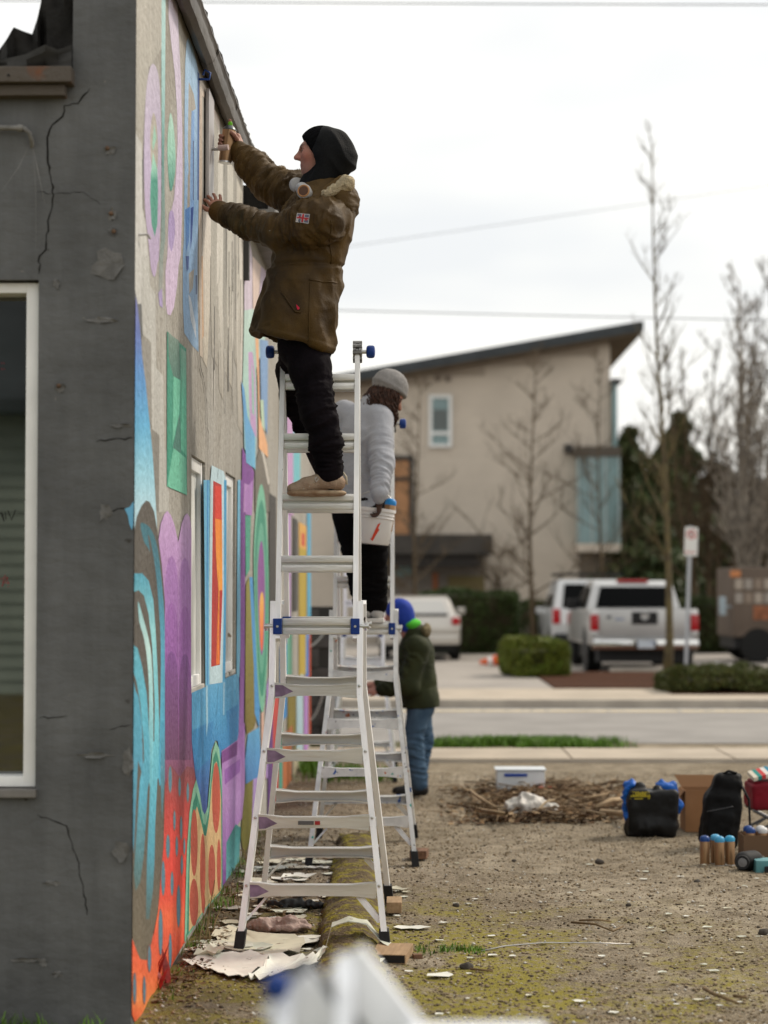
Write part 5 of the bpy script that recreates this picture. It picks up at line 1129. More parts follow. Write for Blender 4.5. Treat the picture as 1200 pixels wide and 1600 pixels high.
# ------------------------------------------------------------------ helper in the grey sweatshirt on the splashed ladder
def build_helper():
    Y = 11.70
    root = thing('person', tuple(A(576, 966, 11.82)), 'person in grey sweatshirt and grey beanie standing on the paint-splashed ladder', 'person')
    hip = A(562, 792, Y); chest = A(570, 680, Y); neck = A(588, 625, Y + .02); hc = A(606, 617, Y + .05)
    shR = A(592, 655, Y - .05); elR = A(597, 722, Y - .22); wrR = A(592, 778, Y - .35)
    shL = A(538, 648, Y + .05); elL = A(533, 715, Y + .12); wrL = A(545, 775, Y + .22)
    fd = np.array([.80, .35, -.48]); fd /= np.linalg.norm(fd); up = np.array([.42, .15, .9]); up -= fd * (up @ fd); up /= np.linalg.norm(up); sd = np.cross(up, fd)
    H = lambda f_, s_, u_: hc + fd * f_ + sd * s_ + up * u_
    S = SDF(hc * 0 + np.array([-.55, 11.35, 1.35]), np.array([.12, 12.25, 3.02]), .0065)
    S.cone(hip, chest, .10, .11, .03); S.cone(chest, neck, .09, .055, .03); S.cone(neck, hc, .052, .055, .03)
    M_ = Matrix((Vector(fd), Vector(sd), Vector(up))).transposed()
    S.ell(H(.0, 0, .03), (.092, .076, .095), .02, M=M_); S.ell(H(.035, 0, -.045), (.055, .055, .075), .03, M=M_); S.cone(H(.085, 0, .0), H(.108, 0, -.035), .009, .012, .012); S.ell(H(.06, 0, -.10), (.028, .032, .026), .02); S.ell(H(.08, 0, -.07), (.014, .02, .008), .006, M=M_)
    S.chain([chest + [0, 0, .05], shR, elR, wrR], [.06, .05, .042, .03], .02); S.chain([chest + [0, 0, .05], shL, elL, wrL], [.06, .05, .042, .03], .02)
    hand_sdf(S, wrR, (-.02, 0, -1), (1, -.2, 0), (0, -1, 0), [[(.082, .028, 0), (.10, .03, -.014), (.105, .03, -.034), (.095, .03, -.046)], [(.086, .009, 0), (.108, .01, -.014), (.113, .01, -.036), (.10, .01, -.05)], [(.084, -.010, 0), (.105, -.01, -.014), (.11, -.01, -.036), (.098, -.01, -.048)], [(.078, -.028, 0), (.096, -.03, -.012), (.10, -.03, -.03), (.09, -.03, -.04)]], .95, .010, thumb=[(.02, .026, -.004), (.05, .045, -.012), (.08, .045, -.02)])
    hand_sdf(S, wrL, (.3, .6, -.5), (-1, .2, 0), (0, 0, 1), [[(.082, .028, 0), (.105, .03, -.01), (.12, .03, -.03)], [(.086, .009, 0), (.113, .01, -.01), (.128, .01, -.034)], [(.084, -.010, 0), (.11, -.01, -.01), (.124, -.01, -.034)], [(.078, -.028, 0), (.098, -.03, -.008), (.11, -.03, -.028)]], .95, .010, thumb=[(.02, .026, -.004), (.05, .05, -.012), (.08, .055, -.02)])
    kL, aL = A(560, 875, Y + .02), A(570, 945, 11.80); kR, aR = A(582, 872, Y), A(588, 945, 11.80)
    S.chain([hip + [-.05, 0, 0], kL, aL], [.08, .055, .038], .02); S.chain([hip + [.07, 0, 0], kR, aR], [.08, .055, .038], .02)
    for a_ in (aL, aR): S.cone(a_, a_ + [0, .10, -.045], .03, .02, .02)
    glove = np.array([.012, .012, .013])
    def col(P, N):
        c_ = np.tile(np.array([.33, .15, .105]), (len(P), 1)); g = (near(P, wrR + [0, 0, -.05]) < .075)
        c_[g] = glove; q = (P - hc) @ np.stack([fd, sd, up], 1)
        be = (q[:, 0] > .0) & (q[:, 2] < -.05); c_[be] = (.05, .022, .014); br = (np.abs(q[:, 2] - .012) < .006) & (q[:, 0] > .07) & (np.abs(q[:, 1]) > .012); c_[br] = (.05, .025, .018); return c_
    sdf_obj('body', S, SKINM, root, it=1, col=col)
    TB = mat('black_work_trousers', (.005, .0045, .005), .9, var=.3, scale=9, spec=.05, bump=.4, bscale=50)
    S = SDF((-.58, 11.4, 1.38), (.02, 12.1, 2.2), .008); S.cone(hip + [0, 0, .03], hip + [0, 0, -.06], .145, .14, .03, flat=((0, 1, 0), .8))
    S.chain([hip + [-.06, 0, -.04], kL, aL], [.105, .082, .066], .02); S.chain([hip + [.08, 0, -.04], kR, aR], [.105, .082, .066], .02)
    sdf_obj('trousers', S, TB, root, lambda P, N: folds(P, hip + [0, 0, -.15], aL, 60, .006, 51) + folds(P, hip + [.05, 0, -.15], aR, 60, .006, 52))
    SW = mat('grey_sweatshirt', (.33, .34, .375), .9, var=.10, scale=7, bump=.3, bscale=140, spec=.2)
    S = SDF((-.58, 11.28, 1.9), (.1, 12.15, 2.92), .007)
    S.cone(hip + [-.005, 0, .02], lerp(hip, chest, .5), .145, .152, .03, flat=((0, 1, 0), .8)); S.cone(lerp(hip, chest, .5), chest, .152, .155, .03, flat=((0, 1, 0), .8)); S.cone(chest, neck + [-.03, 0, -.03], .150, .07, .05)
    S.chain([lerp(chest, shR, .6), shR, elR, wrR + [0, 0, .03]], [.09, .08, .068, .052], .035); S.chain([lerp(chest, shL, .6), shL, elL, wrL], [.09, .08, .068, .055], .035)
    S.cone(wrR + [0, 0, .02], wrR, .040, .038, .006)
    def dS(P, N): return folds(P, shR + [0, 0, -.12], wrR, 42, .006, 61) + folds(P, shL, wrL, 45, .007, 62) + folds(P, chest, hip, 26, .005, 63) + .002 * fbm(P * 18, 64)
    sw = sdf_obj('sweatshirt', S, SW, root, dS)
    S = SDF(hip - [.2, .2, .05], hip + [.2, .2, .08], .007); S.cone(hip + [0, 0, -.0], hip + [0, 0, .035], .150, .152, .01, flat=((0, 1, 0), .8)); S.half(hip + [0, 0, .03], (0, 0, 1)); S.half(hip + [0, 0, -.02], (0, 0, -1))
    sdf_obj('waistband', S, SW, sw, lambda P, N: .002 * np.sin(np.arctan2(P[:, 1] - hip[1], P[:, 0] - hip[0]) * 90))
    BN = mat('grey_knit_beanie', (.27, .26, .255), .95, var=.12, scale=30, bump=.5, bscale=150)
    S = SDF(hc - [.2, .2, .2], hc + [.22, .2, .24], .006); S.ell(H(-.012, 0, .055), (.112, .096, .098), .01, M=M_); S.half(H(.0, 0, .022), -up + .25 * fd); S.ell(H(-.01, 0, .04), (.118, .101, .030), .01, M=M_); S.ell(H(.005, 0, .0), (.088, .074, .085), .0, 'sub', M=M_)
    sdf_obj('beanie', S, BN, root, lambda P, N: .0016 * np.sin(np.arctan2((P - hc) @ sd, (P - hc) @ fd) * 70))
    HR = mat('brown_curls', (.045, .018, .010), .7, var=.5, scale=60, spec=.4); q = MB(); rr = random.Random(12)
    for k in range(330):
        a = rr.uniform(1.15, 5.1); st = H(math.cos(a) * .085, math.sin(a) * .074, rr.uniform(-.05, .035)); l = rr.uniform(.10, .20)
        out = (fd * math.cos(a) + sd * math.sin(a)); ph = rr.uniform(0, 6); P_ = []
        for j in range(9):
            t = j / 8; w_ = .016 * (t + .2); P_.append(st + out * (.012 + .055 * t * (1 - .4 * t)) + np.array([-.35, 0, -.95]) * l * t + np.array([math.cos(ph + 9 * t), math.sin(ph + 9 * t), .5 * math.sin(ph + 7 * t)]) * w_)
        q.tube(P_, [.0050 * (1 - .5 * j / 8) for j in range(9)], 4)
    for k in range(130):                                     # beard
        a = rr.uniform(-1.3, 1.3); st = H(math.cos(a) * .07, math.sin(a) * .052, rr.uniform(-.10, -.045)); P_ = [st + fd * .01 * j + np.array([.15, 0, -1]) * .016 * j + rr.uniform(-.004, .004) for j in range(4)]; q.tube(P_, [.004, .004, .003, .002], 4)
    q.build('hair', HR, root, smooth=0, fix=False)
    SHW = mat('grey_trainer', (.42, .41, .40), .8, var=.15, scale=20); SLW = mat('white_sole', (.66, .64, .60), .7)
    for a_ in (aL, aR):
        z0 = 1.352 + .036; S = SDF(a_ - [.09, .1, .14], a_ + [.09, .26, .06], .006); S.chain([a_ + [0, -.01, -.035], a_ + [0, .08, -.055], a_ + [0, .17, -.062]], [.046, .042, .034], .015); S.half((0, 0, z0 + .016), (0, 0, -1)); S.cone(a_ + [0, 0, .05], a_ + [0, 0, -.02], .038, .036, .003, 'sub'); sh = sdf_obj('shoe', S, SHW, root)
        MB().bbox((a_[0] - .045, a_[1] - .062, z0 + .001), (a_[0] + .045, a_[1] + .205, z0 + .028), .012).build('sole', SLW, sh, smooth=40)
    # fingerless-glove hand steadies the bucket hanging at his hip
    BW = mat('spattered_white_plastic', (.66, .64, .63), .45, var=.06, scale=8, speck=[((.55, .05, .02), 7.5, .70), ((.12, .12, .16), 12, .71), ((.45, .40, .55), 9, .71), ((.35, .40, .12), 14, .74)])
    bk = A(580, 850, 11.50); bc = thing('paint_bucket', tuple(bk), 'white plastic bucket splashed with paint hanging beside the grey sweatshirt', 'bucket'); Mb = Matrix.Translation(Vector(bk)) @ Matrix.Rotation(.10, 4, 'Y')
    MB().lathe([(.098, 0), (.102, .004), (.118, .185), (.124, .188), (.124, .205), (.119, .206), (.117, .19), (.099, .012), (.01, .01)], 30, Mb).build('pail', BW, bc, smooth=40)
    for z_ in (.15, .168): MB().lathe([(.1165 + .0, z_ - .004), (.1215, z_), (.117, z_ + .004)], 30, Mb).build('rib', BW, bc, smooth=40)
    MB().tube([Mb @ Vector((.122 * math.cos(t), .02 * math.sin(t), .19 + .12 * math.sin(t))) for t in np.linspace(0, math.pi, 14)], .0035, 6).build('handle', STEEL, bc, smooth=0)
    MB().tube([Mb @ Vector((-.122, 0, .19)), Vector((-.275 + .17, 11.95, at(600, 800, 11.95).z + .08))], .004, 5).build('hook', STEEL, bc, smooth=0)
    RR = mat('red_splash', (.55, .05, .02), .5); q = MB()
    def onp(a, z_): r_ = .103 + (.118 - .103) * z_ / .185 + .0015; return Mb @ Vector((r_ * math.sin(a), -r_ * math.cos(a), z_))
    pts = [(-.10, .03), (.0, .028), (.12, .07), (.26, .115), (.40, .125), (.30, .09), (.38, .085), (.20, .045), (.08, .015)]; q.add([onp(*p) for p in pts], [tuple(range(len(pts)))]); q.build('red_splash', RR, bc, fix=False)
    bcan(A(603.5, 832, 11.50), 'aerosol can with blue dome cap standing in the white bucket', mat('cap_blue', (.02, .22, .55), .4), tilt=(.15, 0))
def bcan(p, label, capm, tilt=(0, 0), group=None, sc=1.0, nocap=False):
    c_ = thing('spray_can', tuple(p), label, 'spray can', group); M_ = Matrix.Translation(Vector(p)) @ Matrix.Rotation(tilt[0], 4, 'Y') @ Matrix.Rotation(tilt[1], 4, 'X') @ Matrix.Scale(sc, 4)
    MB().lathe([(.030, .002), (.0335, .006), (.0335, .158), (.032, .162)], 20, M_).build('can_body', MATS['bronze_can'], c_, smooth=40); MB().lathe([(.0325, 0), (.0345, .002), (.0340, .008)], 20, M_).build('bottom_rim', MATS['can_steel'], c_, smooth=40)
    MB().lathe([(.0335, .160), (.034, .164), (.034, .174), (.031, .186), (.022, .195), (.008, .199), (.001, .1995)], 20, M_).build('cap', capm, c_, smooth=40); return c_
build_helper()

# ------------------------------------------------------------------ person in jeans at the far ladder
def build_third():
    Y = 15.45
    root = thing('person', tuple(A(655, 1240, Y)), 'person in dark green jacket, jeans and blue hat standing by the farthest ladder', 'person')
    hip = A(657, 1095, Y); chest = A(648, 1020, Y); neck = A(638, 988, Y); hc = A(622, 962, Y)
    shN = A(652, 1012, Y - .14); elN = A(640, 1072, Y - .16); wrN = A(594, 1078, Y - .05); shF = A(645, 1008, Y + .15); elF = A(622, 1062, Y + .2); wrF = A(592, 1068, Y + .2)
    kN, aN = A(645, 1160, Y - .03), A(656, 1226, Y - .02); kF, aF = A(660, 1160, Y + .12), A(650, 1224, Y + .14)
    fd = np.array([-.85, .1, -.5]); fd /= np.linalg.norm(fd)
    S = SDF((-.38, 15.0, -.02), (.38, 15.9, 1.62), .0075)
    S.cone(hip, chest, .10, .11, .03); S.cone(chest, neck, .09, .055, .03); S.cone(neck, hc, .05, .055, .03); S.ell(hc + [.0, 0, .01], (.095, .078, .10), .02); S.ell(hc + [-.05, 0, -.05], (.05, .055, .06), .03); S.cone(hc + fd * .085, hc + fd * .10 + [0, 0, -.03], .010, .012, .01)
    S.chain([chest + [0, 0, .04], shN, elN, wrN], [.06, .05, .042, .03], .02); S.chain([chest + [0, 0, .04], shF, elF, wrF], [.06, .05, .042, .03], .02)
    f4 = [[(.082, .028, 0), (.105, .034, -.006), (.125, .036, -.018)], [(.086, .009, 0), (.116, .012, -.006), (.138, .012, -.02)], [(.084, -.010, 0), (.112, -.012, -.006), (.134, -.012, -.02)], [(.078, -.028, 0), (.099, -.034, -.006), (.115, -.036, -.018)]]
    for w_ in (wrN, wrF): hand_sdf(S, w_, (-1, .1, -.12), (0, -.5, 1), (0, -1, 0), f4, .95, .0105, thumb=[(.02, .026, -.004), (.05, .052, -.008), (.08, .06, -.01)])
    S.chain([hip, kN, aN], [.065, .048, .036], .01); S.chain([hip, kF, aF], [.065, .048, .036], .01)
    for a_ in (aN, aF): S.cone(a_, a_ + [-.08, 0, -.05], .03, .02, .02)
    sdf_obj('body', S, SKINM, root, it=1, col=lambda P, N: np.tile(np.array([.34, .15, .11]), (len(P), 1)))
    JN = mat('blue_jeans', (.075, .13, .20), .85, col2=(.04, .075, .125), scale=8, bump=.3, bscale=120, spec=.15, speck=((.3, .34, .38), 30, .72))
    S = SDF((-.25, 15.05, .02), (.35, 15.85, .95), .008); S.cone(hip + [0, 0, .05], hip + [0, 0, -.05], .110, .112, .03); S.chain([hip + [-.01, -.05, -.05], kN, aN], [.090, .078, .064], .02); S.chain([hip + [.0, .06, -.05], kF, aF], [.090, .078, .062], .02)
    sdf_obj('jeans', S, JN, root, lambda P, N: folds(P, hip + [0, 0, -.2], aN, 55, .009, 71) + folds(P, hip + [0, .1, -.2], aF, 55, .009, 72))
    JK = mat('dark_green_jacket', (.034, .040, .014), .75, col2=(.016, .020, .008), scale=5, bump=.3, bscale=100, spec=.2)
    S = SDF((-.36, 14.95, .58), (.40, 15.95, 1.5), .008)
    ln = [(A(648, 992, Y), .10), (A(650, 1020, Y), .138), (A(652, 1060, Y), .138), (A(657, 1095, Y), .142), (A(659, 1115, Y), .142)]
    for (p0, r0), (p1, r1) in zip(ln[:-1], ln[1:]): S.cone(p0, p1, r0, r1, .03)
    S.chain([chest + [.02, 0, .04], shN, elN, lerp(elN, wrN, .92)], [.09, .088, .075, .055], .035); S.chain([chest + [0, 0, .04], shF, elF, lerp(elF, wrF, .92)], [.09, .085, .072, .055], .035)
    S.half(A(657, 1106, Y), (.05, 0, -1)); S.cone(hip + [0, 0, .02], hip + [0, 0, -.15], .116, .12, .01, 'sub'); S.cone(A(640, 992, Y), A(630, 965, Y), .06, .07, .01, 'sub')
    jk = sdf_obj('jacket', S, JK, root, lambda P, N: folds(P, shN, wrN, 55, .011, 81) + folds(P, chest, hip, 40, .010, 83) + .004 * fbm(P * 10, 84))
    S = SDF(A(660, 985, Y) - [.12, .2, .12], A(660, 985, Y) + [.12, .2, .14], .008); S.ell(A(664, 985, Y), (.045, .11, .062), .02); S.ell(A(654, 972, Y), (.045, .08, .05), .02, 'sub'); sdf_obj('hood', S, mat('tan_lining', (.16, .13, .075), .95, var=.35, scale=30, bump=.8, bscale=60), jk, lambda P, N: .006 * fbm(P * 20, 3))
    S = SDF(A(643, 980, Y) - [.14, .16, .12], A(643, 980, Y) + [.14, .16, .14], .008); S.ell(A(644, 978, Y), (.075, .095, .068), .02, M=Matrix.Rotation(.5, 4, 'Y')); sdf_obj('green_neck_hood', S, mat('lime_green', (.07, .42, .03), .8, var=.2, scale=12), root, lambda P, N: .006 * np.sin(P[:, 2] * 90 + 5 * vnoise(P * 9, 2)))
    S = SDF(hc - [.2, .18, .2], hc + [.2, .18, .22], .007); up = np.array([-.35, 0, .93]); S.ell(hc + [.015, 0, .03], (.110, .094, .108), .01, M=Matrix.Rotation(.3, 4, 'Y')); S.cone(hc + [.03, 0, .0], hc + [.08, 0, -.09], .09, .07, .03); S.ell(hc + [-.075, 0, -.075], (.075, .085, .085), .01, 'sub')
    sdf_obj('blue_hat', S, mat('royal_blue', (.012, .04, .30), .75, var=.15, scale=10), root, lambda P, N: .004 * fbm(P * 9, 2))
    for a_ in (aN, aF):
        S = SDF(a_ - [.26, .1, .13], a_ + [.1, .1, .05], .007); S.chain([a_ + [.02, 0, -.04], a_ + [-.06, 0, -.055], a_ + [-.15, 0, -.062]], [.05, .046, .038], .015); S.half((0, 0, .002), (0, 0, -1)); sdf_obj('shoe', S, mat('black_boot', (.014, .013, .013), .6, var=.2, scale=20), root)
build_third()

# ================================================================== ACROSS THE ROAD
def mesh_np(name, P, Fc, m, parent=None, cols=None, smooth=False):
    me = bpy.data.meshes.new(name); off = np.array(wloc(parent)) if parent is not None else np.array([P[:, 0].mean(), P[:, 1].mean(), P[:, 2].min()])
    me.vertices.add(len(P)); me.vertices.foreach_set('co', (P - off).ravel()); k = Fc.shape[1]
    me.loops.add(Fc.size); me.loops.foreach_set('vertex_index', Fc.ravel().astype(np.int32)); me.polygons.add(len(Fc)); me.polygons.foreach_set('loop_start', np.arange(0, Fc.size, k, dtype=np.int32)); me.update(calc_edges=True)
    if cols is not None:
        a = me.color_attributes.new('Col', 'FLOAT_COLOR', 'POINT'); a.data.foreach_set('color', np.concatenate([cols, np.ones((len(P), 1))], 1).ravel())
    me.materials.append(m); o = bpy.data.objects.new(name, me); COL.objects.link(o)
    if parent is not None: o.parent = parent
    else: o.location = off
    return o
def leaves(name, C, size, base, m, parent, seed, flat=.5, jit=.35):
    """one quad per centre, facing every way"""
    r = np.random.default_rng(seed); n = len(C); a = r.normal(size=(n, 3)); a /= np.linalg.norm(a, axis=1)[:, None]; b_ = np.cross(a, r.normal(size=(n, 3))); b_ /= np.linalg.norm(b_, axis=1)[:, None] + 1e-9
    s_ = (size * r.uniform(.6, 1.4, n))[:, None]; P = np.stack([C - a * s_, C - b_ * s_ * flat, C + a * s_, C + b_ * s_ * flat], 1).reshape(-1, 3)
    g = np.array(base)[None] * r.uniform(1 - jit, 1 + jit, (n, 1)) * r.uniform(.85, 1.15, (n, 3))
    return mesh_np(name, P, np.arange(4 * n).reshape(-1, 4), m, parent, np.repeat(g, 4, 0))
LEAF = mat('leaf', rough=.6, attr='Col', spec=.3); BARK = mat('bark', (.11, .078, .045), .9, col2=(.06, .043, .026), scale=8, stretch=(3, 3, .6), bump=.8, bscale=30); PALEB = mat('pale_bark', (.34, .30, .25), .9, col2=(.14, .12, .10), scale=6, bump=.5, bscale=20)
MOSSB = mat('mossy_bark', (.15, .12, .055), .9, col2=(.09, .07, .045), scale=6, bump=.8, bscale=30)
def hedge(x0, x1, y0, y1, z0, z1, label, seed, base=(.05, .085, .012), n=9000, ls=.035):
    h = thing('hedge', ((x0 + x1) / 2, (y0 + y1) / 2, z0), label, 'hedge', 'clipped hedges across the road'); r = np.random.default_rng(seed)
    S = r.uniform(-1, 1, (n, 3)); ax_ = r.integers(0, 3, n); sg = r.choice([-1, 1], n); S[np.arange(n), ax_] = sg * (1 - .14 * r.random(n) ** 2); S = np.sign(S) * np.abs(S) ** .9
    nn = np.linalg.norm(np.abs(S) ** 3, axis=1) ** (1 / 3); S = S / np.maximum(nn, 1)[:, None] ** .8
    c = np.array([(x0 + x1) / 2, (y0 + y1) / 2, (z0 + z1) / 2]); e = np.array([(x1 - x0) / 2, (y1 - y0) / 2, (z1 - z0) / 2])
    P = c + S * e; P += .10 * np.stack([vnoise(P * 2.2, seed + k) for k in range(3)], 1); P = P[P[:, 2] > z0 - .02]
    leaves('foliage', P, ls, base, LEAF, h, seed)
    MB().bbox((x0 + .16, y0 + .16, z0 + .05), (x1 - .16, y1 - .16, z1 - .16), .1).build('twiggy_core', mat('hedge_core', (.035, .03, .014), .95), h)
    for k in range(4):
        x = x0 + (x1 - x0) * (k + .5) / 4; MB().tube([(x, (y0 + y1) / 2, z0 - .03), (x + .05, (y0 + y1) / 2, z0 + .3)], [.03, .02], 6).build('stem', BARK, h)
    return h
def gz(px, Y): return at(px, 900, Y).x
hedge(gz(785, 35), gz(889, 35), 34.2, 35.6, .13, at(800, 1001, 35).z, 'low bright clipped hedge left of the silver pickup', 1, (.11, .135, .014))
hedge(gz(1037, 29), gz(1240, 29), 28.7, 30.0, .126, at(1100, 1045, 29.2).z, 'long low hedge in front of the sign post', 2, (.075, .085, .022), 12000)
hedge(gz(650, 50), gz(812, 50), 49, 50.5, .0, at(700, 922, 49.5).z, 'taller dark hedge behind the silver hatchback', 3, (.035, .06, .010), 9000, .05)
hedge(gz(815, 52), gz(880, 52), 51, 52.5, .0, at(850, 940, 52).z, 'dark hedge beside the white off-roader', 4, (.04, .06, .012), 5000, .05)
hedge(gz(1075, 50), gz(1150, 50), 49.5, 51.5, .0, at(1100, 936, 50).z, 'dark hedge between pickup and food truck', 5, (.035, .05, .012), 6000, .05)
hedge(gz(1150, 54), gz(1400, 54), 53, 56, .0, at(1100, 925, 54).z, 'dark hedge behind the food truck', 6, (.03, .04, .012), 7000, .06)

def bare_tree(label, px, Y, top_py, r0, seed, m=BARK, n=26, first=.22, reach=.28, up=.75, z0=.0, lean=0.0, stems=1, sub=5, group='bare winter trees across the road'):
    R = random.Random(seed); bx = gz(px, Y); H = at(px, top_py, Y).z - z0
    t = thing('bare_tree', (bx, Y, z0), label, 'tree', group); tr = MB(); br = MB()
    for s_ in range(stems):
        dx = 0 if stems == 1 else R.uniform(-.75, .75); Hs = H * (1 if s_ == 0 else R.uniform(.62, .95)); ph = R.uniform(0, 6); pts = []
        N = 14
        for i in range(N + 1):
            q = i / N; pts.append(Vector((bx + dx * (q ** .6) * H * .22 + lean * q + .07 * math.sin(ph + 5 * q) * (q > 0), Y + .10 * math.sin(ph * 2 + 4 * q) * q + (0 if stems == 1 else R.uniform(-.02, .02)), z0 - .05 + (Hs + .05) * q)))
        tr.tube(pts, [max(.010, r0 * (1 - .93 * (i / N) ** (.55 if stems > 1 else .42))) * (.7 if s_ else 1) for i in range(N + 1)], 7)
        def twig(p, d, l, r_, depth):
            k = 5; P = [p]; dd = d.copy()
            for j in range(k):
                dd = (dd + Vector((R.uniform(-.16, .16), R.uniform(-.16, .16), R.uniform(.0, .16) * up * 1.3))).normalized(); P.append(P[-1] + dd * l / k)
            br.tube(P, [max(.0032 if stems == 1 else .0075, r_ * .8 * (1 - .88 * j / k)) for j in range(k + 1)], 4, caps=False)
            if depth:
                for _ in range(sub if depth > 1 else 3):
                    j = R.randint(1, k - 1); e = (P[j + 1] - P[j]).normalized(); o = Vector((R.gauss(0, 1), R.gauss(0, 1), R.uniform(-.2, .9))).normalized(); twig(P[j], (e * .75 + o * .65).normalized(), l * R.uniform(.3, .55), r_ * .5, depth - 1)
        nb = n if s_ == 0 else n // 2
        for k in range(nb):
            q = first + (1 - first) * (k + R.random()) / nb; f = q * N; i = min(N - 1, int(f)); p = pts[i].lerp(pts[i + 1], f - i); a = R.uniform(0, 6.28)
            d = Vector((math.cos(a), math.sin(a), up * R.uniform(.6, 1.2))).normalized(); twig(p, d, H * reach * (1.15 - q) * R.uniform(.6, 1.15) + .25, r0 * .28 * (1.1 - q * .8) + .006, 2)
    tr.build('trunk', m, t, smooth=0); br.build('crown', m, t, smooth=0, fix=False); return t
bare_tree('slim bare tree before the middle of the beige building', 833, 46, 545, .10, 11, n=30, first=.2, reach=.30, up=.55)
bare_tree('bare tree in front of the beige building, left of its white window', 652, 48, 600, .10, 12, n=24, first=.18, reach=.33, up=.5)
bare_tree('bare tree before the teal bay window of the beige building', 940, 47, 560, .09, 13, n=24, first=.15, reach=.28, up=.6)
bare_tree('tallest bare tree rising right of the beige roof, by the pickup', 1041, 33.6, 228, .105, 14, MOSSB, n=34, first=.2, reach=.15, up=1.1, z0=.13, lean=-.16, sub=4)
bare_tree('multi-stemmed bare tree behind the no-parking sign', 1108, 56, 470, .2, 15, n=30, first=.2, reach=.22, up=1.2, stems=6)
bare_tree('pale multi-stemmed bare tree at the right edge', 1180, 46, 440, .2, 16, PALEB, n=30, first=.25, reach=.22, up=1.2, stems=6)
bare_tree('bare tree with upright twigs at the far right edge', 1205, 52, 400, .2, 17, n=28, first=.25, reach=.22, up=1.2, stems=5)
bare_tree('small leafless shrub left of the white off-roader', 790, 50, 860, .05, 18, n=14, first=.05, reach=.5, up=.5, stems=3)

def evergreen(label, px, Y, top, rad, seed, base=(.06, .08, .028), n=6500):
    R = np.random.default_rng(seed); bx = gz(px, Y); H = at(px, top, Y).z; t = thing('evergreen_tree', (bx, Y, 0), label, 'tree', 'dark evergreens behind the car park')
    MB().tube([(bx, Y, -.05), (bx + .05, Y, H * .5), (bx, Y, H * .96)], [.22, .15, .03], 8).build('trunk', BARK, t, smooth=0)
    h = R.random(n) ** .75; ang = R.uniform(0, 6.283, n); lay = .72 + .28 * np.sin(h * 38 + ang * 1.3 + seed); rr = rad * (1 - h * .93) * lay * R.random(n) ** .45
    rr = rr * (1 + .35 * vnoise(np.stack([np.cos(ang) * 2, np.sin(ang) * 2, h * 6], 1), seed))
    C = np.stack([bx + rr * np.cos(ang), Y + rr * np.sin(ang), .25 + H * (.03 + .97 * h) - rr * .22], 1); leaves('crown', C, .15, base, LEAF, t, seed, .4, .5); return t
evergreen('dark conifer just right of the beige building', 985, 66, 680, 3.4, 31); evergreen('broad dark conifer behind the pickup roof', 1040, 64, 705, 4.2, 32); evergreen('pointed dark conifer behind the no-parking sign', 1062, 70, 655, 3.8, 33)
evergreen('dark evergreen left of the pale trunks', 1120, 66, 735, 4.6, 34, (.03, .034, .016)); evergreen('brownish evergreen at the right edge behind the food truck', 1180, 68, 760, 4.8, 35, (.045, .04, .022)); evergreen('squat dark evergreen right of the teal bay window', 1010, 60, 770, 3.0, 36)

# ------------------------------------------------------------------ beige building with the slanting roof
BY = 60.0
bb = thing('apartment_building', (gz(760, BY), BY + 5, 0), 'beige building with slanting dark roof across the road', 'building')
SID = mat('beige_siding', (.55, .485, .41), .85, var=.05, scale=1.2); SID2 = mat('beige_siding_joint', (.40, .34, .28), .9)
xl, xr = gz(300, BY), gz(955, BY); pA, pB = at(400, 613, BY), at(1005, 507, BY); sl = (pB.z - pA.z) / (pB.x - pA.x)
def ztop(x): return pA.z + sl * (x - pA.x) - .42
poly = [Vector((xl, BY + .08, 0)), Vector((xr - .02, BY + .08, 0)), Vector((xr - .02, BY + .08, ztop(xr) + .1)), Vector((xl, BY + .08, ztop(xl) + .1))]
MB().prism(poly, (0, 11.5, 0)).build('wall', SID2, bb)
bh = .30
for i in range(34):
    z0 = i * bh; z1 = z0 + bh - .004
    if z1 > ztop(xr): break
    xs = max(xl, pA.x + (z1 + .42 - pA.z) / sl) if z1 > ztop(xl) else xl
    MB().prism([Vector((xs, BY + .09, z0)), Vector((xr, BY + .09, z0)), Vector((xr, BY + .09, z1)), Vector((xs, BY + .09, z1))], (0, -.03, 0)).build('siding_board', SID, bb)
RF = mat('slate_roof_edge', (.045, .052, .058), .6, var=.15, scale=2); SOF = mat('brown_soffit', (.10, .075, .05), .8, var=.2, scale=3)
o = gz(330, BY - .7); e = gz(1008, BY - .7)
def zr(x): return pA.z + sl * (x - pA.x)
r_ = MB().prism([Vector((o, BY - .7, zr(o) - .26)), Vector((e, BY - .7, zr(e) - .26)), Vector((e, BY - .7, zr(e) + .04)), Vector((o, BY - .7, zr(o) + .04))], (0, 13.0, 0)).build('roof', RF, bb)
MB().prism([Vector((o + .02, BY - .66, zr(o) - .34)), Vector((e - .04, BY - .66, zr(e) - .34)), Vector((e - .04, BY - .66, zr(e) - .263)), Vector((o + .02, BY - .66, zr(o) - .263))], (0, 12.9, 0)).build('soffit', SOF, r_)
BGL = mat('teal_glass', (.16, .26, .27), .12, spec=.8, var=.15, scale=1.0); WF = mat('white_window_frame', (.72, .73, .72), .5)
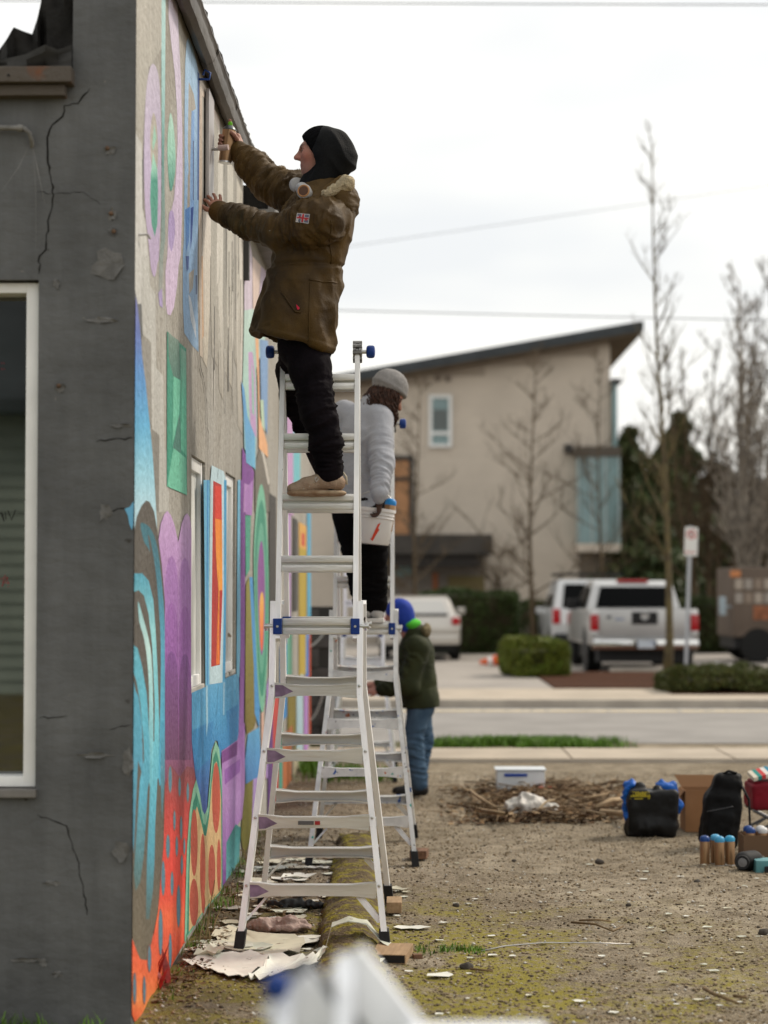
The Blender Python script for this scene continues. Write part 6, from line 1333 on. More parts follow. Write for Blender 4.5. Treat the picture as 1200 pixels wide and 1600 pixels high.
def bwin(px0, px1, py0, py1, Y=BY, m=BGL, fm=WF, mull=None, fw=.10, nm='window'):
    a, b_ = at(px0, py1, Y), at(px1, py0, Y); w = MB().box((a.x + fw * .8, Y - .0, a.z + fw * .8), (b_.x - fw * .8, Y + .05, b_.z - fw * .8)).build(nm, m, bb)
    f_ = MB(); f_.box((a.x, Y - .06, a.z), (b_.x, Y + .06, a.z + fw)); f_.box((a.x, Y - .06, b_.z - fw), (b_.x, Y + .06, b_.z)); f_.box((a.x, Y - .058, a.z + fw), (a.x + fw, Y + .058, b_.z - fw)); f_.box((b_.x - fw, Y - .058, a.z + fw), (b_.x, Y + .058, b_.z - fw)); f_.build('frame', fm, w)
    if mull:
        z = at(px0, mull, Y).z; MB().box((a.x + fw, Y - .055, z - .05), (b_.x - fw, Y + .055, z + .05)).build('mullion', fm, w)
    return w
bwin(670, 706, 617, 699, mull=677); MB().box((at(677, 640, BY).x, BY - .012, at(677, 672, BY).z), (at(699, 640, BY).x, BY - .004, at(699, 640, BY).z)).build('window_blind', mat('grey_blind', (.13, .15, .15), .7), bb)
DF = mat('dark_frame', (.045, .042, .04), .7); OR = mat('orange_timber', (.42, .22, .11), .7, var=.12, scale=3)
bwin(608, 646, 712, 872, m=OR, fm=DF, mull=748, fw=.13, nm='balcony_screen')
for (a_, c_) in ((684, 591), (700, 592)):
    p = at(a_, c_, BY); MB().lathe([(.10, 0), (.09, .06), (.02, .07)], 10, Matrix.Translation((p.x, BY - .0, p.z)) @ Matrix.Rotation(math.pi / 2, 4, 'X')).build('vent', mat('vent_tan', (.22, .18, .15), .8), bb, smooth=30)
p = at(888, 702, BY); MB().bbox((p.x - .13, BY - .18, p.z - .12), (p.x + .13, BY + .05, p.z + .14), .03).build('wall_lamp', DF, bb)
# teal corner bay
a, c_ = at(900, 850, BY), at(963, 716, BY)
bay = MB().box((a.x, BY - .75, a.z), (c_.x, BY + .05, c_.z)).build('bay_window', BGL, bb)
MB().box((a.x - .05, BY - .82, c_.z + .003), (c_.x + .06, BY + .04, c_.z + .30)).build('bay_head', mat('bay_brown', (.10, .085, .07), .8), bay); MB().box((a.x - .03, BY - .80, a.z - .25), (c_.x + .04, BY + .04, a.z - .003)).build('bay_sill', SID, bay)
for x_ in np.linspace(a.x, c_.x, 4): MB().box((x_ - .03, BY - .79, a.z), (x_ + .03, BY - .748, c_.z)).build('mullion', mat('pale_mullion', (.35, .42, .42), .6), bay)
a, c_ = at(955.5, 716, BY), at(963, 600, BY); MB().box((a.x + .01, BY - .2, a.z + .32), (c_.x, BY + .8, c_.z)).build('corner_window', BGL, bb); MB().box((a.x, BY - .25, c_.z + .003), (c_.x + .1, BY + .85, c_.z + .14)).build('corner_head', DF, bb)
a, c_ = at(905, 1005, BY), at(957, 858, BY); MB().box((a.x, BY - .05, 0), (c_.x - .05, BY + .02, c_.z - .05)).build('lower_panel', mat('brown_panel', (.19, .16, .13), .85, var=.1, scale=2), bb)
# dark canopy and garage level
a, c_ = at(560, 866, BY - 2), at(769, 835, BY - 2); cp = MB().box((a.x, BY - 2.2, a.z), (c_.x, BY - .001, c_.z)).build('canopy', mat('dark_canopy', (.05, .045, .04), .75, var=.2, scale=2), bb)
MB().box((a.x + .1, BY - 2.0, a.z - .35), (c_.x - .25, BY - .05, a.z - .002)).build('canopy_beam', mat('canopy_beam', (.03, .027, .025), .8), cp)
a, c_ = at(590, 1000, BY - .5), at(757, 884, BY - .5); MB().box((a.x, BY - .5, 0), (c_.x, BY - .04, c_.z)).build('garage_wall', mat('grey_lower_wall', (.19, .17, .15), .85, var=.1, scale=2), bb)
for (x0, x1, y0, y1, mm) in ((618, 642, 872, 900, BGL), (700, 757, 900, 925, mat('olive_panel', (.16, .13, .06), .8)), (676, 684, 895, 922, mat('rust_door', (.3, .11, .05), .7))):
    a, c_ = at(x0, y1, BY - .52), at(x1, y0, BY - .52); MB().box((a.x, BY - .56, a.z), (c_.x, BY - .49, c_.z)).build('lower_window', mm, bb)

# ------------------------------------------------------------------ vehicles (local: x right, y forward, rear bumper at y = 0)
SILV = mat('silver_paint', (.50, .50, .50), .32, metal=.45, var=.04, scale=2, coat=.6); WPAINT = mat('white_paint', (.62, .63, .64), .3, metal=.15, coat=.6); CHAM = mat('champagne_paint', (.52, .49, .45), .3, metal=.4, coat=.6)
CGL = mat('car_glass', (.004, .0045, .005), .2, spec=.05); TYRE = mat('tyre', (.014, .014, .014), .85); RIM = mat('alloy_rim', (.45, .45, .45), .35, metal=.8); TRIM = mat('black_trim', (.018, .018, .019), .6); TAIL = mat('tail_lamp_red', (.40, .012, .018), .25, coat=.5); LAMPW = mat('clear_lamp', (.7, .7, .7), .2); CHR = mat('chrome', (.75, .75, .75), .12, metal=1.0)
def wheel(t, x, y, r, w):
    M_ = Matrix.Translation((x, y, r)) @ Matrix.Rotation(math.pi / 2, 4, 'Y'); o = MB().lathe([(r * .6, -w / 2), (r * .92, -w / 2), (r, -w * .36), (r, w * .36), (r * .92, w / 2), (r * .6, w / 2)], 26, M_).build('wheel', TYRE, t, local=True, smooth=40)
    MB().lathe([(.02, -w * .42), (r * .3, -w * .44), (r * .61, -w * .40), (r * .61, w * .40), (r * .3, w * .44), (.02, w * .42)], 20, M_).build('rim', RIM, o, local=True, smooth=40)
def bodyshell(pts, w, m, t, name, tw=None, bev=.06):
    """side profile (y, z) swept across the width, edges rounded; tw narrows the upper points"""
    bm = bmesh.new(); zmax = max(p[1] for p in pts); zmin = min(p[1] for p in pts); L_ = []; R__ = []
    for (y, z) in pts:
        k = w / 2 if tw is None else w / 2 + (tw / 2 - w / 2) * (z - zmin) / (zmax - zmin); L_.append(bm.verts.new((-k, y, z))); R__.append(bm.verts.new((k, y, z)))
    n = len(pts); bm.faces.new(L_); bm.faces.new(R__[::-1])
    for i in range(n): bm.faces.new((L_[i], L_[(i + 1) % n], R__[(i + 1) % n], R__[i]))
    bm.normal_update(); bmesh.ops.recalc_face_normals(bm, faces=bm.faces); bmesh.ops.bevel(bm, geom=bm.edges[:], offset=bev, segments=3, affect='EDGES', profile=.6, clamp_overlap=True)
    return MB().bm(bm).build(name, m, t, local=True, smooth=40)
def pickup():
    t = thing('pickup_truck', (gz(1007, 36.95), 36.95, .052), 'silver pickup truck seen from behind in the car park', 'truck'); w = 2.0
    bodyshell([(.10, .52), (5.3, .50), (5.62, .62), (5.65, .98), (5.45, 1.12), (4.25, 1.18), (.06, 1.20), (.04, .80)], w, SILV, t, 'body')
    for x, y in ((-.84, 1.25), (.84, 1.25), (-.84, 4.75), (.84, 4.75)):
        wheel(t, x, y, .385, .27)
    for sx in (-1, 1): MB().lathe([(.46, -.02), (.50, 0), (.46, .02)], 24, Matrix.Translation((sx * .985, 1.25, .42)) @ Matrix.Rotation(math.pi / 2, 4, 'Y')).build('wheel_arch', TRIM, t, local=True, smooth=30)
    MB().box((-.86, .25, 1.0), (.86, 1.75, 1.203)).build('bed_liner', TRIM, t, local=True)
    cab = bodyshell([(1.75, 1.10), (4.45, 1.10), (3.75, 1.66), (3.35, 1.74), (2.15, 1.74), (1.95, 1.68)], 1.86, SILV, t, 'cab', 1.50, .05)
    MB().add([(-.74, 1.772, 1.22), (.74, 1.772, 1.22), (.64, 1.912, 1.62), (-.64, 1.912, 1.62)], [(0, 1, 2, 3)]).build('rear_window', CGL, cab, local=True)
    for sx in (-1, 1):
        MB().add([(sx * .93, 2.0, 1.20), (sx * .93, 3.0, 1.20), (sx * .81, 3.0, 1.62), (sx * .81, 2.15, 1.62)], [(0, 1, 2, 3)]).add([(sx * .93, 3.08, 1.20), (sx * .93, 4.05, 1.20), (sx * .81, 3.62, 1.62), (sx * .81, 3.08, 1.62)], [(0, 1, 2, 3)]).build('side_window', CGL, cab, local=True)
        MB().bbox((sx * 1.0 - .14, 3.85, 1.16), (sx * 1.0 + .14, 3.97, 1.38), .03).build('wing_mirror', TRIM, t, local=True, smooth=40)
        MB().bbox((sx * .925 - .075, -.012, .80), (sx * .925 + .075, .12, 1.10), .02).build('tail_light', TAIL, t, local=True, smooth=40)
        MB().bbox((sx * .925 - .07, -.006, .74), (sx * .925 + .07, .10, .795), .012).build('reverse_light', LAMPW, t, local=True)
    MB().bbox((-.30, 1.97, 1.705), (.30, 2.12, 1.765), .012).build('brake_light', TAIL, cab, local=True)
    tg = MB().bbox((-.83, .0, .70), (.83, .05, 1.205), .02).build('tailgate', SILV, t, local=True, smooth=40)
    MB().bbox((-.24, -.014, .92), (.24, .01, 1.15), .012).build('badge_panel', TRIM, tg, local=True)
    MB().lathe([(.052, 0), (.075, .004), (.078, .012), (.07, .016), (.056, .012)], 20, Matrix.Translation((0, -.012, 1.07)) @ Matrix.Rotation(math.pi / 2, 4, 'X')).build('round_emblem', mat('dull_chrome', (.3, .3, .3), .3, metal=.8), tg, local=True, smooth=40); MB().box((-.08, -.030, 1.062), (.08, -.026, 1.078)).build('emblem_bar', CHR, tg, local=True)
    MB().box((-.70, -.004, 1.03), (-.62, -.001, 1.08)).build('tailgate_sticker', mat('sticker_dark', (.05, .05, .07), .6), tg, local=True); MB().box((-.55, -.004, 1.00), (-.38, -.001, 1.03)).build('tailgate_sticker', mat('sticker_blue', (.2, .25, .4), .6), tg, local=True)
    bp = MB().bbox((-.98, -.16, .46), (.98, .08, .64), .035).build('bumper', CHR, t, local=True, smooth=40); MB().box((-.2, -.178, .49), (.2, -.165, .62)).build('plate_recess', TRIM, bp, local=True)
    MB().bbox((-.155, -.190, .485), (.155, -.179, .635), .004).build('license_plate', mat('plate_pale', (.55, .6, .66), .5, speck=((.08, .12, .3), 16, .6)), bp, local=True)
    MB().box((-.85, .15, .22), (.85, 4.6, .5)).build('chassis', TRIM, t, local=True); MB().tube([(.45, -.05, .36), (.45, .5, .36)], .04, 10).build('exhaust', STEEL, t, local=True, smooth=30); return t
pickup()
def wagon(name, label, px, Y, sc, w, zr_, zb, paint, rack=False, hatch=False, rz=0):
    t = thing(name, (gz(px, Y), Y, .052), label, 'car', None, rz)
    if hatch:
        bodyshell([(.05, .35), (4.1, .33), (4.3, .5), (4.28, .72), (3.2, .98), (.12, 1.02), (.0, .72)], w, paint, t, 'body', None, .09); cab = bodyshell([(.16, .92), (3.35, .92), (2.35, zr_ - .02), (1.6, zr_ + .02), (.75, zr_ - .03)], w * .94, paint, t, 'cabin', w * .70, .07)
        rw = [(-.60, .30, 1.02), (.60, .30, 1.02), (.52, .70, zr_ - .09), (-.52, .70, zr_ - .09)]; dy = -.045
    else:
        bodyshell([(.05, .45), (4.5, .43), (4.7, .6), (4.68, 1.0), (3.5, 1.12), (.06, 1.14), (.0, .8)], w, paint, t, 'body', None, .07); cab = bodyshell([(.10, 1.05), (3.6, 1.05), (2.9, zr_ - .02), (2.3, zr_), (.34, zr_ - .02)], w * .95, paint, t, 'cabin', w * .80, .06)
        rw = [(-.68, .12, 1.16), (.68, .12, 1.16), (.62, .30, zr_ - .12), (-.62, .30, zr_ - .12)]; dy = -.03
    MB().add([(a_, b_ + dy, c_) for a_, b_, c_ in rw], [(0, 1, 2, 3)]).build('rear_window', CGL if not hatch else mat('painted_reflection_glass', (.45, .44, .42), .15, spec=.8), cab, local=True)  # hatchback: the bright reflection is painted into the pale glass colour
    if hatch: MB().bbox((-.62, .10, .985), (.62, .20, 1.045), .012).build('spoiler_strip', TRIM, cab, local=True)
    for sx in (-1, 1):
        z0 = 1.05 if hatch else 1.18; MB().add([(sx * w * .475, .9, z0), (sx * w * .475, 2.9, z0), (sx * w * .40, 2.3, zr_ - .12), (sx * w * .40, 1.0, zr_ - .12)], [(0, 1, 2, 3)]).build('side_window', CGL, cab, local=True)
        MB().bbox((sx * w * .44 - .09, -.03, zb), (sx * w * .44 + .09, .14, zb + (.16 if hatch else .34)), .03).build('tail_light', TAIL, t, local=True, smooth=40)
        MB().bbox((sx * w * .54 - .10, 2.75, 1.0), (sx * w * .54 + .10, 2.87, 1.16), .03).build('wing_mirror', paint, t, local=True, smooth=40)
        for y in (.85, 3.6): wheel(t, sx * (w / 2 - .11), y, .33 if hatch else .38, .22)
    bp = MB().bbox((-w / 2 + .05, -.09, .36), (w / 2 - .05, .1, .58), .05).build('bumper', TRIM if not hatch else paint, t, local=True, smooth=40); MB().box((-.16, -.10 if hatch else -.10, .62), (.16, -.0, .75)).build('license_plate', WF, t, local=True)
    MB().box((-w / 2 + .12, .2, .2), (w / 2 - .12, 4.0, .42)).build('underbody', TRIM, t, local=True)
    if rack:
        rk = MB().bar([(-.70, .5, zr_ + .08), (-.70, 2.6, zr_ + .08)], 0, (Vector((.02, 0, 0)), Vector((0, 0, .02)))).bar([(.70, .5, zr_ + .08), (.70, 2.6, zr_ + .08)], 0, (Vector((.02, 0, 0)), Vector((0, 0, .02)))).build('roof_rack', TRIM, t, local=True)
        for y in (.5, 1.2, 1.9, 2.6): MB().bar([(-.75, y, zr_ + .11), (.75, y, zr_ + .11)], 0, (Vector((0, .025, 0)), Vector((0, 0, .02)))).build('rack_bar', TRIM, rk, local=True)
        MB().lathe([(.30, 0), (.36, .03), (.36, .19), (.30, .22), (.02, .22)], 22, Matrix.Translation((.1, -.02, .98)) @ Matrix.Rotation(math.pi / 2, 4, 'X')).build('spare_wheel', TYRE, t, local=True, smooth=40)
    return t
wagon('off_road_car', 'white off-road car with roof rack partly hidden by the pickup', 926, 45, 1, 1.86, 1.82, .80, WPAINT, rack=True)
wagon('hatchback_car', 'pale silver hatchback behind the person in the green jacket', 656, 44, 1, 1.80, 1.42, .80, CHAM, hatch=True)
def food_truck():
    t = thing('food_truck', (gz(1144, 43), 43, .052), 'brown food truck with menu pictures cut off by the right edge', 'truck'); TB_ = mat('tan_truck', (.12, .09, .07), .6, var=.1, scale=2)
    MB().bbox((0, 0, .55), (5.0, 2.2, 2.05), .05).build('box', TB_, t, local=True, smooth=40); MB().box((.05, .1, .3), (4.9, 2.1, .56)).build('chassis', TRIM, t, local=True)
    for x in (.55, 4.2):
        for y in (.12, 2.05):
            M_ = Matrix.Translation((x, y, .38)) @ Matrix.Rotation(math.pi / 2, 4, 'X'); o = MB().lathe([(.2, -.13), (.36, -.13), (.38, -.08), (.38, .08), (.36, .13), (.2, .13)], 22, M_).build('wheel', TYRE, t, local=True, smooth=40); MB().lathe([(.02, -.11), (.21, -.12), (.21, .12), (.02, .11)], 16, M_).build('rim', RIM, o, local=True)
    for r_ in range(2):
        for c_ in range(12): MB().bbox((.06 + c_ * .21, -.014, 1.58 - r_ * .30), (.22 + c_ * .21, .004, 1.80 - r_ * .30), .004).build('menu_picture', mat(['menu_cream', 'menu_pale', 'menu_tan'][(c_ + r_) % 3], [(.36, .31, .26), (.30, .27, .24), (.24, .19, .15)][(c_ + r_) % 3], .6), t, local=True)
    MB().bbox((.45, -.016, .92), (.98, .004, 1.22), .004).build('orange_poster', mat('poster_orange', (.26, .10, .05), .7, var=.3, scale=6), t, local=True); MB().box((1.2, -.012, .8), (3.6, .004, 1.2)).build('dark_panel', mat('truck_dark', (.07, .06, .055), .6), t, local=True)
    MB().bbox((-.28, -.05, 1.02), (-.14, .08, 1.42), .03).tube([(-.2, .02, 1.2), (.05, .1, 1.2)], .02, 6).build('wing_mirror', mat('mirror_grey', (.3, .36, .4), .3), t, local=True, smooth=40); MB().bbox((-.04, -.03, 1.84), (.18, .05, 1.98), .02).build('marker_light', mat('amber', (.5, .2, .08), .4), t, local=True)
food_truck()
# no-parking sign
def sign():
    Y = 32.0; b_ = at(1073, 1060, Y); tp = at(1079, 822, Y); t = thing('parking_sign', (b_.x, Y, .13), 'no-parking sign with red ring on a leaning grey post', 'sign')
    p0, p1 = Vector((at(1071, 1060, Y).x, Y, .10)), tp
    MB().tube([p0, p1], .033, 10).build('post', mat('galvanised', (.42, .44, .47), .45, metal=.5), t, smooth=40)
    d = (p1 - p0).normalized(); M_ = Matrix.Translation(p1 + Vector((.01, -.045, -.02))) @ Matrix.Rotation(math.atan2(d.x, d.z), 4, 'Y')
    MB().bbox((-.105, -.004, -.46), (.105, .004, .0), .003, M_).build('plate', mat('sign_white', (.72, .72, .70), .5), t)
    RD = mat('sign_red', (.50, .03, .04), .5); BK_ = mat('sign_black', (.02, .02, .02), .5); q = MB()
    ring = [(.062, .078)]; n = 24; vs = []; fs = []
    for k in range(n):
        a = 2 * math.pi * k / n
        for r_ in (.058, .076): vs.append(M_ @ Vector((r_ * math.cos(a), -.006, -.115 + r_ * math.sin(a))))
    for k in range(n): fs.append((2 * k, 2 * k + 1, 2 * ((k + 1) % n) + 1, 2 * ((k + 1) % n)))
    q.add(vs, fs); q.box((-.008, -.0066, -.06), (.008, -.0062, .06), M_ @ Matrix.Translation((0, 0, -.115)) @ Matrix.Rotation(math.radians(-45), 4, 'Y')); q.build('prohibition_ring', RD, t, fix=False)
    q = MB(); q.box((-.022, -.0055, -.155), (-.010, -.005, -.075), M_); q.box((-.010, -.0055, -.085), (.018, -.005, -.075), M_); q.box((-.010, -.0055, -.122), (.018, -.005, -.112), M_); q.box((.012, -.0054, -.112), (.022, -.0049, -.085), M_); q.build('letter_p', BK_, t)
    q = MB(); q.box((-.075, -.0055, -.41), (.075, -.005, -.395), M_); q.prism([M_ @ Vector((-.075, -.0052, -.425)), M_ @ Vector((-.095, -.0052, -.4025)), M_ @ Vector((-.075, -.0052, -.38))], (0, -.0005, 0)); q.build('arrow', RD, t)
sign()
def cone_(px, Y, label):
    p = Vector((gz(px, Y), Y, .052)); t = thing('traffic_cone', tuple(p), label, 'cone'); OC = mat('cone_orange', (.65, .11, .03), .6)
    Mc = Matrix.Translation(p + Vector((.25, 0, .15))) @ Matrix.Rotation(math.radians(-97), 4, 'Y')
    MB().bbox((-.16, -.16, 0), (.16, .16, .03), .015, Mc).build('base', OC, t); MB().lathe([(.13, .03), (.09, .25), (.055, .42), (.03, .5), (.015, .5)], 18, Mc).build('cone', OC, t, smooth=40); MB().lathe([(.095, .24), (.078, .33)], 18, Mc).build('white_band', WF, t, smooth=40)
cone_(768, 40.5, 'orange traffic cone lying on its side left of the bright hedge')
st = MB().bbox((gz(790, 41), 41, .04), (gz(832, 41), 42.5, .12), .03).build('grass_island', mat('yellow_grass', (.30, .25, .06), .9, var=.3, scale=4)); struct(st)
# overhead wires
def wire(nm, label, a, c_, Y0, Y1, r=.011, sag=.25):
    A_, B_ = at(a[0], a[1], Y0), at(c_[0], c_[1], Y1); d = B_ - A_; A2 = A_ - d * 3; B2 = B_ + d * 3; n = 60
    tag(MB().tube([A2.lerp(B2, k / n) + Vector((0, 0, sag * ((2 * k / n - 1) ** 2) - 0)) for k in range(n + 1)], r, 5).build(nm, mat('black_cable', (.12, .12, .125), .7), smooth=0), label, 'cable', 'overhead cables')
wire('power_line', 'upper overhead cable along the top of the sky', (330, 4), (1200, 8), 26, 26, .008)
wire('power_line', 'overhead cable crossing the sky just above the slanting roof', (520, 485), (1200, 501), 33, 33, .008)
wire('power_line', 'faint overhead cable rising to the right across the sky', (540, 386), (1200, 290), 60, 60, .008)

# house behind the photographer, mirrored in the front window
hb = thing('neighbour_house', (-5, -16, 0), 'pale green clapboard house reflected in the front window', 'house'); CLB = mat('pale_green_clapboard', (.36, .42, .36), .8, var=.08, scale=2)
MB().box((-13, -23, 0), (5, -16.06, 4.4)).build('wall', mat('clapboard_shadow', (.2, .22, .19), .9), hb)
for i in range(22): MB().prism([Vector((-13, -16.06, i * .2)), Vector((-13, -16.005, i * .2)), Vector((-13, -16.04, i * .2 + .195)), Vector((-13, -16.06, i * .2 + .195))], (18, 0, 0)).build('clapboard', CLB, hb)
MB().prism([Vector((-13.5, -15.3, 4.3)), Vector((-13.5, -15.3, 4.5)), Vector((-13.5, -19.5, 7.2)), Vector((-13.5, -23.6, 4.5)), Vector((-13.5, -23.6, 4.3))], (19, 0, 0)).build('roof', RF, hb)
for x_ in (-9, -5.2, -.8):
    w_ = MB().box((x_, -16.02, 1.1), (x_ + 1.2, -15.985, 2.5)).build('window', CGL, hb); MB().box((x_ - .08, -16.0, 1.0), (x_ + 1.28, -15.975, 1.095)).box((x_ - .08, -16.0, 2.505), (x_ + 1.28, -15.975, 2.6)).box((x_ - .08, -16.0, 1.095), (x_ - .003, -15.977, 2.505)).box((x_ + 1.203, -16.0, 1.095), (x_ + 1.28, -15.977, 2.505)).build('frame', WF, w_)

# ================================================================== THINGS ON THE LOT
# mossy rounded kerb running beside the ladders
mk = MB(); rings = []; rr = random.Random(2)
path = [(7.2, -.235), (8.5, -.255), (9.3, -.27), (10.3, -.295), (11.2, -.31), (12.2, -.32), (13.2, -.33)]
NY = 110
for i in range(NY + 1):
    y = 7.2 + 6.0 * i / NY; x = float(np.interp(y, [p[0] for p in path], [p[1] for p in path])); w = .15 - .02 * (y - 8) / 5; ring = []
    for k in range(17):
        a = math.pi * k / 16; ring.append((x + w * math.cos(a), y, -.03 + (.082 if y < 12.5 else .082 * (13.2 - y) / .7) * math.sin(a) ** .8 + .01))
    rings.append(ring)
P = np.array(rings).reshape(-1, 3); nz = fbm(P * 7, 5, 4); P[:, 2] += .012 * fbm(P * 19, 5, 3) + .006 * nz; P[:, 0] += .018 * fbm(P * 11, 8, 3)
mk.v = list(map(tuple, P)); mk.c = [(1, 1, 1)] * len(P); mk.f = [(i * 17 + k, i * 17 + k + 1, (i + 1) * 17 + k + 1, (i + 1) * 17 + k) for i in range(NY) for k in range(16)]
MOSS = mat('mossy_concrete', (.12, .088, .052), .95, col2=(.25, .21, .03), scale=13, bump=2, bscale=60, spec=.15, speck=[((.30, .26, .19), 70, .66), ((.03, .022, .014), 44, .66)], lo=.46, hi=.62)
tag(mk.build('mossy_kerb', MOSS, smooth=0), 'rounded concrete kerb overgrown with yellow-green moss beside the ladders', 'kerb')
# peeled paint
FL = [mat('paint_flake_white', (.70, .69, .62), .7, var=.08, scale=9, speck=((.25, .2, .15), 16, .68)), mat('paint_flake_cream', (.58, .55, .43), .7, var=.1, scale=9, speck=((.25, .2, .15), 14, .66)), mat('paint_flake_green', (.57, .58, .49), .7, var=.1, scale=9, speck=((.3, .25, .2), 14, .66))]
def flake(out, m, curl, seed, label=None, name='paint_flake', group='peeled paint flakes on the ground', base=.0, th=.0014):
    """outline in ground coordinates; edges curl up"""
    R = random.Random(seed); n = len(out); c = sum((Vector(p) for p in out), Vector()) / n; q = MB(); rg = []
    for s_, lift in ((1.0, 1.0), (.72, .35), (.4, .12)):
        rg.append([c + (Vector(p) - c) * s_ + Vector((0, 0, base + .006 + curl * lift * (.35 + .65 * math.sin(k * 1.7 + seed) ** 2))) for k, p in enumerate(out)])
    top = [p for r_ in rg for p in r_] + [c + Vector((0, 0, base + .006))]; bot = [p - Vector((0, 0, th)) for p in top]; F = []
    def faces(o, fl):
        for j in range(2):
            for k in range(n):
                f_ = (o + j * n + k, o + j * n + (k + 1) % n, o + (j + 1) * n + (k + 1) % n, o + (j + 1) * n + k); F.append(f_ if fl else f_[::-1])
        for k in range(n): f_ = (o + 2 * n + k, o + 2 * n + (k + 1) % n, o + 3 * n); F.append(f_ if fl else f_[::-1])
    faces(0, True); N_ = len(top); faces(N_, False)
    for k in range(n): F.append((k, N_ + k, N_ + (k + 1) % n, (k + 1) % n))
    q.add(top + bot, F); return tag(q.build(name, m, smooth=35), label or 'small pale flake of peeled paint on the dirt', 'paint flake', group)
def rough(pts, j=.012, seed=1, n=3):
    R = random.Random(seed); out = []
    for a, b_ in zip(pts, pts[1:] + pts[:1]):
        for k in range(n): p = Vector(a).lerp(Vector(b_), k / n); out.append(p + Vector((R.uniform(-j, j), R.uniform(-j * 2, j * 2), 0)))
    return out
G2 = lambda *p: [gnd(*q) for q in p]
flake(rough(G2((288, 1508), (330, 1496), (380, 1494), (420, 1500), (412, 1516), (380, 1534), (345, 1531), (320, 1520)), .014, 4), FL[0], .026, 5, 'largest white sheet of peeled paint lying before the ladder', 'paint_sheet')
flake(rough(G2((424, 1500), (470, 1502), (500, 1500), (470, 1518), (440, 1529), (400, 1538), (386, 1534), (415, 1517)), .014, 14), FL[0], .03, 15, 'white paint sheet right of the largest sheet, before the ladder', 'paint_sheet')
flake(rough(G2((300, 1503), (330, 1492), (350, 1494), (335, 1502)), .01, 24), FL[1], .03, 25, 'curled cream paint piece at the wall side of the largest sheet', 'paint_sheet', base=.012)
flake(rough(G2((330, 1466), (355, 1452), (400, 1462), (450, 1466), (478, 1472), (470, 1492), (420, 1498), (350, 1488)), .012, 9), FL[1], .02, 3, 'cream sheet of peeled paint under the near left ladder foot', 'paint_sheet')
flake(rough(G2((320, 1478), (380, 1476), (430, 1482), (410, 1490), (340, 1490)), .01, 11), FL[2], .02, 6, 'pale green strip of peeled paint left of the near ladder foot', 'paint_sheet')
flake(rough(G2((505, 1494), (540, 1484), (520, 1515), (470, 1522)), .012, 12), FL[0], .03, 8, 'white paint sheet curling up against the mossy kerb', 'paint_sheet', base=.01)
# long strip bridging the kerb
q = MB(); pth = [gnd(470, 1500, .01), gnd(492, 1496, .015), gnd(508, 1484, .05), Vector((-.345, 8.86, .10)), Vector((-.27, 8.87, .125)), Vector((-.19, 8.86, .11)), Vector((-.13, 8.80, .05)), Vector((-.07, 8.72, .03)), gnd(588, 1506, .018)]
P9 = []
for i in range(len(pth) - 1):
    for k in range(4): P9.append(pth[i].lerp(pth[i + 1], k / 4))
P9.append(pth[-1]); vs = []
for i, p in enumerate(P9): w = .05 + .012 * math.sin(i * 1.3); vs += [p + Vector((0, -w, 0)), p + Vector((0, w, .004)), p + Vector((0, w, .001)), p + Vector((0, -w, -.003))]
q.add(vs, [(i * 4 + k, i * 4 + (k + 1) % 4, i * 4 + 4 + (k + 1) % 4, i * 4 + 4 + k) for i in range(len(P9) - 1) for k in range(4)]); tag(q.build('paint_strip', FL[2], smooth=35), 'long pale strip of peeled paint arching over the mossy kerb', 'paint flake')
R = random.Random(77); cnt = 0
def rflake(px, py, s, near_wall):
    c = gnd(px, py); n = R.randint(6, 9); a0 = R.uniform(0, 6); out = []
    for k in range(n):
        a = a0 + 2 * math.pi * k / n; r_ = s * R.uniform(.55, 1.2); out.append(Vector((c.x + r_ * math.cos(a) * 1.3, c.y + r_ * math.sin(a), float(ground_z([c.x], [c.y])[0]) + .002)))
    flake(out, FL[R.choice([0, 0, 1, 2])], s * R.uniform(.05, .3), R.randint(0, 999), 'pale flake of peeled paint among the litter at the wall foot' if near_wall else 'small white paint chip scattered on the open lot', group='paint flakes at the wall foot' if near_wall else 'paint chips on the open lot')
for k in range(130):
    py = R.uniform(1335, 1500); lo = 300 + (1500 - py) * .55; px = R.uniform(lo + 6, 522 + 6 * R.random()); rflake(px, py, R.uniform(.015, .10) * R.random() ** .4, True)
for k in range(85):
    rflake(R.uniform(590, 1190), R.uniform(1345, 1590), R.uniform(.005, .022), False)
rflake(690, 1528, .05, False); rflake(645, 1452, .06, False); rflake(620, 1389, .05, False)
# rag
rg_ = gnd(432, 1452); S = SDF(np.array(rg_) - [.2, .12, .02], np.array(rg_) + [.2, .12, .08], .005); S.chain([np.array(rg_) + q_ for q_ in ([-.12, .01, .015], [-.06, -.02, .022], [0, .02, .02], [.06, -.01, .025], [.12, .01, .018])], [.018, .028, .022, .03, .02], .02); S.ell(np.array(rg_) + [.03, .0, .012], (.13, .06, .018), .02)
sdf_obj('rag', S, mat('pink_rag', (.42, .31, .27), .95, var=.15, scale=20, bump=.5, bscale=90), None, lambda P, N: .010 * (1 - 2 * np.abs(vnoise(P * [22, 40, 30], 3))) + .004 * fbm(P * 50, 4)); tag(bpy.data.objects['rag'], 'crumpled pinkish rag behind the near left ladder foot', 'rag')
bs = gnd(462, 1418); S = SDF(np.array(bs) - [.2, .1, .02], np.array(bs) + [.2, .1, .07], .006); S.chain([np.array(bs) + q_ for q_ in ([-.13, .01, .012], [-.05, -.02, .016], [.03, .01, .018], [.12, 0, .012])], [.014, .02, .02, .012], .01); o = sdf_obj('black_plastic', S, mat('black_film', (.015, .015, .016), .4), None, lambda P, N: .010 * (1 - 2 * np.abs(vnoise(P * 40, 3)))); tag(o, 'crumpled black plastic strip on the litter under the ladder', 'plastic')
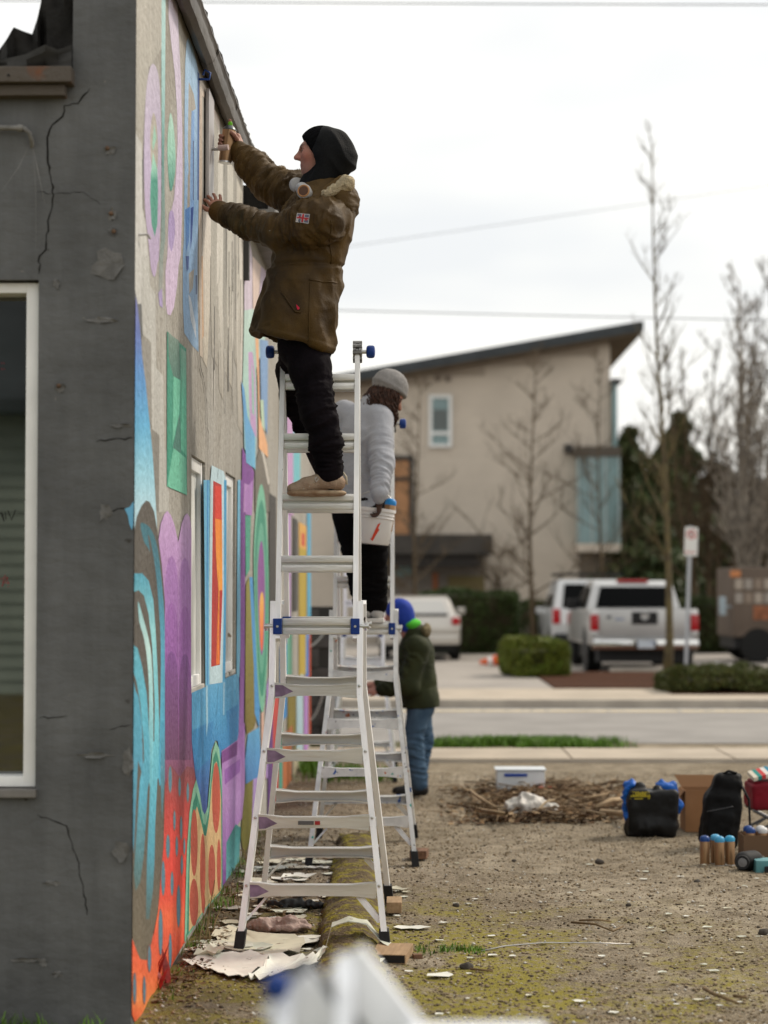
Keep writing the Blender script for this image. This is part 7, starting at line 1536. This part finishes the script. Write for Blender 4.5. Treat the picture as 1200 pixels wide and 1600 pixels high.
# brown leaf litter and twigs by the wall: uncountable
q = MB()
for k in range(1500):
    y = 7.6 + 6.5 * R.random() ** 1.2; x = -.97 + (.62 if y > 9.3 else .16) * R.random() ** 1.3; s_ = R.uniform(.006, .02); a = R.uniform(0, 6.28); ca, sa = math.cos(a) * s_, math.sin(a) * s_; z = .006 + R.uniform(0, .012); t_ = R.uniform(-.6, .6) * s_
    q.add([(x - ca, y - sa, z), (x + sa * .5, y - ca * .5, z + t_), (x + ca, y + sa, z + abs(t_)), (x - sa * .5, y + ca * .5, z + .004)], [(0, 1, 2, 3)], R.choice([(.09, .05, .025), (.14, .085, .04), (.05, .03, .018), (.2, .15, .09)]))
tag(q.build('leaf_litter', mat('litter', rough=.9, attr='Col', spec=.2), cols=True, fix=False), 'brown leaf litter and crumbs along the foot of the wall', 'leaf litter', kind='stuff')
# weeds sprayed red at the corner
rw = gnd(255, 1540); t = thing('painted_weed', (rw.x, rw.y, 0), 'weed tuft sprayed red with the mural at the wall corner', 'plant'); RW = mat('red_sprayed_leaf', (.26, .022, .018), .6, var=.4, scale=20)
for k in range(16):
    a = R.uniform(-.4, 2.6); l = R.uniform(.10, .22); d = Vector((math.cos(a) * .6, math.sin(a) * .5, 1)).normalized(); b0 = Vector((rw.x - .05 + R.uniform(0, .09), rw.y + R.uniform(-.15, .1), -.01)); w_ = R.uniform(.006, .012); s_ = Vector((d.y, -d.x, 0)).normalized() * w_
    MB().add([b0 - s_ * .5, b0 + s_ * .5, b0 + d * l * .5 + s_, b0 + d * l * .5 - s_, b0 + d * l + Vector((d.x, d.y, -.3)) * .04], [(0, 1, 2, 3), (3, 2, 4)]).build('leaf', RW, t, fix=False)
stk = gnd(345, 1450); t = thing('dry_stalk', (gnd(318, 1475).x, gnd(318, 1475).y, 0), 'dead brown stalks leaning on the wall under the rust ovals', 'plant')
for (a, c_, h) in ((322, 1470, .26), (310, 1475, .14), (332, 1458, .10)):
    p = gnd(a, c_); MB().tube([p, p + Vector((.01, .05, h * .5)), p + Vector((.03, .09, h))], [.004, .003, .0015], 5).build('stalk', DRYG, t)
wd = gnd(395, 1375); t = thing('wiry_weed', (wd.x, wd.y, 0), 'wiry dark weed at the wall behind the near ladder leg', 'plant')
for k in range(7):
    a = R.uniform(0, 6.28); l = R.uniform(.12, .22); MB().tube([wd + Vector((0, 0, -.01))] + [wd + Vector((math.cos(a + .4 * j) * l * .25 * j, math.sin(a + .4 * j) * l * .4 * j, l * (1.1 * j - .3 * j * j))) for j in (1, 2, 3)], [.003, .0025, .002, .001], 4).build('stem', DRYG, t)
# twigs, wire and stones on the open lot
TW = mat('twig', (.17, .115, .06), .9, var=.3, scale=20)
def twig_(pts, r_, label, nm='twig', m=TW): tag(MB().tube([gnd(a, c_, r_ + .004 + (.01 if 0 < i < len(pts) - 1 else 0)) for i, (a, c_) in enumerate(pts)], [r_ * (1 - .5 * i / len(pts)) for i in range(len(pts))], 6).build(nm, m, smooth=0), label, 'twig' if nm == 'twig' else 'wire')
twig_([(893, 1441), (930, 1444), (958, 1455), (974, 1447)], .006, 'forked brown twig in the middle of the dirt lot'); twig_([(905, 1438), (935, 1437), (955, 1440)], .005, 'thin straight twig beside the forked one')
twig_([(1100, 1544), (1115, 1553), (1135, 1560), (1154, 1568)], .008, 'curved pale twig near the lower right corner'); twig_([(752, 1486), (790, 1478), (850, 1473), (920, 1473), (985, 1475)], .004, 'long grey wire lying across the dirt', 'wire', STEEL); twig_([(735, 1514), (770, 1517)], .006, 'short dark twig on the mossy ground')
twig_([(1146, 1556), (1166, 1558)], .007, 'short dark twig right of the curved pale one')
for k, (a, c_, s_, lb) in enumerate([(937, 1349, .03, 'dark round stone left of the spray cans'), (728, 1514, .03, 'dark stone on the moss near the wood block'), (803, 1346, .016, 'small dark stone near the brush pile'), (1090, 1380, .022, 'brown clod below the spray cans'), (982, 1416, .018, 'small grey stone in the middle of the lot'), (712, 1416, .02, 'pale stone near the ladder'), (1195, 1460, .03, 'black stone at the right edge')]):
    p = np.array(gnd(a, c_)); S = SDF(p - [.06, .06, .03], p + [.06, .06, .06], .005); S.ell(p + [0, 0, s_ * .3], (s_, s_ * .7, s_ * .6), 0); o = sdf_obj('stone', S, mat('dark_stone', (.07, .06, .05), .9, var=.3, scale=30), None, lambda P, N: s_ * .2 * fbm(P * 40, 3)); tag(o, lb, 'stone', 'stones on the lot')

# brush pile
q = MB(); c0 = gnd(860, 1262)
for k in range(650):
    px = R.gauss(855, 62); py = R.uniform(1232, 1288) - abs(px - 850) * .04; p = gnd(min(985, max(700, px)), max(1226, py)); l = R.uniform(.06, .4); a = R.uniform(0, 6.28); e = R.uniform(-.1, .22); zb = .005 + R.random() ** 2 * .07 * math.exp(-((px - 850) / 90) ** 2)
    d = Vector((math.cos(a), math.sin(a), e)); m_ = p + d * l * .5 + Vector((R.uniform(-.03, .03), R.uniform(-.03, .03), R.uniform(0, .03))); q.tube([p + Vector((0, 0, zb)), m_ + Vector((0, 0, zb)), p + d * l + Vector((0, 0, zb))], R.uniform(.002, .008), 4, col=R.choice([(.14, .09, .05), (.24, .16, .09), (.08, .05, .03), (.38, .29, .19)]))
for k in range(3600):
    px = R.gauss(852, 66); py = R.uniform(1230, 1290); p = gnd(min(1000, max(690, px)), max(1226, py)); s_ = R.uniform(.012, .04); a = R.uniform(0, 6.28); ca, sa = math.cos(a) * s_, math.sin(a) * s_; z = .008 + R.random() ** 2 * .07 * math.exp(-((px - 850) / 95) ** 2); t_ = R.uniform(-.6, .6) * s_
    q.add([(p.x - ca, p.y - sa, z), (p.x + sa * .5, p.y - ca * .5, z + t_), (p.x + ca, p.y + sa, z + abs(t_)), (p.x - sa * .5, p.y + ca * .5, z + .006)], [(0, 1, 2, 3)], R.choice([(.11, .06, .03), (.18, .11, .055), (.06, .038, .022), (.27, .19, .11)]))
tag(q.build('brush_pile', mat('brush', rough=.9, attr='Col', spec=.2), cols=True, fix=False), 'heap of brown twigs and dead leaves in the middle of the lot', 'brush pile', kind='stuff')
for k, (pts, w_) in enumerate((([(775, 1262), (745, 1244), (735, 1235)], .012), ([(745, 1265), (790, 1272), (800, 1272)], .016), ([(930, 1262), (955, 1250), (985, 1248)], .018), ([(940, 1268), (985, 1272)], .02), ([(900, 1250), (950, 1240)], .01))):
    tag(MB().tube([gnd(a, c_, .05 + .04 * (i % 2)) for i, (a, c_) in enumerate(pts)], w_, 6).build('stick', mat('pale_stick', (.36, .26, .16), .9, var=.2, scale=12), smooth=0), ['pale stick poking out of the left end of the brush pile', 'thick brown stick along the near edge of the brush pile', 'pale bent stick at the right end of the brush pile', 'thick pale stick at the lower right of the brush pile', 'thin pale stick across the back of the brush pile'][k], 'stick', 'sticks on the brush pile')
pb = np.array(gnd(828, 1277)); S = SDF(pb - [.3, .2, .02], pb + [.3, .2, .25], .009); S.ell(pb + [-.03, 0, .06], (.15, .1, .07), .03); S.ell(pb + [.08, 0, .04], (.14, .09, .045), .03); S.ell(pb + [-.0, .02, .11], (.07, .06, .05), .03); o = sdf_obj('plastic_bag', S, mat('translucent_bag', (.52, .49, .45), .45, var=.15, scale=12), None, lambda P, N: .022 * (1 - 2 * np.abs(vnoise(P * 16, 3))) + .008 * fbm(P * 40, 5)); tag(o, 'crumpled white plastic bag on the brush pile', 'bag')
tb = gnd(812, 1236); t = thing('plastic_tub', (tb.x, tb.y, 0), 'clear plastic tub with a blue stripe behind the brush pile', 'tub'); CL = mat('milky_plastic', (.66, .70, .73), .25, var=.08, scale=5)
x0, x1 = at(775, 1230, tb.y).x, at(850, 1230, tb.y).x
MB().bbox((x0, tb.y - .12, .0), (x1, tb.y + .14, .17), .02).build('box', CL, t, smooth=40); MB().bbox((x0 - .01, tb.y - .13, .172), (x1 + .01, tb.y + .15, .182), .004).build('lid', mat('tub_lid', (.66, .70, .73), .35), t, smooth=40); MB().bbox((x0 + .06, tb.y - .128, .125), (x0 + .24, tb.y - .119, .148), .003).build('blue_stripe', mat('stripe_blue', (.01, .06, .35), .5), t); MB().bbox((x1 - .06, tb.y - .20, .0), (x1 + .05, tb.y - .13, .05), .01).build('red_cap', mat('faded_red', (.45, .12, .07), .5), t)
wp = gnd(800, 1236)
# black and blue shopping bag
def bag():
    b0 = np.array(gnd(1018, 1305)); t = thing('shopping_bag', tuple(b0), 'black carrier bag with yellow print and blue bag inside', 'bag'); Y = b0[1]
    S = SDF(b0 - [.24, .16, .02], b0 + [.24, .16, .42], .008); S.rbox(b0 + [0, 0, .14], (.150, .085, .15), .02, .015, M=Matrix.Rotation(.05, 4, 'Y')); S.ell(b0 + [0, 0, .06], (.175, .11, .07), .03); S.cone(b0 + [-.10, 0, .2], b0 + [-.07, 0, .31], .05, .03, .03); S.cone(b0 + [.06, 0, .24], b0 + [.03, 0, .30], .05, .02, .03); S.half(b0 + [0, 0, .001], (0, 0, -1))
    b_ = sdf_obj('bag_body', S, mat('black_bag', (.005, .005, .0055), .5, var=.3, scale=8), t, lambda P, N: .008 * fbm(P * 10, 4) + .009 * (1 - 2 * np.abs(vnoise(P * [14, 14, 7], 5))))
    S = SDF(b0 - [.26, .16, -.1], b0 + [.28, .18, .46], .008); S.ell(b0 + [-.11, .05, .27], (.05, .05, .085), .03); S.ell(b0 + [.10, .05, .26], (.075, .05, .07), .03); S.ell(b0 + [.15, .03, .20], (.04, .04, .05), .03); S.cone(b0 + [-.12, .04, .1], b0 + [-.13, .04, .3], .05, .03, .03)
    sdf_obj('blue_bag', S, mat('bright_blue_bag', (.01, .10, .42), .5, var=.3, scale=10), t, lambda P, N: .024 * (1 - 2 * np.abs(vnoise(P * 18, 8))) + .012 * fbm(P * 34, 9))
    q = MB()
    def pr(px, py):
        p = at(px, py, Y - .5) - wloc(t); hit, loc, nn, _ = b_.ray_cast(p, Vector((0, 1, 0))); return (loc + wloc(t) + Vector((0, -.003, 0))) if hit else at(px, py, Y - .1)
    for k in range(9):
        x = 997 + k * 3.6; q.add([pr(x, 1247 + R.uniform(0, 2)), pr(x + 2.6, 1247), pr(x + 2.6, 1256), pr(x, 1256)], [(0, 1, 2, 3)])
    q.add([pr(996, 1258), pr(1012, 1258), pr(1028, 1257), pr(1028, 1258.6), pr(1012, 1259.6), pr(996, 1259.6)], [(0, 1, 4, 5), (1, 2, 3, 4)]); tag(q.build('yellow_print', mat('yellow_print', (.42, .34, .02), .6), t, fix=False), kind='stuff')
bag()
# cardboard carton with open flaps
def carton():
    Y = 13.0; p = gnd(1095, 1300); Y = p.y; t = thing('cardboard_box', (p.x, Y, 0), 'open brown cardboard box behind the backpack', 'box'); CB = mat('cardboard', (.28, .14, .062), .85, var=.08, scale=5); CI = mat('cardboard_inside', (.26, .14, .07), .9)
    x0, x1 = at(1071, 1290, Y).x, at(1132, 1290, Y).x; h = .27; d = .26; e = .004
    MB().box((x0, Y, 0), (x1, Y + e, h)).build('front_panel', CB, t); MB().box((x0, Y + d, 0), (x1, Y + d + e, h)).build('back_panel', CI, t); MB().box((x0, Y + e, 0), (x0 + e, Y + d, h)).build('side_panel', CB, t); MB().box((x1 - e, Y + e, 0), (x1, Y + d, h)).build('side_panel', CB, t); MB().box((x0 + e, Y + e, .004), (x1 - e, Y + d, .008)).build('bottom_panel', CI, t)
    MB().prism([Vector((x0 - .001, Y + .01, h)), Vector((x0 - .001, Y + d - .01, h)), Vector((x0 - .055, Y + d - .02, h - .075)), Vector((x0 - .055, Y + .02, h - .075))], (-.002, 0, .003)).build('flap', CB, t); MB().prism([Vector((x0 + .01, Y + d + e, h)), Vector((x1 - .01, Y + d + e, h)), Vector((x1 - .02, Y + d + .05, h + .075)), Vector((x0 - .03, Y + d + .05, h + .075))], (0, .003, 0)).build('flap', CI, t)
    q = at(1102, 1277, Y - .002); MB().box((q.x - .012, Y - .003, q.z - .03), (q.x + .03, Y - .001, q.z + .025)).build('paper_label', mat('label_white', (.6, .6, .6), .7), t)
carton()
# black backpack
def backpack():
    p = np.array(gnd(1130, 1325)); t = thing('backpack', tuple(p), 'upright black backpack leaning beside the cardboard box', 'backpack'); BKP = mat('black_nylon', (.0045, .0045, .005), .6, var=.3, scale=10, spec=.12)
    S = SDF(p - [.22, .2, .02], p + [.26, .22, .54], .008); S.rbox(p + [-.015, 0, .17], (.115, .09, .17), .05, .02, M=Matrix.Rotation(.12, 4, 'Y')); S.rbox(p + [.02, 0, .36], (.085, .075, .085), .04, .04, M=Matrix.Rotation(.25, 4, 'Y')); S.rbox(p + [-.03, -.08, .14], (.085, .03, .10), .03, .015, M=Matrix.Rotation(.12, 4, 'Y')); S.ell(p + [.06, 0, .44], (.06, .05, .025), .03); S.half(p + [0, 0, .001], (0, 0, -1))
    b_ = sdf_obj('pack', S, BKP, t, lambda P, N: .006 * fbm(P * 14, 4))
    v = Vector(p); MB().tube([v + Vector((.09, -.05, .42)), v + Vector((.15, -.06, .30)), v + Vector((.155, -.06, .15)), v + Vector((.12, -.05, .03))], .012, 6, flat=.4).build('strap', BKP, t, smooth=0); MB().tube([v + Vector((.155, -.06, .16)), v + Vector((.2, -.07, .08)), v + Vector((.20, -.07, .01))], .009, 6, flat=.4).build('strap', BKP, t, smooth=0)
    MB().tube([v + Vector((-.02, -.03, .445)), v + Vector((.03, -.04, .475)), v + Vector((.08, -.03, .46))], .008, 6).build('grab_handle', BKP, t, smooth=0)
    MB().tube([v + Vector((-.115 + .02 * k, -.117, .235 + .004 * k)) for k in range(9)], .003, 5).build('zip', mat('zip_grey', (.06, .06, .065), .4), b_, smooth=0)
backpack()
# red folding camp stool
def stool():
    p = gnd(1192, 1300); Y = p.y; t = thing('camp_stool', (p.x, Y, 0), 'red folding camp stool with crossed legs at the right edge', 'stool'); RDC = mat('crimson_canvas', (.16, .005, .014), .8, var=.2, scale=8); FRM = mat('stool_frame', (.10, .10, .105), .4, metal=.6)
    x0 = at(1168, 1240, Y).x; zt = at(1168, 1222, Y).z; zb = at(1168, 1262, Y).z; x1 = x0 + .34
    S = SDF((x0 - .03, Y - .22, zb - .05), (x1 + .03, Y + .22, zt + .06), .008); S.rbox(((x0 + x1) / 2, Y, (zt + zb) / 2), ((x1 - x0) / 2, .17, (zt - zb) / 2), .02, .0); sdf_obj('seat', S, RDC, t, lambda P, N: .008 * fbm(P * 10, 4))
    for yy in (Y - .15, Y + .15):
        MB().tube([(x0 + .01, yy, zb), (x1 - .02, yy, .0)], .010, 8).build('leg', FRM, t, smooth=40); MB().tube([(x1 - .02, yy + .02, zb), (x0 + .0, yy + .02, .0)], .010, 8).build('leg', FRM, t, smooth=40)
    MB().tube([(x0 + .09, Y - .15, zb * .66), (x0 + .03, Y - .14, zb * .40)], .007, 6).build('brace', FRM, t)
    tw = thing('patterned_towel', ((x0 + x1) / 2, Y, zt), 'striped colourful cloth lying on the red stool', 'cloth'); cols_ = [(.6, .55, .45), (.02, .22, .2), (.5, .05, .05), (.65, .62, .58), (.03, .2, .3), (.5, .2, .1)]
    for k in range(12):
        a0, a1 = x0 + .02 + k * .026, x0 + .02 + (k + 1) * .026; f_ = lambda x: zt + .012 + (x - x0) * .28; MB().prism([Vector((a0, Y - .14, f_(a0))), Vector((a1, Y - .14, f_(a1))), Vector((a1, Y - .14, f_(a1) + .022)), Vector((a0, Y - .14, f_(a0) + .022))], (0, .26, .02)).build('stripe', mat('towel_%d' % (k % 6), cols_[k % 6], .9), tw)
    MB().bbox((x0 + .02, Y - .13, zt - .003), (x1 - .02, Y + .12, zt + .014), .006).build('fold', RDC, tw)
stool()
CAPS = [mat('cap_dark_blue', (.012, .05, .20), .4), mat('cap_sky', (.08, .34, .55), .4), mat('cap_sky2', (.06, .30, .52), .4), mat('cap_aqua', (.04, .30, .50), .4), mat('cap_white', (.6, .6, .6), .4), mat('cap_red', (.4, .03, .03), .4)]
for k, (px, dY, ci, lb) in enumerate(((1098.5, 0, 0, 'spray can with dark blue cap, leftmost of the row on the dirt'), (1115, .06, 1, 'spray can with pale blue cap, half hidden behind its neighbour'), (1121.5, -.03, 2, 'spray can with sky blue cap in the middle of the row'), (1137.5, 0, 3, 'spray can with aqua cap, rightmost of the row by the speaker'))):
    y_ = gnd(1100, 1352).y + dY; bcan((gz(px, y_), y_, 0), lb, CAPS[ci], group='spray cans standing on the dirt', sc=.86)
# carton of cans, speaker and teal tin
p = gnd(1182, 1340); x0 = p.x - .075; Y = p.y; t = thing('can_carton', (p.x, Y, 0), 'cardboard carton full of spray cans at the right edge', 'box')
for nm, a, c_ in (('front_panel', (x0, Y, 0), (x0 + .26, Y + .004, .13)), ('back_panel', (x0, Y + .2, 0), (x0 + .26, Y + .204, .13)), ('side_panel', (x0, Y + .004, 0), (x0 + .004, Y + .2, .13)), ('side_panel', (x0 + .256, Y + .004, 0), (x0 + .26, Y + .2, .13))): MB().box(a, c_).build(nm, mat('dark_card', (.14, .085, .05), .85), t)
for k in range(6):
    bcan((x0 + .05 + (k % 3) * .075, Y + .055 + (k // 3) * .085, .002), ['spray can with navy cap at the back of the carton', 'spray can with white cap in the carton', 'spray can with red cap in the carton'][k % 3] + (' front row' if k < 3 else ' rear row'), CAPS[[0, 4, 5][k % 3]], group='spray cans in the carton', sc=.86)
p = gnd(1163, 1362); t = thing('portable_speaker', (p.x, p.y, 0), 'black portable speaker with round grey end lying on the dirt', 'speaker')
S = SDF(np.array(p) - [.1, .08, .01], np.array(p) + [.14, .12, .14], .005); S.cone(np.array(p) + [-.0, 0, .058], np.array(p) + [.06, .05, .058], .055, .055, 0); sdf_obj('case', S, mat('speaker_black', (.013, .013, .014), .7), t); d_ = Vector((-.35, -1, .05)).normalized(); MB().lathe([(.026, 0), (.025, .006), (.002, .010)], 20, Matrix.Translation(Vector(p) + Vector((-.018, -.052, .058))) @ d_.to_track_quat('Z', 'Y').to_matrix().to_4x4()).build('end_disc', mat('speaker_grey', (.16, .16, .165), .5), t, smooth=40); MB().lathe([(.042, -.002), (.038, .008), (.027, .006)], 20, Matrix.Translation(Vector(p) + Vector((-.018, -.05, .058))) @ d_.to_track_quat('Z', 'Y').to_matrix().to_4x4()).build('end_ring', RUBB, t, smooth=40)
p = gnd(1197, 1366); tt = thing('teal_tin', (p.x + .03, p.y, 0), 'teal box with black tools at the right edge', 'tin'); MB().bbox((p.x - .055, p.y, 0), (p.x + .16, p.y + .14, .075), .008).build('tray', mat('teal_plastic', (.10, .26, .28), .45, var=.1, scale=8), tt, smooth=40); MB().bbox((p.x - .01, p.y - .02, .0), (p.x + .14, p.y - .003, .045), .01).build('black_tool', RUBB, tt, smooth=40)
